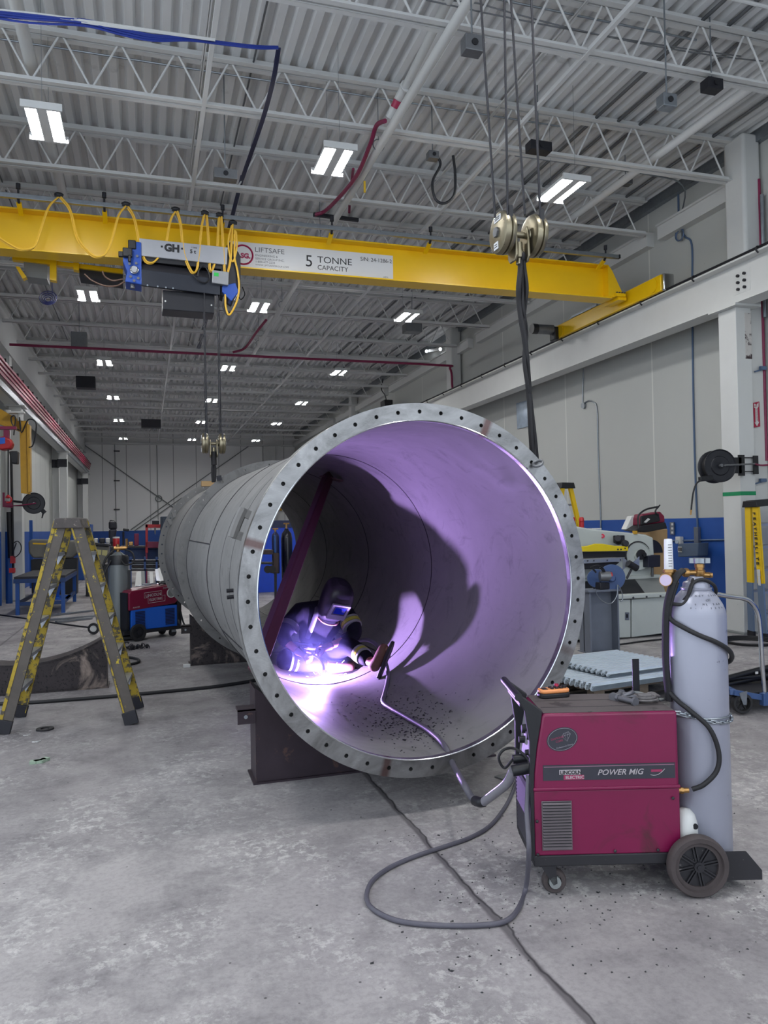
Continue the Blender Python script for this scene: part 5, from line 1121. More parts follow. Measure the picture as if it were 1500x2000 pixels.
# ================================================================ STEP LADDERS
FIBW = mat('worn_fibreglass', rgb(88, 82, 77), .75, var=.25, vs=9, wear=rgb(196, 172, 40), wt=.645, ws=13, bump=.2)
FIBY = mat('worn_yellow_rail', rgb(168, 144, 40), .65, var=.2, vs=7, wear=rgb(70, 66, 58), wt=.52, ws=16)
FIBN = mat('yellow_fibreglass', rgb(226, 186, 28), .45, var=.06, vs=6)
ALU = mat('aluminium', rgb(178, 182, 190), .35, .75, var=.12, vs=10, rvar=.08)
ALUB = mat('blue_grey_rail', rgb(112, 130, 156), .45, .3, var=.1, vs=8)
CAPW = mat('worn_cap', rgb(76, 70, 68), .7, var=.3, vs=14, wear=rgb(150, 140, 128), wt=.62, ws=22)
def stepladder(lab, loc, rz, h, spread, wb, wt, m1, m2, mcap, nst, rail=.10, foot=DARK, steps_rear=True, low=None):
    t = thing('step_ladder', lab, 'ladder', loc, rz)
    tops = {}
    for sx in (-1, 1):
        for sy in (-1, 1):
            b = V((sx*spread/2, sy*wb/2, .05)); p = V((sx*(.058 if m1 is FIBW else .075), sy*wt/2, h-.03)); tops[(sx, sy)] = (b, p)
            r = MB(); d = (p-b).normalized(); up = V((0, 1, 0)); wdir = d.cross(up).normalized()
            m = m1 if sy < 0 else m2
            if low and sx < 0 or low and sx > 0:
                k = b.lerp(p, .40)
                MB().bar(b, k, rail, .022, up=up).build('lower_rail', low, t, smooth=0); b0 = k
            else: b0 = b
            r.bar(b0, p, rail, .006, up=up)
            for e in (-1, 1): r.bar(b0+wdir*e*(rail/2-.003)+V((0, -sy*.012, 0)), p+wdir*e*(rail/2-.003)+V((0, -sy*.012, 0)), .006, .03, up=up)
            o = r.build('rail', m, t, smooth=0)
            if m1 is FIBW and sy < 0: MB().bar(b0+wdir*(rail/2-.012)+V((0, -.0055, 0)), p+wdir*(rail/2-.012)+V((0, -.0055, 0)), .026 if sx < 0 else .012, .004, up=up).build('yellow_edge', FIBY, t, smooth=0)
            MB().bar(b-d*.05, b+d*.06, rail+.012, .04, up=up).build('rubber_foot', foot, t, smooth=0, bevel=.004)
    for sx in (-1, 1):
        if sx < 0 and not steps_rear: continue
        for k in range(1, nst+1):
            f = k/(nst+1); a = tops[(sx, -1)][0].lerp(tops[(sx, -1)][1], f); c = tops[(sx, 1)][0].lerp(tops[(sx, 1)][1], f)
            s = MB().bar(a+V((0, .008, 0)), c-V((0, .008, 0)), rail*.9, .028)
            for q, e in ((a, 1), (c, -1)): s.prism([q+V((-.04, e*.01, 0)), q+V((.04, e*.01, 0)), q+V((sx*.02, e*.01, -.10))], (0, e*.012, 0))
            s.build('step', ALU if sx > 0 or m1 is FIBW else ALU, t, smooth=0)
    cw = .118 if m1 is FIBW else .16; MB().prism([(-cw, -wt/2-.03, h-.085), (cw, -wt/2-.03, h-.085), (cw*.8, -wt/2-.03, h), (-cw*.8, -wt/2-.03, h)], (0, wt+.06, 0)).build('top_cap', mcap, t, bevel=.006, smooth=0)
    return t
stepladder('paint-worn yellow and grey step ladder standing before the empty saddle', (-.60, 6.98, 0), -.07, 1.715, .96, .56, .38, FIBW, FIBY, CAPW, 5, .10)
l2p = at(1500, 1247, z=0)
lr = stepladder('clean yellow fibreglass step ladder with black cap leaning by the white crane column', (l2p.x-.07, l2p.y, 0), -PI/2-.12, 1.86, .26, .60, .46, FIBN, FIBN, BLACK, 5, .115, low=ALUB)
M_ = lambda x, y, z, u, v: frame(V((x, y, z)), u, v)
lr.rotation_euler.x = .065; lr.location.x = l2p.x+.17
# lettering down the front of its near rail and on the cap
MB().bx(-.12, .12, -.22, .22, 1.858, 1.864).build('cap_tray', BLACK, lr, smooth=0)
text('FEATHERLITE', .062, TXT, lr, frame(V((.153, -.20, 1.785)), (0, 1, 0), (-.03, 0, .085)), bold=.002)
b_, p_ = V((.13, -.30, .05)), V((.075, -.23, 1.83)); d_ = (p_-b_).normalized()
for i, ch in enumerate('FEATHERLITE'):
    text(ch, .07, INK, lr, frame(b_.lerp(p_, .93-.037*i)+V((-.03, -.0185, .0)), V((0, 0, -1)), V((1, 0, 0))), bold=.003)
MB().box(b_.lerp(p_, .48)+V((0, -.018, 0)), (.06, .002, .09)).build('warning_label', WHITE, lr, smooth=0)
MB().box(b_.lerp(p_, .42)+V((0, -.018, 0)), (.05, .002, .12)).build('warning_label', WHITE, lr, smooth=0)
l3 = at(1093, 944, Y=10.3)
stepladder('yellow step ladder mostly hidden behind the pipe flange, only its black cap showing', (l3.x-.05, 10.3, 0), .3, l3.z, 1.2, .6, .40, FIBN, FIBN, BLACK, 6, .08)

# ================================================================ HOSE REELS
def reel(lab, c, ax, r, col_face):
    t = thing('hose_reel', lab, 'hose reel', c); ax = V(ax).normalized(); c = V(c)
    RL = mat('reel_black', rgb(26, 27, 34), .42, .2, var=.2, vs=12)
    for e in (-1, 1): MB().lathe([(0, 0), (r*.25, .012), (r*.55, .012), (r*.6, .0), (r*.93, .0), (r*.97, .012), (r, .012), (r, -.006), (r*.93, -.014), (0, -.014)], c+ax*.085*e*r/.23, ax*e, 36).build('side_disc', RL, t, world=True)
    MB().lathe([(r*.55, -.07), (r*.8, -.068), (r*.82, -.035), (r*.8, -.02), (r*.83, 0), (r*.8, .02), (r*.82, .035), (r*.8, .068), (r*.55, .07)], c, ax, 30).build('wound_hose', RUBBER, t, world=True)
    MB().cyl(c-ax*.13, c+ax*.13, .022, n=12).build('reel_axle', STEEL, t, world=True)
    return t
rc = at(1400, 911, Y=8.55)
t = reel('black hose reel bolted to the white crane column near the red arrow sign', rc, (-.20, -.97, .03), .225, None)
p0 = at(1433, 905, Y=8.58)
for q, s_ in (((1448, 909), (.10, .02, .29)), ((1436, 909), (.2, .02, .22)), ((1476, 908), (.08, .02, .26))): MB().box(at(*q, Y=8.6), s_).build('mount_plate', BLACK, t, world=True, smooth=0)
for dy in (894, 921): MB().cyl(at(1450, dy, Y=8.6), at(1476, dy, Y=8.62), .008, n=6).build('clamp_rod', DARK, t, world=True)
MB().tube([at(1416, 909, Y=8.35), at(1450, 907, Y=8.45), at(1474, 906, Y=8.55)], .012, 8).build('inlet_pipe', STEEL, t, world=True)
MB().tube(smooth_path([at(1474, 906, Y=8.55), at(1490, 909, Y=8.6), at(1520, 905, Y=8.6)], 4), .013, 8).build('inlet_hose', MAROON, t, world=True)
MB().bar(at(1366, 936, Y=8.5), at(1390, 933, Y=8.5), .06, .07).build('guide_arm', BLACK, t, world=True, bevel=.01)
MB().tube(smooth_path([at(1369, 938, Y=8.45), at(1360, 945, Y=8.45), at(1354, 962, Y=8.45), at(1351, 985, Y=8.45), at(1350, 996, Y=8.45)], 5), .011, 8).build('hose_end', RUBBER, t, world=True)
MB().cyl(at(1350, 996, Y=8.45), at(1349, 1006, Y=8.45), .014, .010, n=10).build('coupling', BRASS, t, world=True)
rc = at(66, 983, Y=18.9)
t = reel('black hose reel on the white crane column by the hanging red hook', rc, (.12, -.99, 0), .24, None)
MB().bar(at(24, 979, Y=19), at(60, 982, Y=18.9), .03, .05).bar(at(24, 988, Y=19), at(60, 988, Y=18.9), .02, .02).build('mount_arm', DARK, t, world=True, smooth=0)
MB().tube([at(12, 989, Y=18.6), at(48, 986, Y=18.6), at(70, 983, Y=18.55)], .014, 6).build('inlet_hose', MAROON, t, world=True)
MB().bar(at(82, 996, Y=18.9), at(88, 1002, Y=18.9), .07, .09).build('guide_arm', BLACK, t, world=True, smooth=0)
MB().cyl(at(85, 1000, Y=18.85), at(82, 1012, Y=18.85), .022, .012, n=8).build('hose_end', BLACK, t, world=True)

# ================================================================ PANELLED WALL FITTINGS
XW = XR-.015
def wallpipe(lab, pts, r, m, X=XW):
    t = thing('wall_conduit', lab, 'conduit', at(*pts[0], X=X)); MB().tube(smooth_path([at(*p, X=X) for p in pts], 5), r, 8).build('run', m, t, world=True); return t
BC = mat('blue_grey_conduit', rgb(92, 112, 142), .4, .3, var=.1)
t = wallpipe('grey conduit bent down the panelled wall from a round box', [(1140, 788), (1150, 783), (1160, 786), (1166, 800), (1168, 880), (1171, 960), (1173, 1012), (1173, 1040)], .014, GALV)
wb_ = at(1138, 792, X=XW-.03); MB().cyl(wb_, wb_+V((.04, 0, 0)), .065, n=20).build('round_box', GALV, t, world=True)
MB().cyl(at(1139, 720, X=XW), at(1138, 788, X=XW), .012, n=8).build('drop', GALV, t, world=True)
t = wallpipe('blue-grey conduit pair running down the panelled wall with a coil near its top', [(1323, 300), (1325, 400), (1326, 440), (1338, 462), (1351, 478), (1352, 560), (1353, 700), (1356, 860), (1360, 980), (1364, 1052)], .016, BC)
MB().torus(at(1327, 458, X=XW-.05), .10, .010, (1, 0, 0), 24, 6).torus(at(1328, 459, X=XW-.06), .088, .010, (1, 0, 0), 24, 6).build('coil', BC, t, world=True)
MB().box(at(1362, 1045, X=XW-.02), (.06, .10, .26)).build('outlet_box', GALV, t, world=True, bevel=.006, smooth=0)
wallpipe('horizontal conduit along the blue band behind the gas cylinder', [(1240, 1056), (1318, 1056), (1372, 1055), (1432, 1054)], .016, BC)
t = thing('power_outlet', 'grey switch plate on the blue band above the horizontal conduit', 'outlet', at(1313, 1032, X=XW))
MB().box(at(1313, 1032, X=XW-.012), (.025, .10, .21)).build('plate', GALV, t, world=True, bevel=.004, smooth=0)
for dy in (1024, 1032, 1040): MB().box(at(1313, dy, X=XW-.027), (.006, .05, .035)).build('switch', WHITE, t, world=True, smooth=0)
t = thing('junction_box', 'small white box with fittings on the horizontal conduit', 'junction box', at(1327, 1055, X=XW))
MB().box(at(1327, 1055, X=XW-.03), (.07, .12, .12)).build('box_body', WHITE, t, world=True, bevel=.006, smooth=0)
MB().cyl(at(1322, 1058, X=XW-.06), at(1322, 1058, X=XW-.10), .03, n=10).build('plug', GALV, t, world=True)
t = thing('electric_heater', 'grey-blue steel box with white diagram plate behind the gas cylinder regulator', 'box', at(1345, 1075, X=8.3))
MB().prism([at(*q, X=8.25) for q in ((1324, 1062), (1364, 1060), (1362, 1086), (1324, 1088))], (.2, 0, 0)).build('case', mat('box_blue_grey', rgb(84, 100, 122), .5), t, world=True, bevel=.01, smooth=0)
MB().box(at(1328, 1073, X=8.24), (.01, .09, .09)).build('label_plate', WHITE, t, world=True, smooth=0)
for i in range(3): MB().box(at(1325.5+2.5*i, 1073, X=8.232), (.006, .016, .06)).build('label_mark', INK, t, world=True, smooth=0)
t = thing('poly_sheet', 'small shiny plastic sheet taped over a hole in the panelled wall', 'sheet', at(1022, 812, X=XW))
MB().prism([at(*q, X=XW) for q in ((1009, 788), (1034, 781), (1036, 832), (1011, 838))], (-.012, 0, 0)).build('sheet', mat('poly', rgb(150, 166, 184), .15, .4, var=.3, vs=4), t, world=True, smooth=0)
sp_ = at(1477, 810, X=8.16)
t = thing('fire_sign', 'red fire extinguisher arrow sign on the pale building column', 'sign', sp_)
yq = 8.72
def sgn(pts, d, m, name, par): return MB().prism([at(*q, Y=yq-d) for q in pts], (0, .006, 0)).build(name, m, par, world=True, smooth=0)
SR = mat('sign_red', rgb(160, 26, 62), .45, var=.05)
p_ = sgn([(1471, 787), (1483, 784), (1485, 833), (1473, 835)], 0, SR, 'sign_plate', t)
sgn([(1473, 788), (1477.5, 791), (1481.5, 786), (1481.5, 794), (1479.5, 797), (1481.2, 824), (1483, 823.5), (1478.8, 832.5), (1474, 825), (1476, 824.7), (1475.5, 797.5), (1473, 796)], .004, WHITE, 'arrow', p_)
def ptext(s, x, y, x2, y2, Y, size, m, par, **k):
    o = text(s, size, m, par, Mx.Identity(4), **k); o.matrix_parent_inverse = wmat(par).inverted(); a, b = at(x, y, Y=Y), at(x2, y2, Y=Y)
    d = b-a; o.matrix_local = frame(a, d, V((0, -1, 0)).cross(d)); return o
ptext('FIRE', 1473.6, 795, 1481.4, 793, yq-.011, .028, SR, p_)
ptext('EXTINGUISHER', 1477.2, 798, 1478.6, 824, yq-.011, .026, SR, p_)
for yv, lab in ((722, 'upper steel pipe clamp on the building column'), (941, 'lower steel pipe clamp on the building column')):
    t = thing('pipe_clamp', lab, 'clamp', at(1485, yv, Y=8.7))
    MB().bar(at(1474, yv+4, Y=8.72), at(1497, yv-3, Y=8.72), .02, .02).box(at(1490, yv-3, Y=8.70), (.10, .04, .05)).build('clamp_bar', BC, t, world=True, smooth=0)
t = thing('downpipe', 'maroon and white riser pipe in the corner by the building column', 'pipe', (8.45, 8.45, 4))
MB().cyl(at(1482, 350, Y=8.75), at(1497, 900, Y=8.75), .022, n=10).build('maroon_riser', MAROON, t, world=True)
MB().cyl(at(1488, 380, Y=8.70), at(1494, 620, Y=8.70), .026, n=10).build('white_riser', GALV, t, world=True)

# ================================================================ IRONWORKER MACHINE ON THE WALL SIDE
IW = mat('ironworker_cream', rgb(192, 198, 194), .42, var=.07, vs=4, wear=rgb(84, 70, 60), wt=.70, ws=12)
iy = 8.95
iw = thing('ironworker', 'big cream-painted ironworker machine with yellow guard beside the wall', 'machine', at(1215, 1250, Y=iy))
def ipoly(px_, y, d, name, m, par=iw, bev=.012, sm=0): return MB().prism([at(*q, Y=y) for q in px_], (0, d, 0)).build(name, m, par, bevel=bev, world=True, smooth=sm)
ipoly([(1085, 1252), (1085, 1176), (1232, 1171), (1232, 1245)], iy, .9, 'base_cabinet', IW)
ipoly([(1234, 1245), (1234, 1171), (1318, 1163), (1322, 1234)], iy+.01, .88, 'base_cabinet_door', IW)
ipoly([(1090, 1262), (1090, 1250), (1325, 1236), (1325, 1243)], iy+.1, .7, 'shade_base', BLACK)  # recessed base coloured black to stand for the shade under the cabinet
ipoly([(1085, 1177), (1085, 1168), (1308, 1157), (1318, 1165)], iy-.06, .12, 'front_ledge', IW)
for x in (1140, 1165, 1200, 1237, 1263, 1290): MB().cyl(at(x, 1172.5-(x-1140)*.055, Y=iy-.06), at(x, 1172.5-(x-1140)*.055, Y=iy-.075), .014, n=8).build('bolt', DARK, iw, world=True)
def quad(a, b, c, d, th=.02): return MB().prism([a, b, c, d], (0, 0, -th))
e0, e1 = at(1085, 1170, Y=iy), at(1261, 1160, Y=iy); b0, b1 = at(1085, 1138, Y=iy+.55), at(1240, 1131, Y=iy+.55)
quad(e0, e1, b1, b0).build('work_deck', DARK, iw, world=True, smooth=0)
e2, b2 = at(1300, 1158, Y=iy), at(1290, 1128, Y=iy+.55); quad(e1, e2, b2, b1).build('deck_plate', GREYP, iw, world=True, smooth=0)
ipoly([(1085, 1142), (1085, 1132), (1290, 1122), (1296, 1130)], iy+.56, .1, 'back_ledge', IW)
ipoly([(1085, 1020), (1120, 1027), (1160, 1034), (1225, 1040), (1262, 1044), (1276, 1050), (1278, 1085), (1270, 1128), (1085, 1136)], iy+.6, .32, 'upper_frame', IW, bev=.02)
ipoly([(1108, 1108), (1195, 1100), (1195, 1128), (1108, 1131)], iy+.5, .1, 'front_panel', IW)
dc = at(1246, 1086, Y=iy+.52)
MB().lathe([(0, -.03), (.07, -.03), (.07, 0), (.19, .0), (.20, -.02), (.205, .10)], dc, (0, 1, 0), 40).build('crank_disc', IW, iw, world=True)
MB().torus(dc, .205, .014, (0, 1, 0), 40, 6, PI*.15, PI*1.1).build('disc_rim', DARK, iw, world=True)
MB().lathe([(.045, -.055), (.075, -.05), (.075, -.03)], at(1249, 1083, Y=iy+.5), (0, 1, 0), 20).lathe([(0, -.08), (.03, -.08), (.032, -.05)], at(1253, 1083, Y=iy+.5), (0, 1, 0), 16).build('crank_pin', DARK, iw, world=True)
YB_ = mat('guard_yellow', rgb(232, 204, 20), .4, var=.05)
ipoly([(1100, 1069), (1133, 1068), (1150, 1066), (1163, 1062), (1177, 1062), (1200, 1066), (1227, 1067), (1227, 1076), (1100, 1078)], iy+.30, .04, 'yellow_guard', YB_, bev=.004)
for x, y in ((1207, 1073), (1213, 1073), (1221, 1071)): MB().cyl(at(x, y, Y=iy+.30), at(x, y, Y=iy+.285), .012, n=8).build('bolt', DARK, iw, world=True)
ipoly([(1100, 1078), (1222, 1077), (1222, 1088), (1100, 1092)], iy+.4, .2, 'guard_recess', BLACK, bev=0)
ipoly([(1138, 1092), (1214, 1089), (1214, 1097), (1138, 1101)], iy+.2, .3, 'shear_table', ALU, bev=.004)
for x in (1148, 1160, 1186, 1212): MB().cyl(at(x, 1095.5-(x-1148)*.03, Y=iy+.2), at(x, 1095.5-(x-1148)*.03, Y=iy+.19), .010, n=8).build('bolt', DARK, iw, world=True)
ipoly([(1120, 1102), (1210, 1098), (1195, 1110), (1128, 1112)], iy+.25, .25, 'table_bracket', DARK, bev=0)
mo_ = MB().lathe([(.0, -.12), (.05, -.12), (.06, -.08), (.06, .02)], at(1208, 1056, Y=iy+.5), (.6, .75, -.3), 18).lathe([(0, -.14), (.045, -.14), (.05, -.06)], at(1217, 1061, Y=iy+.42), (.3, .9, 0), 16).box(at(1209, 1053, Y=iy+.56), (.16, .06, .11)).build('hand_control', DARK, iw, world=True, bevel=.01)
MB().cyl(at(1176.5, 1047, Y=iy+.6), at(1176.5, 1047, Y=iy+.594), .033, n=24).build('warning_sticker', mat('sticker_red', rgb(196, 40, 70), .45, var=0), iw, world=True)
MB().box(at(1176.5, 1047, Y=iy+.592), (.045, .002, .014)).build('sticker_bar', WHITE, iw, world=True, smooth=0)
ipoly([(1266, 1086), (1290, 1084), (1290, 1107), (1266, 1108)], iy+.4, .16, 'switch_box', mat('switch_navy', rgb(20, 24, 44), .5), bev=.006)
MB().cyl(at(1274, 1108, Y=iy+.48), at(1274, 1126, Y=iy+.5), .02, n=8).build('conduit_stub', STEEL, iw, world=True)
MB().prism([at(*q, Y=iy-.25) for q in ((1217, 1089), (1224, 1094), (1226, 1106), (1217, 1113))], (0, .012, 0)).prism([at(*q, Y=iy-.25) for q in ((1249, 1087), (1238, 1097), (1240, 1104), (1249, 1110))], (0, .012, 0)).build('feed_vane', ALU, iw, world=True, smooth=0)
MB().cyl(at(1227, 1100, Y=iy-.3), at(1244, 1110, Y=iy-.3), .045, n=16).cyl(at(1233, 1112, Y=iy-.28), at(1224, 1130, Y=iy-.28), .016, n=8).build('pedal_head', DARK, iw, world=True)
MB().prism([at(*q, Y=iy-.006) for q in ((1221, 1196), (1229, 1196), (1229, 1211), (1221, 1211))], (0, .01, 0)).build('latch_plate', GALV, iw, world=True, smooth=0)
MB().box(at(1225, 1203, Y=iy-.012), (.02, .01, .05)).build('latch', BLACK, iw, world=True, smooth=0)
# things standing on or by it
t = thing('toolbox', 'yellow-brown box with a dark quarter disc behind the ironworker', 'box', at(1288, 1060, Y=iy+1.0))
MB().prism([at(*q, Y=iy+.95) for q in ((1270, 1036), (1304, 1033), (1306, 1228), (1272, 1230))], (0, .35, 0)).build('case', CARD, t, world=True, bevel=.01, smooth=0)
qd = at(1275, 1080, Y=iy+.93); MB().prism([qd]+[qd+V((.18*math.sin(a), 0, .2*math.cos(a))) for a in [PI/2*i/10 for i in range(11)]], (0, .02, 0)).build('quarter_disc', mat('switch_navy', None), t, world=True, smooth=0)
t = thing('tool_bag', 'maroon and black portable tool case with a tall handle on the ironworker', 'tool case', at(1270, 1020, Y=iy+.8))
MB().prism([at(*q, Y=iy+.65) for q in ((1253, 1012), (1256, 1004), (1278, 1002), (1290, 999), (1298, 1008), (1299, 1020), (1252, 1026))], (0, .22, 0)).build('case', mat('tool_maroon', rgb(120, 20, 54), .5), t, world=True, bevel=.015, smooth=0)
MB().prism([at(*q, Y=iy+.63) for q in ((1252, 1008), (1287, 1003), (1290, 1018), (1252, 1026))], (0, .03, 0)).build('front_panel', BLACK, t, world=True, bevel=.01, smooth=0)
MB().prism([at(*q, Y=iy+.62) for q in ((1258, 1020), (1266, 1012), (1270, 1014), (1262, 1021))], (0, .01, 0)).build('white_swoosh', WHITE, t, world=True, smooth=0)
MB().prism([at(*q, Y=iy+.6) for q in ((1240, 1036), (1256, 1026), (1300, 1020), (1304, 1032), (1262, 1040))], (0, .3, 0)).build('base_pad', BLACK, t, world=True, bevel=.012, smooth=0)
MB().tube(smooth_path([at(*q, Y=iy+.62) for q in ((1247, 1032), (1246, 1012), (1250, 1003), (1262, 995), (1278, 991), (1286, 990))], 5), .014, 8).tube([at(1283, 994, Y=iy+.7), at(1289, 986, Y=iy+.7)], .010, 6).tube(smooth_path([at(*q, Y=iy+.62) for q in ((1283, 991), (1280, 1000), (1286, 1006))], 4), .012, 6).build('handle', BLACK, t, world=True)
MB().box(at(1240, 1040, Y=iy+.6), (.05, .05, .05)).build('clamp', YELD, t, world=True, smooth=0)
t = thing('slanted_box', 'white sloping tray propped beside the tool case', 'tray', at(1236, 1020, Y=iy+.8))
MB().prism([at(*q, Y=iy+.85) for q in ((1222, 1034), (1234, 1008), (1252, 1006), (1250, 1030), (1240, 1036))], (0, .12, 0)).build('tray', WHITE, t, world=True, bevel=.008, smooth=0)
t = thing('paper_stack', 'white paper pad lying on top of the ironworker frame', 'paper', at(1160, 1032, Y=iy+.7))
MB().box(at(1161, 1033, Y=iy+.75), (.16, .12, .02)).build('pad', WHITE, t, world=True, smooth=0)
for x, lab in ((1119, 'red pressure bottle on the ironworker, half behind the flange'), (1136, 'red pressure bottle on the ironworker, fully in view')):
    t = thing('red_bottle', lab, 'bottle', at(x, 1030, Y=iy+.78), group='red bottles on the ironworker')
    MB().lathe([(.034, -.01), (.036, .0), (.036, .08), (.030, .083), (.037, .086), (.037, .125), (.028, .145), (0, .15)], (0, 0, 0), (0, 0, 1), 20).build('bottle_body', RED, t)
# pedestal grinder / cut-off saw on an I-section stand
st = thing('saw_pedestal', 'grey I-section steel pedestal carrying the cut-off saw', 'pedestal', at(1180, 1275, z=0))
sy_ = at(1180, 1275, z=0).y; sx0, sx1 = at(1152, 1275, Y=sy_).x, at(1209, 1273, Y=sy_).x; sz = at(1180, 1153, Y=sy_).z
GB = mat('pedestal_grey', rgb(116, 122, 134), .45, .25, var=.12, vs=6)
MB().bx(sx0, sx0+.02, sy_-.02, sy_+.22, 0, sz).bx(sx1-.02, sx1, sy_-.02, sy_+.22, 0, sz).bx(sx0, sx1, sy_+.11, sy_+.125, 0, sz).build('i_section', GB, st, world=True, smooth=0)
MB().bx(sx0-.03, sx1+.02, sy_-.05, sy_+.24, sz-.012, sz+.012).build('top_plate', GB, st, world=True, smooth=0)
MB().bx(sx0-.02, sx1+.02, sy_-.05, sy_+.24, 0, .012).build('foot_plate', GB, st, world=True, smooth=0)
cs_ = thing('cutoff_saw', 'blue cut-off saw with round guard bolted on the grey pedestal', 'saw', at(1190, 1150, Y=sy_))
gc_ = at(1195, 1128, Y=sy_-.02); SB = mat('saw_blue', rgb(62, 84, 128), .4, .2, var=.1, vs=8)
MB().lathe([(0, 0), (.155, 0), (.16, .008), (.16, .05), (.15, .06), (0, .06)], gc_+V((0, -.02, 0)), (.25, 1, 0), 44).build('blade_guard', SB, cs_, world=True)
MB().lathe([(.0, -.075), (.03, -.075), (.045, -.06), (.045, 0)], gc_+V((-.03, -.02, -.005)), (.25, 1, 0), 20).build('arbor_cap', SB, cs_, world=True)
mt = gc_+V((-.10, -.02, .02))
MB().cyl(mt+V((.05, -.02, 0)), mt+V((-.07, .02, .0)), .06, n=20).build('motor', STEEL, cs_, world=True)
MB().cyl(mt+V((.05, -.02, 0)), mt+V((.068, -.026, 0)), .05, n=20).build('motor_collar', RED, cs_, world=True)
MB().lathe([(0, .03), (.11, .03), (.115, .0), (.11, -.02), (0, -.03)], gc_+V((-.15, .1, -.01)), (.6, .8, 0), 30).build('rear_guard', SB, cs_, world=True)
for q in (((1155, 1107), (1164, 1118)), ((1172, 1108), (1181, 1119))): MB().tube([at(*q[0], Y=sy_-.05), at(*q[1], Y=sy_-.05)], .012, 8).build('grip', BLACK, cs_, world=True)
MB().tube(smooth_path([at(*q, Y=sy_-.06) for q in ((1156, 1107), (1168, 1104), (1178, 1110), (1182, 1118))], 5), .008, 6).build('handle_wire', DARK, cs_, world=True)
MB().box(V((gc_.x-.05, sy_+.05, sz+.055)), (.25, .16, .09)).build('saw_base', DARK, cs_, world=True, bevel=.01)
MB().tube(smooth_path([at(*q, Y=sy_-.08) for q in ((1162, 1150), (1168, 1165), (1180, 1176), (1194, 1178), (1204, 1165), (1206, 1150), (1206, 1142))], 6), .006, 6).tube(smooth_path([at(*q, Y=sy_-.06) for q in ((1207, 1142), (1214, 1155), (1216, 1170), (1212, 1175))], 5), .006, 6).build('power_lead', GALV, cs_, world=True)
# cable on the floor behind the pallet
t = thing('floor_cable', 'black cable loops on the floor between the pipe and the pedestal', 'cable', at(1120, 1260, z=0))
MB().tube(smooth_path([at(*q, z=.012) for q in ((1095, 1235), (1120, 1248), (1150, 1258), (1180, 1262), (1260, 1252), (1310, 1247))], 6), .011, 7).tube(smooth_path([at(1130, 1190, Y=8.4), at(1140, 1200, Y=8.3), at(1150, 1212, Y=8.2)], 4), .012, 7).build('cable_run', RUBBER, t, world=True)
t = thing('hose_coil', 'flat coil of black hose on the floor under the yellow fibreglass ladder', 'hose', at(1465, 1258, z=0))
c0 = at(1468, 1256, z=.012)
MB().tube([(c0.x+.30*(1+.04*i/24)*math.cos(i*PI/12), c0.y+.30*(1+.04*i/24)*math.sin(i*PI/12), .012+.018*(i/24)) for i in range(60)], .012, 7).build('coil', RUBBER, t, world=True)

# ================================================================ PALLET OF CORRUGATED SHEETS
P0, P1, P2 = at(1160, 1349, z=.13), at(1325, 1325, z=.13), at(1094, 1318, z=.13)
ux = (P1-P0); ux.z = 0; uy = (P2-P0); uy.z = 0; LX, LY = ux.length, uy.length; ux.normalize(); uy = (uy-ux*uy.dot(ux)).normalized()
rzp = math.atan2(ux.y, ux.x)
pl = thing('pallet', 'grey wooden pallet under the corrugated sheets', 'pallet', (P0.x, P0.y, 0), rzp)
LX = 1.15; LY = 1.0
for i in range(7): MB().bx(0, LX, .15*i, .15*i+.09, .112, .13).build('deck_board', WOOD, pl, smooth=0)
for y in (0, LY/2-.02, LY-.10):
    for x in (0, LX/2-.06, LX-.12): MB().bx(x, x+.12, y, y+.09, .018, .112).build('block', WOOD, pl, smooth=0)
    MB().bx(0, LX, y, y+.09, 0, .018).build('runner', WOOD, pl, smooth=0)
SHG = mat('corrugated_sheet', rgb(205, 216, 226), .35, .25, var=.12, vs=9, rvar=.08)
def corr(x0, x1, y0, y1, z, n, name, par):
    mb = MB(); per = (y1-y0)/n; prof = []
    for i in range(n): prof += [(y0+i*per, 0), (y0+(i+.38)*per, 0), (y0+(i+.46)*per, .02), (y0+(i+.92)*per, .02)]
    prof.append((y1, 0)); k = len(prof)
    mb.add([(x, y, z+h+dz) for dz in (0, .002) for x in (x0, x1) for y, h in prof],
           [(i, i+1, k+i+1, k+i) for i in range(k-1)]+[(2*k+i+1, 2*k+i, 3*k+i, 3*k+i+1) for i in range(k-1)]+[(i, 2*k+i, 2*k+i+1, i+1) for i in range(k-1)]+[(k+i+1, 3*k+i+1, 3*k+i, k+i) for i in range(k-1)])
    return mb.build(name, SHG, par, smooth=0)
for i in range(5):
    t = thing('corrugated_sheet', 'galvanised corrugated sheet in the lower stack on the pallet, %s from the bottom' % ['first', 'second', 'third', 'fourth', 'fifth'][i], 'metal sheet', (P0.x, P0.y, .133+.009*i), rzp, 'corrugated sheets on the pallet')
    corr(-.04+.006*i, LX+.15, -.03+.003*i, 1.02, 0, 15, 'sheet', t)
for i in range(3):
    t = thing('corrugated_sheet', 'short galvanised corrugated sheet in the upper stack, %s from the top' % ['third', 'second', 'first'][i], 'metal sheet', (P0.x, P0.y, .205+.009*i), rzp, 'corrugated sheets on the pallet')
    corr(.26+.01*i, LX+.05, .10, 1.0, 0, 13, 'sheet', t)
for k in range(5):
    t = thing('steel_bar', 'dark flat steel bar on the floor behind the maroon machine, %s of five' % ['first', 'second', 'third', 'fourth', 'fifth'][k], 'bar', at(1300, 1350+5*k, z=0), group='dark bars on the floor')
    a, b = at(1238, 1365+3*k, z=.02+.012*k), at(1345, 1340+4*k, z=.02+.012*k); MB().bar(a, b, .05, .012).build('bar_body', DARK, t, world=True, smooth=0)
t = thing('timber_block', 'dark wooden block on the floor behind the pipe flange', 'block', at(1100, 1340, z=0))
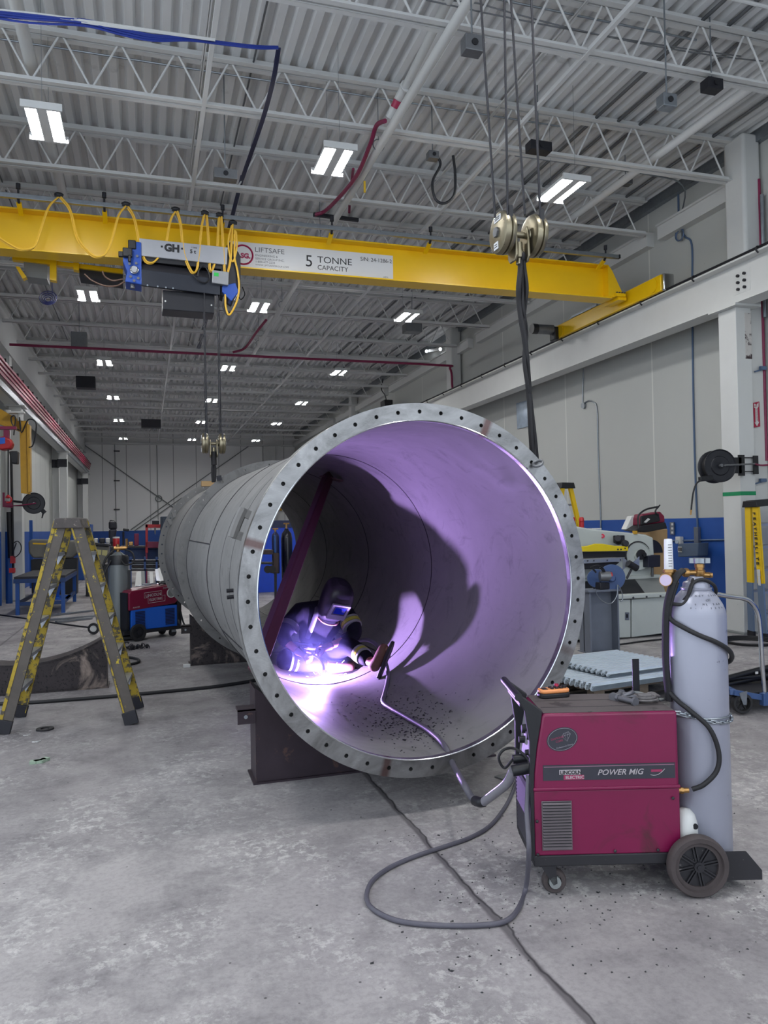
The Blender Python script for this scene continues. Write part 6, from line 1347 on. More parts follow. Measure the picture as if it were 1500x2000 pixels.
MB().box(at(1102, 1338, z=.05), (.18, .12, .10), .3).build('block_body', WOOD, t, world=True, bevel=.004, smooth=0)

# ================================================================ HAND CART AT THE EDGE
cp = at(1450, 1397, z=0); cy = cp.y
hc_ = thing('hand_cart', 'blue platform cart with bent chrome handle carrying black tubes', 'cart', cp)
MB().tube(smooth_path([at(*q, Y=cy) for q in ((1395, 1160), (1425, 1165), (1452, 1169), (1467, 1177), (1479, 1195), (1484, 1225), (1488, 1290), (1493, 1358))], 6), .019, 12).build('handle', CHROME, hc_, world=True)
MB().bar(at(1432, 1352, Y=cy), at(1540, 1372, Y=cy), .05, .045).bar(at(1432, 1352, Y=cy), at(1400, 1335, Y=cy+.7), .05, .045).box(at(1497, 1365, Y=cy-.02), (.10, .05, .10)).build('frame', mat('cart_blue', rgb(58, 84, 130), .5, var=.15, vs=8), hc_, world=True, bevel=.004, smooth=0)
dk = at(1432, 1352, Y=cy); MB().bx(dk.x+.02, dk.x+1.15, cy+.03, cy+.66, dk.z-.05, dk.z-.03).build('platform', DARK, hc_, world=True, smooth=0)
for wx, wy in ((dk.x+.95, cy+.06), (dk.x+.95, cy+.6), (dk.x+.12, cy+.6)): MB().lathe([(.03, -.02), (.080, -.02), (.086, 0), (.080, .02), (.03, .02)], (wx, wy, .088), (0, 1, 0), 24).cyl((wx, wy, .088), (wx, wy, dk.z-.04), .014, n=8).build('caster_wheel', RUBBER, hc_, world=True)
wc = at(1449, 1373, Y=cy)
w = MB().lathe([(.062, -.022), (.080, -.022), (.086, -.012), (.086, .012), (.080, .022), (.062, .022), (.058, .008), (.058, -.008)], wc, (.2, 1, 0), 32, closed=True).build('caster_wheel', RUBBER, hc_, world=True)
for k in range(5):
    a = 2*PI*k/5+.3; MB().bar(wc, wc+V((.06*math.cos(a), 0, .06*math.sin(a))), .014, .016, up=(0, 1, 0)).build('spoke', RUBBER, w, world=True, smooth=0)
MB().prism([wc+V((-.05, -.03, .09)), wc+V((.03, -.03, .10)), wc+V((.02, -.03, -.01)), wc+V((-.01, -.03, -.01))], (0, .006, 0)).build('caster_fork', GALV, hc_, world=True, smooth=0)
BT = mat('black_tube', rgb(24, 25, 30), .3, .2, var=.15)
for k, (a, b) in enumerate((((1380, 1346), (1560, 1305)), ((1380, 1337), (1560, 1296)), ((1395, 1328), (1560, 1316)), ((1385, 1352), (1560, 1318)), ((1390, 1333), (1560, 1288)))):
    t = thing('black_tube', 'black steel tube lying across the blue cart, %s from the top' % ['fourth', 'second', 'third', 'fifth', 'first'][k], 'tube', at(*a, Y=cy+.35), group='black tubes on the cart')
    MB().cyl(at(*a, Y=cy+.35+.05*(k % 2)), at(*b, Y=cy+.35+.05*(k % 2)), .026, n=14).build('tube_body', BT, t, world=True)
# white marker on the tubes
t = thing('tape_tag', 'white tag stuck on the black tubes of the cart', 'tag', at(1478, 1314, Y=cy+.3)); MB().box(at(1478, 1314, Y=cy+.3), (.03, .004, .02)).build('tag_body', WHITE, t, world=True, smooth=0)
# ================================================================ LOW WALL SIDE AND THE FAR END
def fy(x, Y):
    a, b = at(x, 1000, Y=Y).z, at(x, 1100, Y=Y).z; return 1000+100*a/(a-b)
# second welding machine with its own bottle
bo = at(268, 1252, z=0); be_ = at(337, 1243, z=0); ang = math.atan2(be_.y-bo.y, be_.x-bo.x)
w2 = thing('welding_machine', 'maroon and blue welding machine on wheels beside the dark grey bottle', 'welding machine', bo, ang)
MR2 = mat('maroon_enamel_far', rgb(112, 18, 50), .35, var=.06, vs=3); BL2 = mat('bright_blue_panel', rgb(24, 92, 196), .4, var=.06)
WL = .70
MB().prism([(-.12, 0, .44), (WL-.08, 0, .49), (WL, 0, .56), (WL-.06, 0, .78), (-.08, 0, .73), (-.12, 0, .70)], (0, .42, 0)).build('upper_casing', MR2, w2, bevel=.015, smooth=0)
MB().bx(-.08, WL-.04, .01, .41, .15, .47).build('lower_casing', BL2, w2, bevel=.008, smooth=0)
for x0 in (-.02, WL-.24):
    for i in range(11): MB().bx(x0, x0+.15, .0, .012, .19+.022*i, .203+.022*i).build('louvre_slat', mat('navy_slat', rgb(18, 30, 66), .5), w2, smooth=0)
MB().bx(-.2, WL+.02, 0, .42, .10, .15).build('base_tray', BLACK, w2, smooth=0)
MB().bx(WL-.04, WL+.03, .0, .42, .15, .75).build('front_panel', BLACK, w2, bevel=.01, smooth=0)
MB().bx(-.14, -.10, .03, .39, .12, .70).build('rear_panel', BLACK, w2, smooth=0)
for y in (-.03, .45):
    w = MB().lathe([(.08, -.025), (.118, -.025), (.125, -.015), (.125, .015), (.118, .025), (.08, .025)], (0, y, .125), (0, 1, 0), 30, closed=True).build('wheel', RUBBER, w2)
    MB().lathe([(0, -.014), (.03, -.02), (.03, -.01), (.085, -.006), (.085, .006), (0, .014)], (0, y, .125), (0, 1, 0), 20).build('wheel_disc', BLACK, w)
for y in (.05, .36):
    MB().cyl((WL-.1, y-.02, .055), (WL-.1, y+.02, .055), .055, n=20).build('caster_wheel', RUBBER, w2); MB().bx(WL-.13, WL-.06, y-.03, y+.03, .06, .11).build('caster_fork', GALV, w2, smooth=0)
W2F = lambda x, z: frame(V((x, -.003, z)), (1, 0, .06), (0, 0, 1))
text('LINCOLN', .058, TXT, w2, W2F(.14, .62), bold=.001); text('ELECTRIC', .05, TXT, w2, W2F(.20, .56), bold=.001); text('POWER MIG', .038, TXT, w2, W2F(.42, .72), shear=.2); text('POWER', .03, TXT, w2, W2F(-.06, .475), shear=.2)
MB().tube([(.12, -.003, .61), (.12, -.003, .685), (.40, -.003, .70), (.40, -.003, .63), (.455, -.003, .632), (.45, -.003, .545), (.18, -.003, .53), (.18, -.003, .613)], .003, 4, closed=True).build('badge_outline', TXT, w2)
st_ = MB().cyl((.555, -.002, .655), (.555, -.008, .655), .072, n=28).build('round_sticker', WHITE, w2)
MB().cyl((.555, -.008, .655), (.555, -.0085, .655), .06, n=28).build('sticker_field', SST, st_)
text('MIN', .062, mat('sticker_blue', rgb(30, 100, 180), .5, var=0), w2, W2F(.503, .635), bold=.003)
t = thing('loose_tools', 'pale metal parts and dark cables heaped on the maroon and blue machine', 'tools', bo+Mx.Rotation(ang, 3, 'Z') @ V((.3, .2, .76)), ang)
MB().bar((-.2, -.05, .02), (0, .0, .02), .1, .012).bar((-.05, .1, .03), (.15, .05, .03), .05, .02).build('plate', ALU, t, smooth=0)
MB().tube(smooth_path([(.12, -.1, .03), (.2, 0, .05), (.3, .05, .05), (.35, -.05, .03), (.2, -.1, .04), (.15, .02, .06)], 5), .018, 6).build('cable', BLACK, t)
t = thing('machine_leads', 'black leads hanging off the front of the maroon and blue machine', 'cable', at(352, 1200, Y=12.1))
MB().tube(smooth_path([at(347, 1160, Y=12.1), at(352, 1190, Y=12), at(358, 1215, Y=11.9), at(366, 1228, Y=11.8)], 5), .014, 6).tube(smooth_path([at(346, 1168, Y=12.1), at(347, 1205, Y=12), at(352, 1222, Y=11.9), at(360, 1230, Y=11.8)], 5), .018, 6).build('lead', BLACK, t, world=True)
gp = at(233, 1249, z=0)
t = thing('gas_cylinder', 'dark grey gas cylinder with black collar beside the maroon and blue machine', 'gas cylinder', gp)
GCY = mat('dark_grey_cylinder', rgb(108, 114, 116), .4, .1, var=.06, vs=4); cz_ = at(233, 1100, Y=gp.y).z
MB().lathe([(.13, .06), (.143, .08), (.145, .3), (.145, cz_), (.12, cz_+.1), (.06, cz_+.15), (.035, cz_+.17)], (0, 0, 0), (0, 0, 1), 32).build('cylinder_body', GCY, t)
MB().lathe([(.146, cz_-.02), (.148, cz_-.02), (.148, cz_+.09), (.13, cz_+.12), (.12, cz_+.12)], (0, 0, 0), (0, 0, 1), 32).build('black_collar', BLACK, t)
MB().cyl((0, 0, cz_+.17), (0, 0, cz_+.28), .025, n=10).cyl((-.06, 0, cz_+.22), (.12, 0, cz_+.22), .03, n=10).cyl((.12, 0, cz_+.22), (.12, 0, cz_+.36), .02, n=8).build('valve', BRASS, t)
MB().tube(smooth_path([(.1, -.03, cz_+.2), (.2, -.1, cz_+.15), (.22, -.12, cz_+.02), (.1, -.14, cz_-.02), (.02, -.12, cz_+.1)], 5), .012, 6).tube(smooth_path([(-.06, -.05, cz_+.2), (-.18, -.12, cz_+.05), (-.28, -.14, cz_-.35), (-.24, -.14, cz_-.8), (-.2, -.14, cz_-1.0)], 6), .016, 6).tube(smooth_path([(-.1, -.1, cz_+.05), (-.2, -.16, cz_-.2), (-.18, -.16, cz_-.6), (-.25, -.16, cz_-.9)], 6), .016, 6).build('hose', RUBBER, t)
MB().bx(-.2, .35, -.2, .2, .02, .06).bx(.13, .17, -.05, .05, .06, cz_-.1).build('stand', BLACK, t, smooth=0)
ca = at(183, 1239, z=0); t = thing('small_wheel', 'small rubber wheel of the bottle trolley showing behind the worn ladder', 'wheel', ca)
MB().lathe([(.05, -.02), (.085, -.02), (.09, 0), (.085, .02), (.05, .02)], (0, 0, .09), (.2, 1, 0), 24, closed=True).build('tyre', RUBBER, t); MB().cyl((0, -.01, .09), (0, .01, .09), .055, n=16).build('rim', WHITE, t)
# chain heap, floor cables, ring, bits
t = thing('chain_heap', 'heap of dark chain on the floor in front of the maroon and blue machine', 'chain', at(266, 1270, z=0))
m = MB(); random.seed(21); c0 = at(266, 1268, z=0)
for i in range(34):
    p = c0+V((random.gauss(0, .085), random.gauss(0, .05), .012+abs(random.gauss(0, .02)))); m.torus(p, .022, .006, (random.uniform(-1, 1), random.uniform(-1, 1), random.uniform(-.6, 1)), 10, 5)
m.torus(c0+V((-.12, 0, .07)), .035, .012, (.2, 1, 0), 12, 6, .5, 5.6).build('links', DARK, t, world=True)
t = thing('floor_cable', 'long black cable lying across the floor past the worn ladder to the near saddle', 'cable', at(240, 1360, z=0))
MB().tube(smooth_path([at(*q, z=.016) for q in ((-30, 1376), (60, 1372), (130, 1367), (230, 1359), (330, 1350), (420, 1341), (492, 1330), (560, 1318))], 6), .017, 8).build('cable_run', RUBBER, t, world=True)
t = thing('floor_cable', 'black hose end curling on the floor behind the worn ladder', 'hose', at(262, 1290, z=0))
MB().tube(smooth_path([at(*q, z=.016) for q in ((215, 1285), (250, 1284), (270, 1288), (268, 1294), (245, 1299), (215, 1302))], 6), .016, 8).build('hose_run', RUBBER, t, world=True)
t = thing('floor_cable', 'thin dark cable crossing the floor by the blue steel table', 'cable', at(80, 1215, z=0))
MB().tube(smooth_path([at(*q, z=.012) for q in ((-20, 1198), (50, 1208), (110, 1217), (180, 1226), (230, 1230))], 6), .014, 6).build('cable_run', RUBBER, t, world=True)
t = thing('rubber_ring', 'flat black rubber ring on the floor near the worn ladder foot', 'ring', at(88, 1425, z=0))
MB().lathe([(.035, 0), (.068, 0), (.068, .012), (.035, .012)], (0, 0, 0), (0, 0, 1), 28, closed=True).build('ring_body', RUBBER, t)
for q, lab, c_, s_ in (((78, 1489), 'crumpled pale green wrapper on the floor', rgb(150, 170, 150), (.13, .06, .02)), ((53, 1436), 'small white paper strip on the floor by the ladder foot', rgb(210, 210, 208), (.06, .012, .004)), ((72, 1449), 'white plastic sliver on the floor below the rubber ring', rgb(214, 214, 214), (.07, .012, .006)), ((1432, 1558), 'thin white sliver on the floor past the gas cylinder', rgb(200, 200, 200), (.05, .01, .004))):
    t = thing('litter_scrap', lab, 'scrap', at(*q, z=0)); m = MB()
    for i in range(3): m.box((s_[0]*.18*(i-1), s_[1]*.2*((i*7) % 3-1), s_[2]*.5), (s_[0]*.6, s_[1]*.7, s_[2]), .5*i)
    m.build('scrap_body', mat('scrap_%d' % q[0], c_, .6), t, smooth=0)
for k, (a, b) in enumerate((((62, 1206), (182, 1192)), ((66, 1213), (184, 1203)), ((110, 1215), (178, 1207)))):
    t = thing('steel_strip', 'pale galvanised strip on the floor behind the ladder, %s from the table' % ['nearest', 'second', 'third'][k], 'strip', at(*a, z=0), group='galvanised strips on the floor')
    MB().bar(at(*a, z=.02), at(*b, z=.02), .09, .03).build('strip_body', GALV, t, world=True, smooth=0)
# blue steel table
T0 = V((-2.45, 16.25, 0))
t = thing('steel_table', 'blue steel work table with a dark top behind the worn ladder', 'table', T0)
MB().bx(0, .92, 0, 2.6, .70, .745).build('table_top', DARK, t, smooth=0)
MB().bx(-.01, .93, -.01, 2.61, .62, .70).build('apron', DBLUE, t, smooth=0)
for x in (.02, .84):
    for y in (.02, 2.52): MB().bx(x, x+.07, y, y+.07, 0, .62).build('leg', BLUE, t, smooth=0)
MB().bx(.02, .9, .03, .07, .18, .25).bx(.03, .07, .03, 2.55, .18, .25).bx(.85, .9, .03, 2.55, .18, .25).build('stretcher', DBLUE, t, smooth=0)
t = thing('blue_tub', 'blue plastic tub under the steel table', 'tub', T0+V((.3, .6, .25))); MB().lathe([(.16, 0), (.22, .28), (.2, .28), (.14, .02), (0, .02)], (.25, .3, 0), (0, 0, 1), 4).bx(-.05, .6, -.1, .8, -.03, 0).build('tub_shell', BL2, t, smooth=0)
# yellow jib and red chain hoist beside the low wall
jy = 17.6
t = thing('jib_crane', 'yellow jib beam folded beside the white crane column', 'jib crane', at(48, 900, Y=jy))
MB().prism([at(*q, Y=jy) for q in ((38, 822), (54, 822), (58, 965), (41, 963))], (0, .12, 0)).prism([at(*q, Y=jy-.05) for q in ((52, 826), (58, 830), (59, 960), (55, 962))], (0, .25, 0)).build('hanging_beam', YELD, t, world=True, smooth=0)
MB().prism([at(*q, Y=jy+.1) for q in ((-40, 775), (48, 826), (48, 845), (-40, 815))], (0, .25, 0)).build('jib_arm', YELD, t, world=True, smooth=0)
MB().bar(at(17, 806, Y=jy), at(48, 806, Y=jy), .2, .03).cyl(at(40, 806, Y=jy), at(40, 822, Y=jy), .06, n=12).build('pivot', WHITE, t, world=True, smooth=0)
MB().tube(smooth_path([at(*q, Y=jy-.15) for q in ((27, 850), (30, 815), (22, 815), (25, 830), (40, 840), (38, 815), (42, 845), (55, 820), (70, 825), (69, 850), (64, 870), (56, 874))], 5), .014, 6).build('cable', BLACK, t, world=True)
hz = 17.0
t = thing('chain_hoist', 'red electric chain hoist with black chain bag and red hook', 'hoist', at(12, 865, Y=hz))
MB().prism([at(*q, Y=hz) for q in ((-8, 855), (6, 852), (20, 857), (24, 866), (20, 876), (4, 879), (-8, 875))], (0, .3, 0)).build('motor_body', RED, t, world=True, bevel=.03)
MB().prism([at(*q, Y=hz-.01) for q in ((-4, 855), (10, 854), (10, 866), (-4, 868))], (0, .01, 0)).build('blue_label', BL2, t, world=True, smooth=0)
MB().prism([at(*q, Y=hz+.05) for q in ((17, 881), (35, 881), (34, 906), (22, 905))], (0, .22, 0)).build('chain_bag', BLACK, t, world=True, bevel=.02)
MB().bar(at(-10, 836, Y=hz+.1), at(32, 836, Y=hz+.1), .12, .06).bar(at(13, 840, Y=hz+.1), at(13, 856, Y=hz+.1), .10, .10).build('trolley', MAROON, t, world=True, smooth=0)
MB().cyl(at(16, 876, Y=hz+.1), at(16, 968, Y=hz+.1), .014, n=6).build('load_chain', DARK, t, world=True)
MB().torus(at(16, 976, Y=hz+.1), .06, .018, (0, 1, 0), 16, 6, -2.2, 2.4).sph(at(16, 970, Y=hz+.1), .04, 8, 6).build('hook', RED, t, world=True)
t = thing('wall_sign', 'red sign board behind the hanging hook', 'sign', at(12, 978, Y=18.7))
MB().prism([at(*q, Y=18.8) for q in ((5, 962), (9, 962), (9, 978), (24, 980), (24, 992), (5, 990))], (0, .03, 0)).build('board', MAROON, t, world=True, smooth=0)
t = thing('electric_cables', 'black cables and red plug boxes hanging down the low wall', 'cables', at(20, 1050, Y=18.6))
MB().cyl(at(22, 890, Y=18.9), at(26, 1120, Y=18.9), .03, n=6).cyl(at(17, 1000, Y=18.9), at(20, 1090, Y=18.9), .05, n=6).tube(smooth_path([at(*q, Y=18.6) for q in ((25, 1062), (34, 1057), (41, 1065), (40, 1078), (30, 1088), (26, 1080), (32, 1060))], 5), .012, 6).build('cable', BLACK, t, world=True)
MB().box(at(25, 1093, Y=18.7), (.10, .08, .16)).box(at(24, 1114, Y=18.7), (.12, .08, .10)).build('plug_box', RED, t, world=True, smooth=0)
t = thing('blue_post', 'blue steel post against the low wall behind the table', 'post', at(60, 1035, Y=24)); MB().prism([at(*q, Y=24) for q in ((57, 1016), (63, 1016), (65, fy(65, 24)), (58, fy(58, 24)))], (0, .1, 0)).build('post_body', BLUE, t, world=True, smooth=0)
t = thing('wall_pipes', 'pair of tall pipes painted white above and blue below on the low wall', 'pipes', (-3.25, 19, 0))
for i, X in enumerate((-3.12, -2.98)):
    MB().cyl((X, 18.6+.5*i, 1.63), (X, 18.6+.5*i, 4.4), .07, n=12).build('upper_pipe', WHITE, t, world=True); MB().cyl((X, 18.6+.5*i, 0), (X, 18.6+.5*i, 1.63), .072, n=12).build('lower_pipe', BLUE, t, world=True)
# band saws and far benches
SAWG = mat('saw_grey', rgb(118, 116, 108), .5, .1, var=.12, vs=5)
def P(name, pts, Y, d, m, par, bev=.01):
    pts = [(q[0], fy(q[0], Y)) if q[1] is None else q for q in pts]; return MB().prism([at(*q, Y=Y) for q in pts], (0, d, 0)).build(name, m, par, bevel=bev, world=True, smooth=0)
t = thing('band_saw', 'grey band saw with a yellow-black strip seen behind the blue table', 'band saw', at(90, 1100, Y=21))
P('saw_arm', [(55, 1058), (62, 1053), (150, 1056), (152, 1080), (140, 1090), (64, 1090), (56, 1080)], 21, .5, SAWG, t, .04); P('warning_strip', [(64, 1060), (92, 1061), (92, 1064), (64, 1063)], 20.99, .01, YEL, t, 0)
P('saw_bed', [(60, 1093), (150, 1090), (150, None), (62, None)], 21.05, .5, BLACK, t); P('saw_motor', [(90, 1062), (112, 1066), (112, 1080), (92, 1080)], 20.8, .2, BL2, t)
t = thing('band_saw', 'grey band saw with pale warning labels left of the far drill press' .replace('left of', 'beside'), 'band saw', at(195, 1090, Y=20))
P('saw_head', [(178, 1065), (213, 1067), (212, 1096), (200, 1104), (176, 1100)], 20, .5, SAWG, t, .03)
P('warning_label', [(186, 1073), (198, 1074), (197, 1084), (185, 1083)], 19.99, .01, mat('label_cream', rgb(196, 190, 130), .5), t, 0); P('warning_label', [(200, 1074), (210, 1075), (209, 1086), (199, 1084)], 19.99, .01, mat('label_cream', None), t, 0)
P('saw_stand', [(165, 1100), (212, 1104), (212, None), (168, None)], 20.1, .6, BLACK, t)
P('saw_table', [(150, 1058), (214, 1063), (214, 1067), (150, 1062)], 19.9, .8, DARK, t, 0)
for k, (x, w, lab) in enumerate(((161, 18, 'grey perforated casting on the saw table'), (187, 7, 'small pale steel block on the saw table'), (199, 11, 'dark round casting on the saw table'), (210, 8, 'pale steel offcut at the end of the saw table'))):
    o = thing('steel_part', lab, 'part', at(x, 1060, Y=20)); P('part_body', [(x-w/2, 1050-.4*k+2), (x+w/2, 1051), (x+w/2, 1061), (x-w/2, 1060)], 20, .2, (GREYP, WHITE, DARK, WHITE)[k], o, .02)
    if k == 0:
        for dx in (-5, 0, 5): MB().cyl(at(x+dx, 1055.5, Y=20), at(x+dx, 1055.5, Y=19.985), .02, n=8).build('hole', BLACK, o, world=True)
t = thing('tool_cabinet', 'blue steel cabinet standing near the far corner', 'cabinet', at(163, 1060, Y=27)); P('cabinet_body', [(145, 1023), (178, 1024), (178, None), (145, None)], 27, 1.0, BLUE, t); P('door', [(148, 1026), (175, 1027), (175, 1084), (148, 1084)], 26.97, .03, BLUE, t); P('handle', [(173, 1040), (176, 1040), (176, 1044), (173, 1044)], 26.93, .04, WHITE, t, 0)
t = thing('drill_press', 'dark pillar drill press in front of the far wall', 'drill press', at(218, 1060, Y=24))
P('head', [(212, 1018), (227, 1018), (228, 1034), (212, 1034)], 24, .5, DARK, t, .05); P('motor', [(214, 1015), (224, 1016), (224, 1022), (214, 1021)], 24.1, .35, BLACK, t, .03); P('pillar', [(215, 1034), (224, 1034), (222, None), (216, None)], 24.2, .2, BLACK, t); P('belt_cover', [(212, 1034), (228, 1033), (224, 1056), (212, 1064)], 24, .3, mat('navy_dark', rgb(26, 28, 44), .5), t, .05); P('base', [(205, 1118), (232, 1118), (233, None), (206, None)], 24, .6, DARK, t)
t = thing('red_canister', 'red canister with a white top next to the drill press', 'canister', at(227, 1070, Y=19)); rz_ = at(227, 1068, Y=19)
MB().lathe([(.072, 0), (.076, .01), (.076, .20), (.07, .21)], rz_, (0, 0, 1), 20).build('can_body', RED, t, world=True); MB().lathe([(.078, .20), (.078, .235), (0, .24)], rz_, (0, 0, 1), 20).build('lid', WHITE, t, world=True)
P('shelf', [(215, 1068), (240, 1068), (240, 1070), (215, 1070)], 18.9, .3, BLACK, t, 0); P('post', [(226, 1070), (229, 1070), (229, None), (226, None)], 19, .05, DARK, t, 0)
t = thing('arbor_press', 'red steel press frame on the far bench', 'press', at(298, 1050, Y=24))
P('frame_post', [(284, 1024), (289, 1024), (289, 1080), (284, 1080)], 24, .15, RED, t); P('frame_beam', [(284, 1024), (313, 1024), (313, 1031), (284, 1031)], 24, .15, RED, t); P('bed_beam', [(284, 1058), (312, 1058), (312, 1070), (284, 1070)], 24, .15, MAROON, t); P('lower_post', [(284, 1080), (288, 1080), (288, 1140), (284, 1140)], 24, .12, MAROON, t); P('ram', [(301, 1030), (305, 1030), (304, 1044), (302, 1044)], 23.95, .1, STEEL, t); P('gear_head', [(297, 1017), (311, 1017), (311, 1025), (297, 1025)], 24, .3, DARK, t)
t = thing('work_bench', 'dark blue work bench along the far wall with tools on it', 'bench', at(285, 1085, Y=25)); P('bench_top', [(236, 1066), (330, 1068), (330, 1072), (236, 1070)], 24.4, 1.2, DARK, t, 0); P('bench_front', [(240, 1072), (328, 1073), (328, 1100), (240, 1100)], 24.6, .8, DBLUE, t)
for x in (240, 325): P('leg', [(x, 1072), (x+4, 1072), (x+4, None), (x, None)], 24.45, .1, DBLUE, t, 0)
for x, y0, y1, m, lab in ((267, 1042, 1066, MAROON, 'maroon tall tin on the far work bench'), (241, 1034, 1066, DARK, 'dark bench grinder post on the far work bench'), (256, 1058, 1066, BRASS, 'brass fitting on the far work bench')):
    o = thing('bench_item', lab, 'tool', at(x, y1, Y=25)); P('item_body', [(x-5, y0), (x+4, y0), (x+4, y1), (x-5, y1)] if x != 241 else [(x-2, y0+4), (x+2, y0+4), (x+2, y1), (x-2, y1)], 25, .15, m, o, .02)
    if x == 241: P('grinder_head', [(x-1, 1032), (x+11, 1033), (x+11, 1038), (x-1, 1037)], 24.9, .2, BLACK, o, .02)
t = thing('dark_cabinet', 'tall dark green cabinet half hidden by the pipe', 'cabinet', at(322, 1040, Y=23)); P('cabinet_body', [(314, 1009), (340, 1008), (340, None), (314, None)], 23, .8, mat('cab_dark', rgb(38, 50, 66), .5), t); P('door', [(317, 1012), (338, 1012), (338, 1088), (317, 1088)], 22.97, .03, mat('cab_dark', None), t)
t = thing('stock_rack', 'blue stock rack holding dark steel plates behind the second welding machine', 'rack', at(285, 1110, Y=16.5))
for x in (253, 281, 304): P('upright', [(x, 1088), (x+4, 1088), (x+4, None), (x, None)], 16.5, .1, DBLUE, t, 0)
P('rail', [(250, 1112), (330, 1112), (330, 1115), (250, 1115)], 16.5, .1, DARK, t, 0); P('rail', [(250, 1094), (330, 1094), (330, 1097), (250, 1097)], 16.5, .1, DARK, t, 0)
for k in range(5):
    o = thing('steel_plate', 'grey steel plate stored in the blue rack, %s from its top' % ['fifth', 'fourth', 'third', 'second', 'first'][k], 'plate', at(280, 1111-4*k, Y=16.6), group='plates in the stock rack'); P('plate_body', [(257, 1111-3.6*k), (312+3*k, 1111-3.6*k), (312+3*k, 1109-3.6*k), (257, 1109-3.6*k)], 16.6, .7, (GREYP, RUST, STEEL, GREYP, DARK)[k], o, 0)
for k, (a, b, m) in enumerate((((262, 1145), (270, 1118), WHITE), ((271, 1145), (273, 1117), WHITE), ((282, 1145), (279, 1116), GREYP), ((300, 1140), (295, 1118), WHITE), ((318, 1150), (306, 1112), ALU), ((326, 1145), (312, 1110), WHITE))):
    o = thing('steel_angle', 'pale steel angle leaning under the stock rack, %s along the row' % ['first', 'second', 'third', 'fourth', 'fifth', 'sixth'][k], 'angle', at(*a, Y=15.5), group='leaning steel angles'); MB().bar(at(a[0], fy(a[0], 15.6), Y=15.6), at(*b, Y=16.4), .07, .03, up=(0, 1, 0)).build('angle_body', m, o, world=True, smooth=0)
# seen through the pipe
t = thing('cylinder_cart', 'brown steel frame cart with a post seen through the pipe', 'cart', at(535, 1120, Y=15))
P('post', [(534, 1080), (545, 1080), (544, 1119), (534, 1119)], 15, .12, RUST, t); P('rail', [(505, 1074), (534, 1074), (534, 1083), (505, 1083)], 15, .5, RUST, t); P('upright', [(535, 1045), (539, 1045), (540, 1080), (536, 1080)], 15, .06, BLUE, t); P('foot', [(536, 1119), (541, 1119), (541, None), (537, None)], 15, .06, DARK, t); P('frame_low', [(500, 1098), (540, 1099), (540, 1103), (500, 1102)], 15.05, .4, BLACK, t)
for x in (523, 531): MB().cyl(at(x, 1112, Y=14.9), at(x, 1112, Y=15.0), .075, n=18).build('wheel', RUBBER, t, world=True)
def far_bottle(lab, x, ytop, ybot, r, m, Y):
    p = at(x, ybot, Y=Y); z1 = at(x, ytop, Y=Y).z-p.z; b = V((p.x, Y, max(p.z, .02))); t = thing('gas_cylinder', lab, 'gas cylinder', b); k = z1
    MB().lathe([(r*.9, 0), (r, .02), (r, k*.82), (r*.85, k*.88), (r*.4, k*.92), (r*.35, k*.94)], (0, 0, 0), (0, 0, 1), 24).build('cylinder_body', m, t); MB().cyl((0, 0, k*.93), (0, 0, k), .02, n=8).cyl((-.06, 0, k), (.06, 0, k), .016, n=8).build('valve', BRASS, t); return t
far_bottle('black gas cylinder seen through the pipe in front of the blue screen', 562, 1024, fy(562, 15.6)-.5, .115, mat('bottle_black', rgb(16, 18, 34), .25), 15.6)
far_bottle('smaller blue-black gas cylinder on the cart seen through the pipe', 539, 1033, 1120, .075, mat('bottle_navy', rgb(28, 34, 70), .3), 15.5)
t = thing('welding_screen', 'blue welding screen standing beyond the pipe', 'screen', at(540, 1060, Y=19)); P('curtain', [(470, 1017), (600, 1016), (600, 1030), (470, 1031)], 19, .05, mat('screen_navy', rgb(22, 34, 74), .5), t, 0); P('curtain', [(470, 1031), (600, 1030), (600, None), (470, None)], 19.02, .05, mat('screen_blue', rgb(16, 70, 200), .5), t, 0)
t = thing('drawbar', 'black steel bar lying on the floor beyond the pipe', 'bar', at(515, 1145, z=0)); MB().bar(at(498, 1146, z=.03), at(524, 1142, z=.03), .08, .05).bar(at(498, 1150, z=.03), at(545, 1150, z=.03), .06, .04).build('bar_body', DARK, t, world=True, smooth=0)
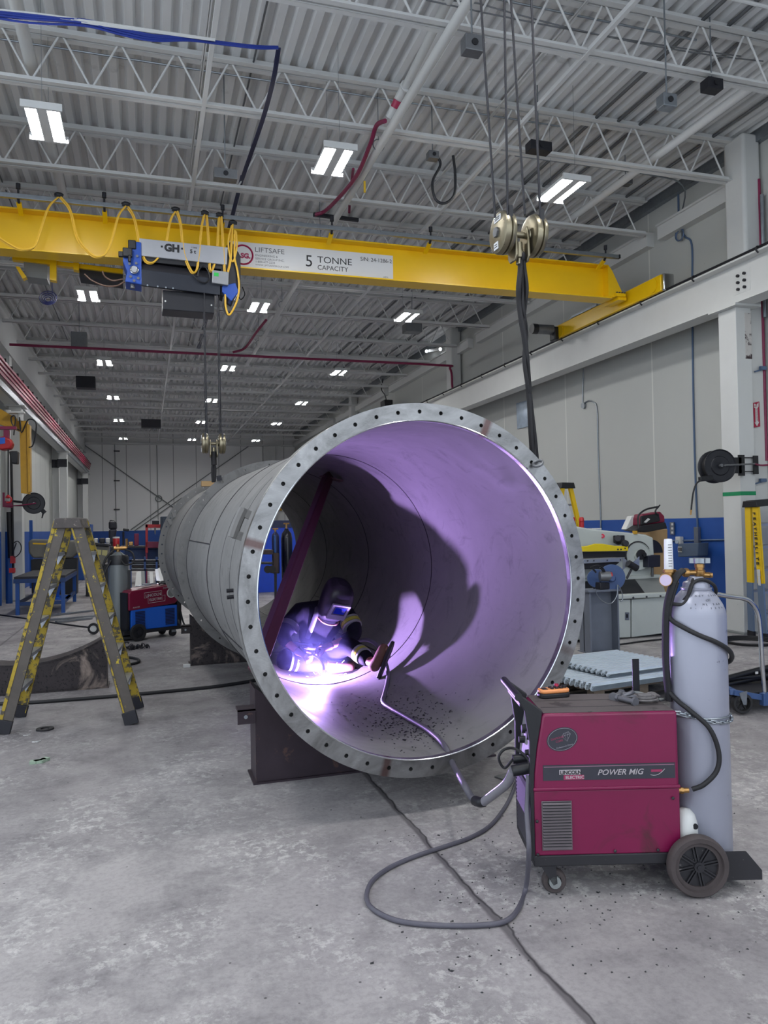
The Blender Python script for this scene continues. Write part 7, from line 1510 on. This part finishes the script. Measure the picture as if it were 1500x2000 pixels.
t = thing('yellow_lamp_bracket', 'yellow bracket on the wall glimpsed through the pipe', 'bracket', at(545, 993, Y=44.7)); P('plate', [(541, 985), (550, 985), (551, 997), (541, 997)], 44.75, .26, YELD, t, 0)
# far wall pipework and pilaster
t = thing('wall_pilaster', 'white pilaster near the far corner of the back wall', 'pilaster', (7.0, YB-.25, 0)); MB().bx(-.35, .35, -.1, .24, 0, 6.4).build('shaft', WHITE, t, smooth=0)
m = thing('wall_bracing', 'crossed steel bracing rods on the back wall', 'bracing', (0, YB-.15, 2))
for a, b in (((166, 870), (330, 985)), ((330, 985), (440, 1060)), ((255, 1035), (352, 965)), ((352, 965), (485, 872)), ((262, 1037), (356, 972))): MB().cyl(at(*a, Y=YB-.1), at(*b, Y=YB-.1), .03, n=6).build('rod', GREYP, m, world=True)
MB().torus(at(310, 974, Y=YB-.12), .17, .03, (0, 1, 0), 20, 6).build('ring_plate', GREYP, m, world=True)
for k, y in enumerate((881, 939, 995)):
    t = thing('wall_bracket', 'small dark bracket on a back wall seam, %s from the top' % ['first', 'second', 'third'][k], 'bracket', at(227, y, Y=YB-.05), group='brackets on the back wall'); MB().box(at(228, y, Y=YB-.05), (.32, .08, .06)).build('bracket_body', DARK, t, world=True, smooth=0)
t = thing('wall_conduit', 'thin dark conduit down a back wall seam with small brackets', 'conduit', at(226, 940, Y=YB-.04)); MB().cyl(at(224, 865, Y=YB-.04), at(227, 1020, Y=YB-.04), .022, n=6).build('run', GREYP, t, world=True)
t = thing('wall_conduit', 'thin dark conduit down the back wall above the press', 'conduit', at(308, 940, Y=YB-.04)); MB().cyl(at(306, 866, Y=YB-.04), at(309, 1015, Y=YB-.04), .022, n=6).build('run', GREYP, t, world=True)

# lettering becomes plain mesh
bpy.context.view_layer.update()
dg = bpy.context.evaluated_depsgraph_get()
for o in [o for o in COL.objects if o.type == 'FONT']:
    me = bpy.data.meshes.new_from_object(o.evaluated_get(dg)); n_ = o.name.split('.')[0]
    q = bpy.data.objects.new(n_, me); COL.objects.link(q); q.parent = o.parent
    q.matrix_parent_inverse = o.matrix_parent_inverse; q.matrix_basis = o.matrix_basis
    bpy.data.objects.remove(o)
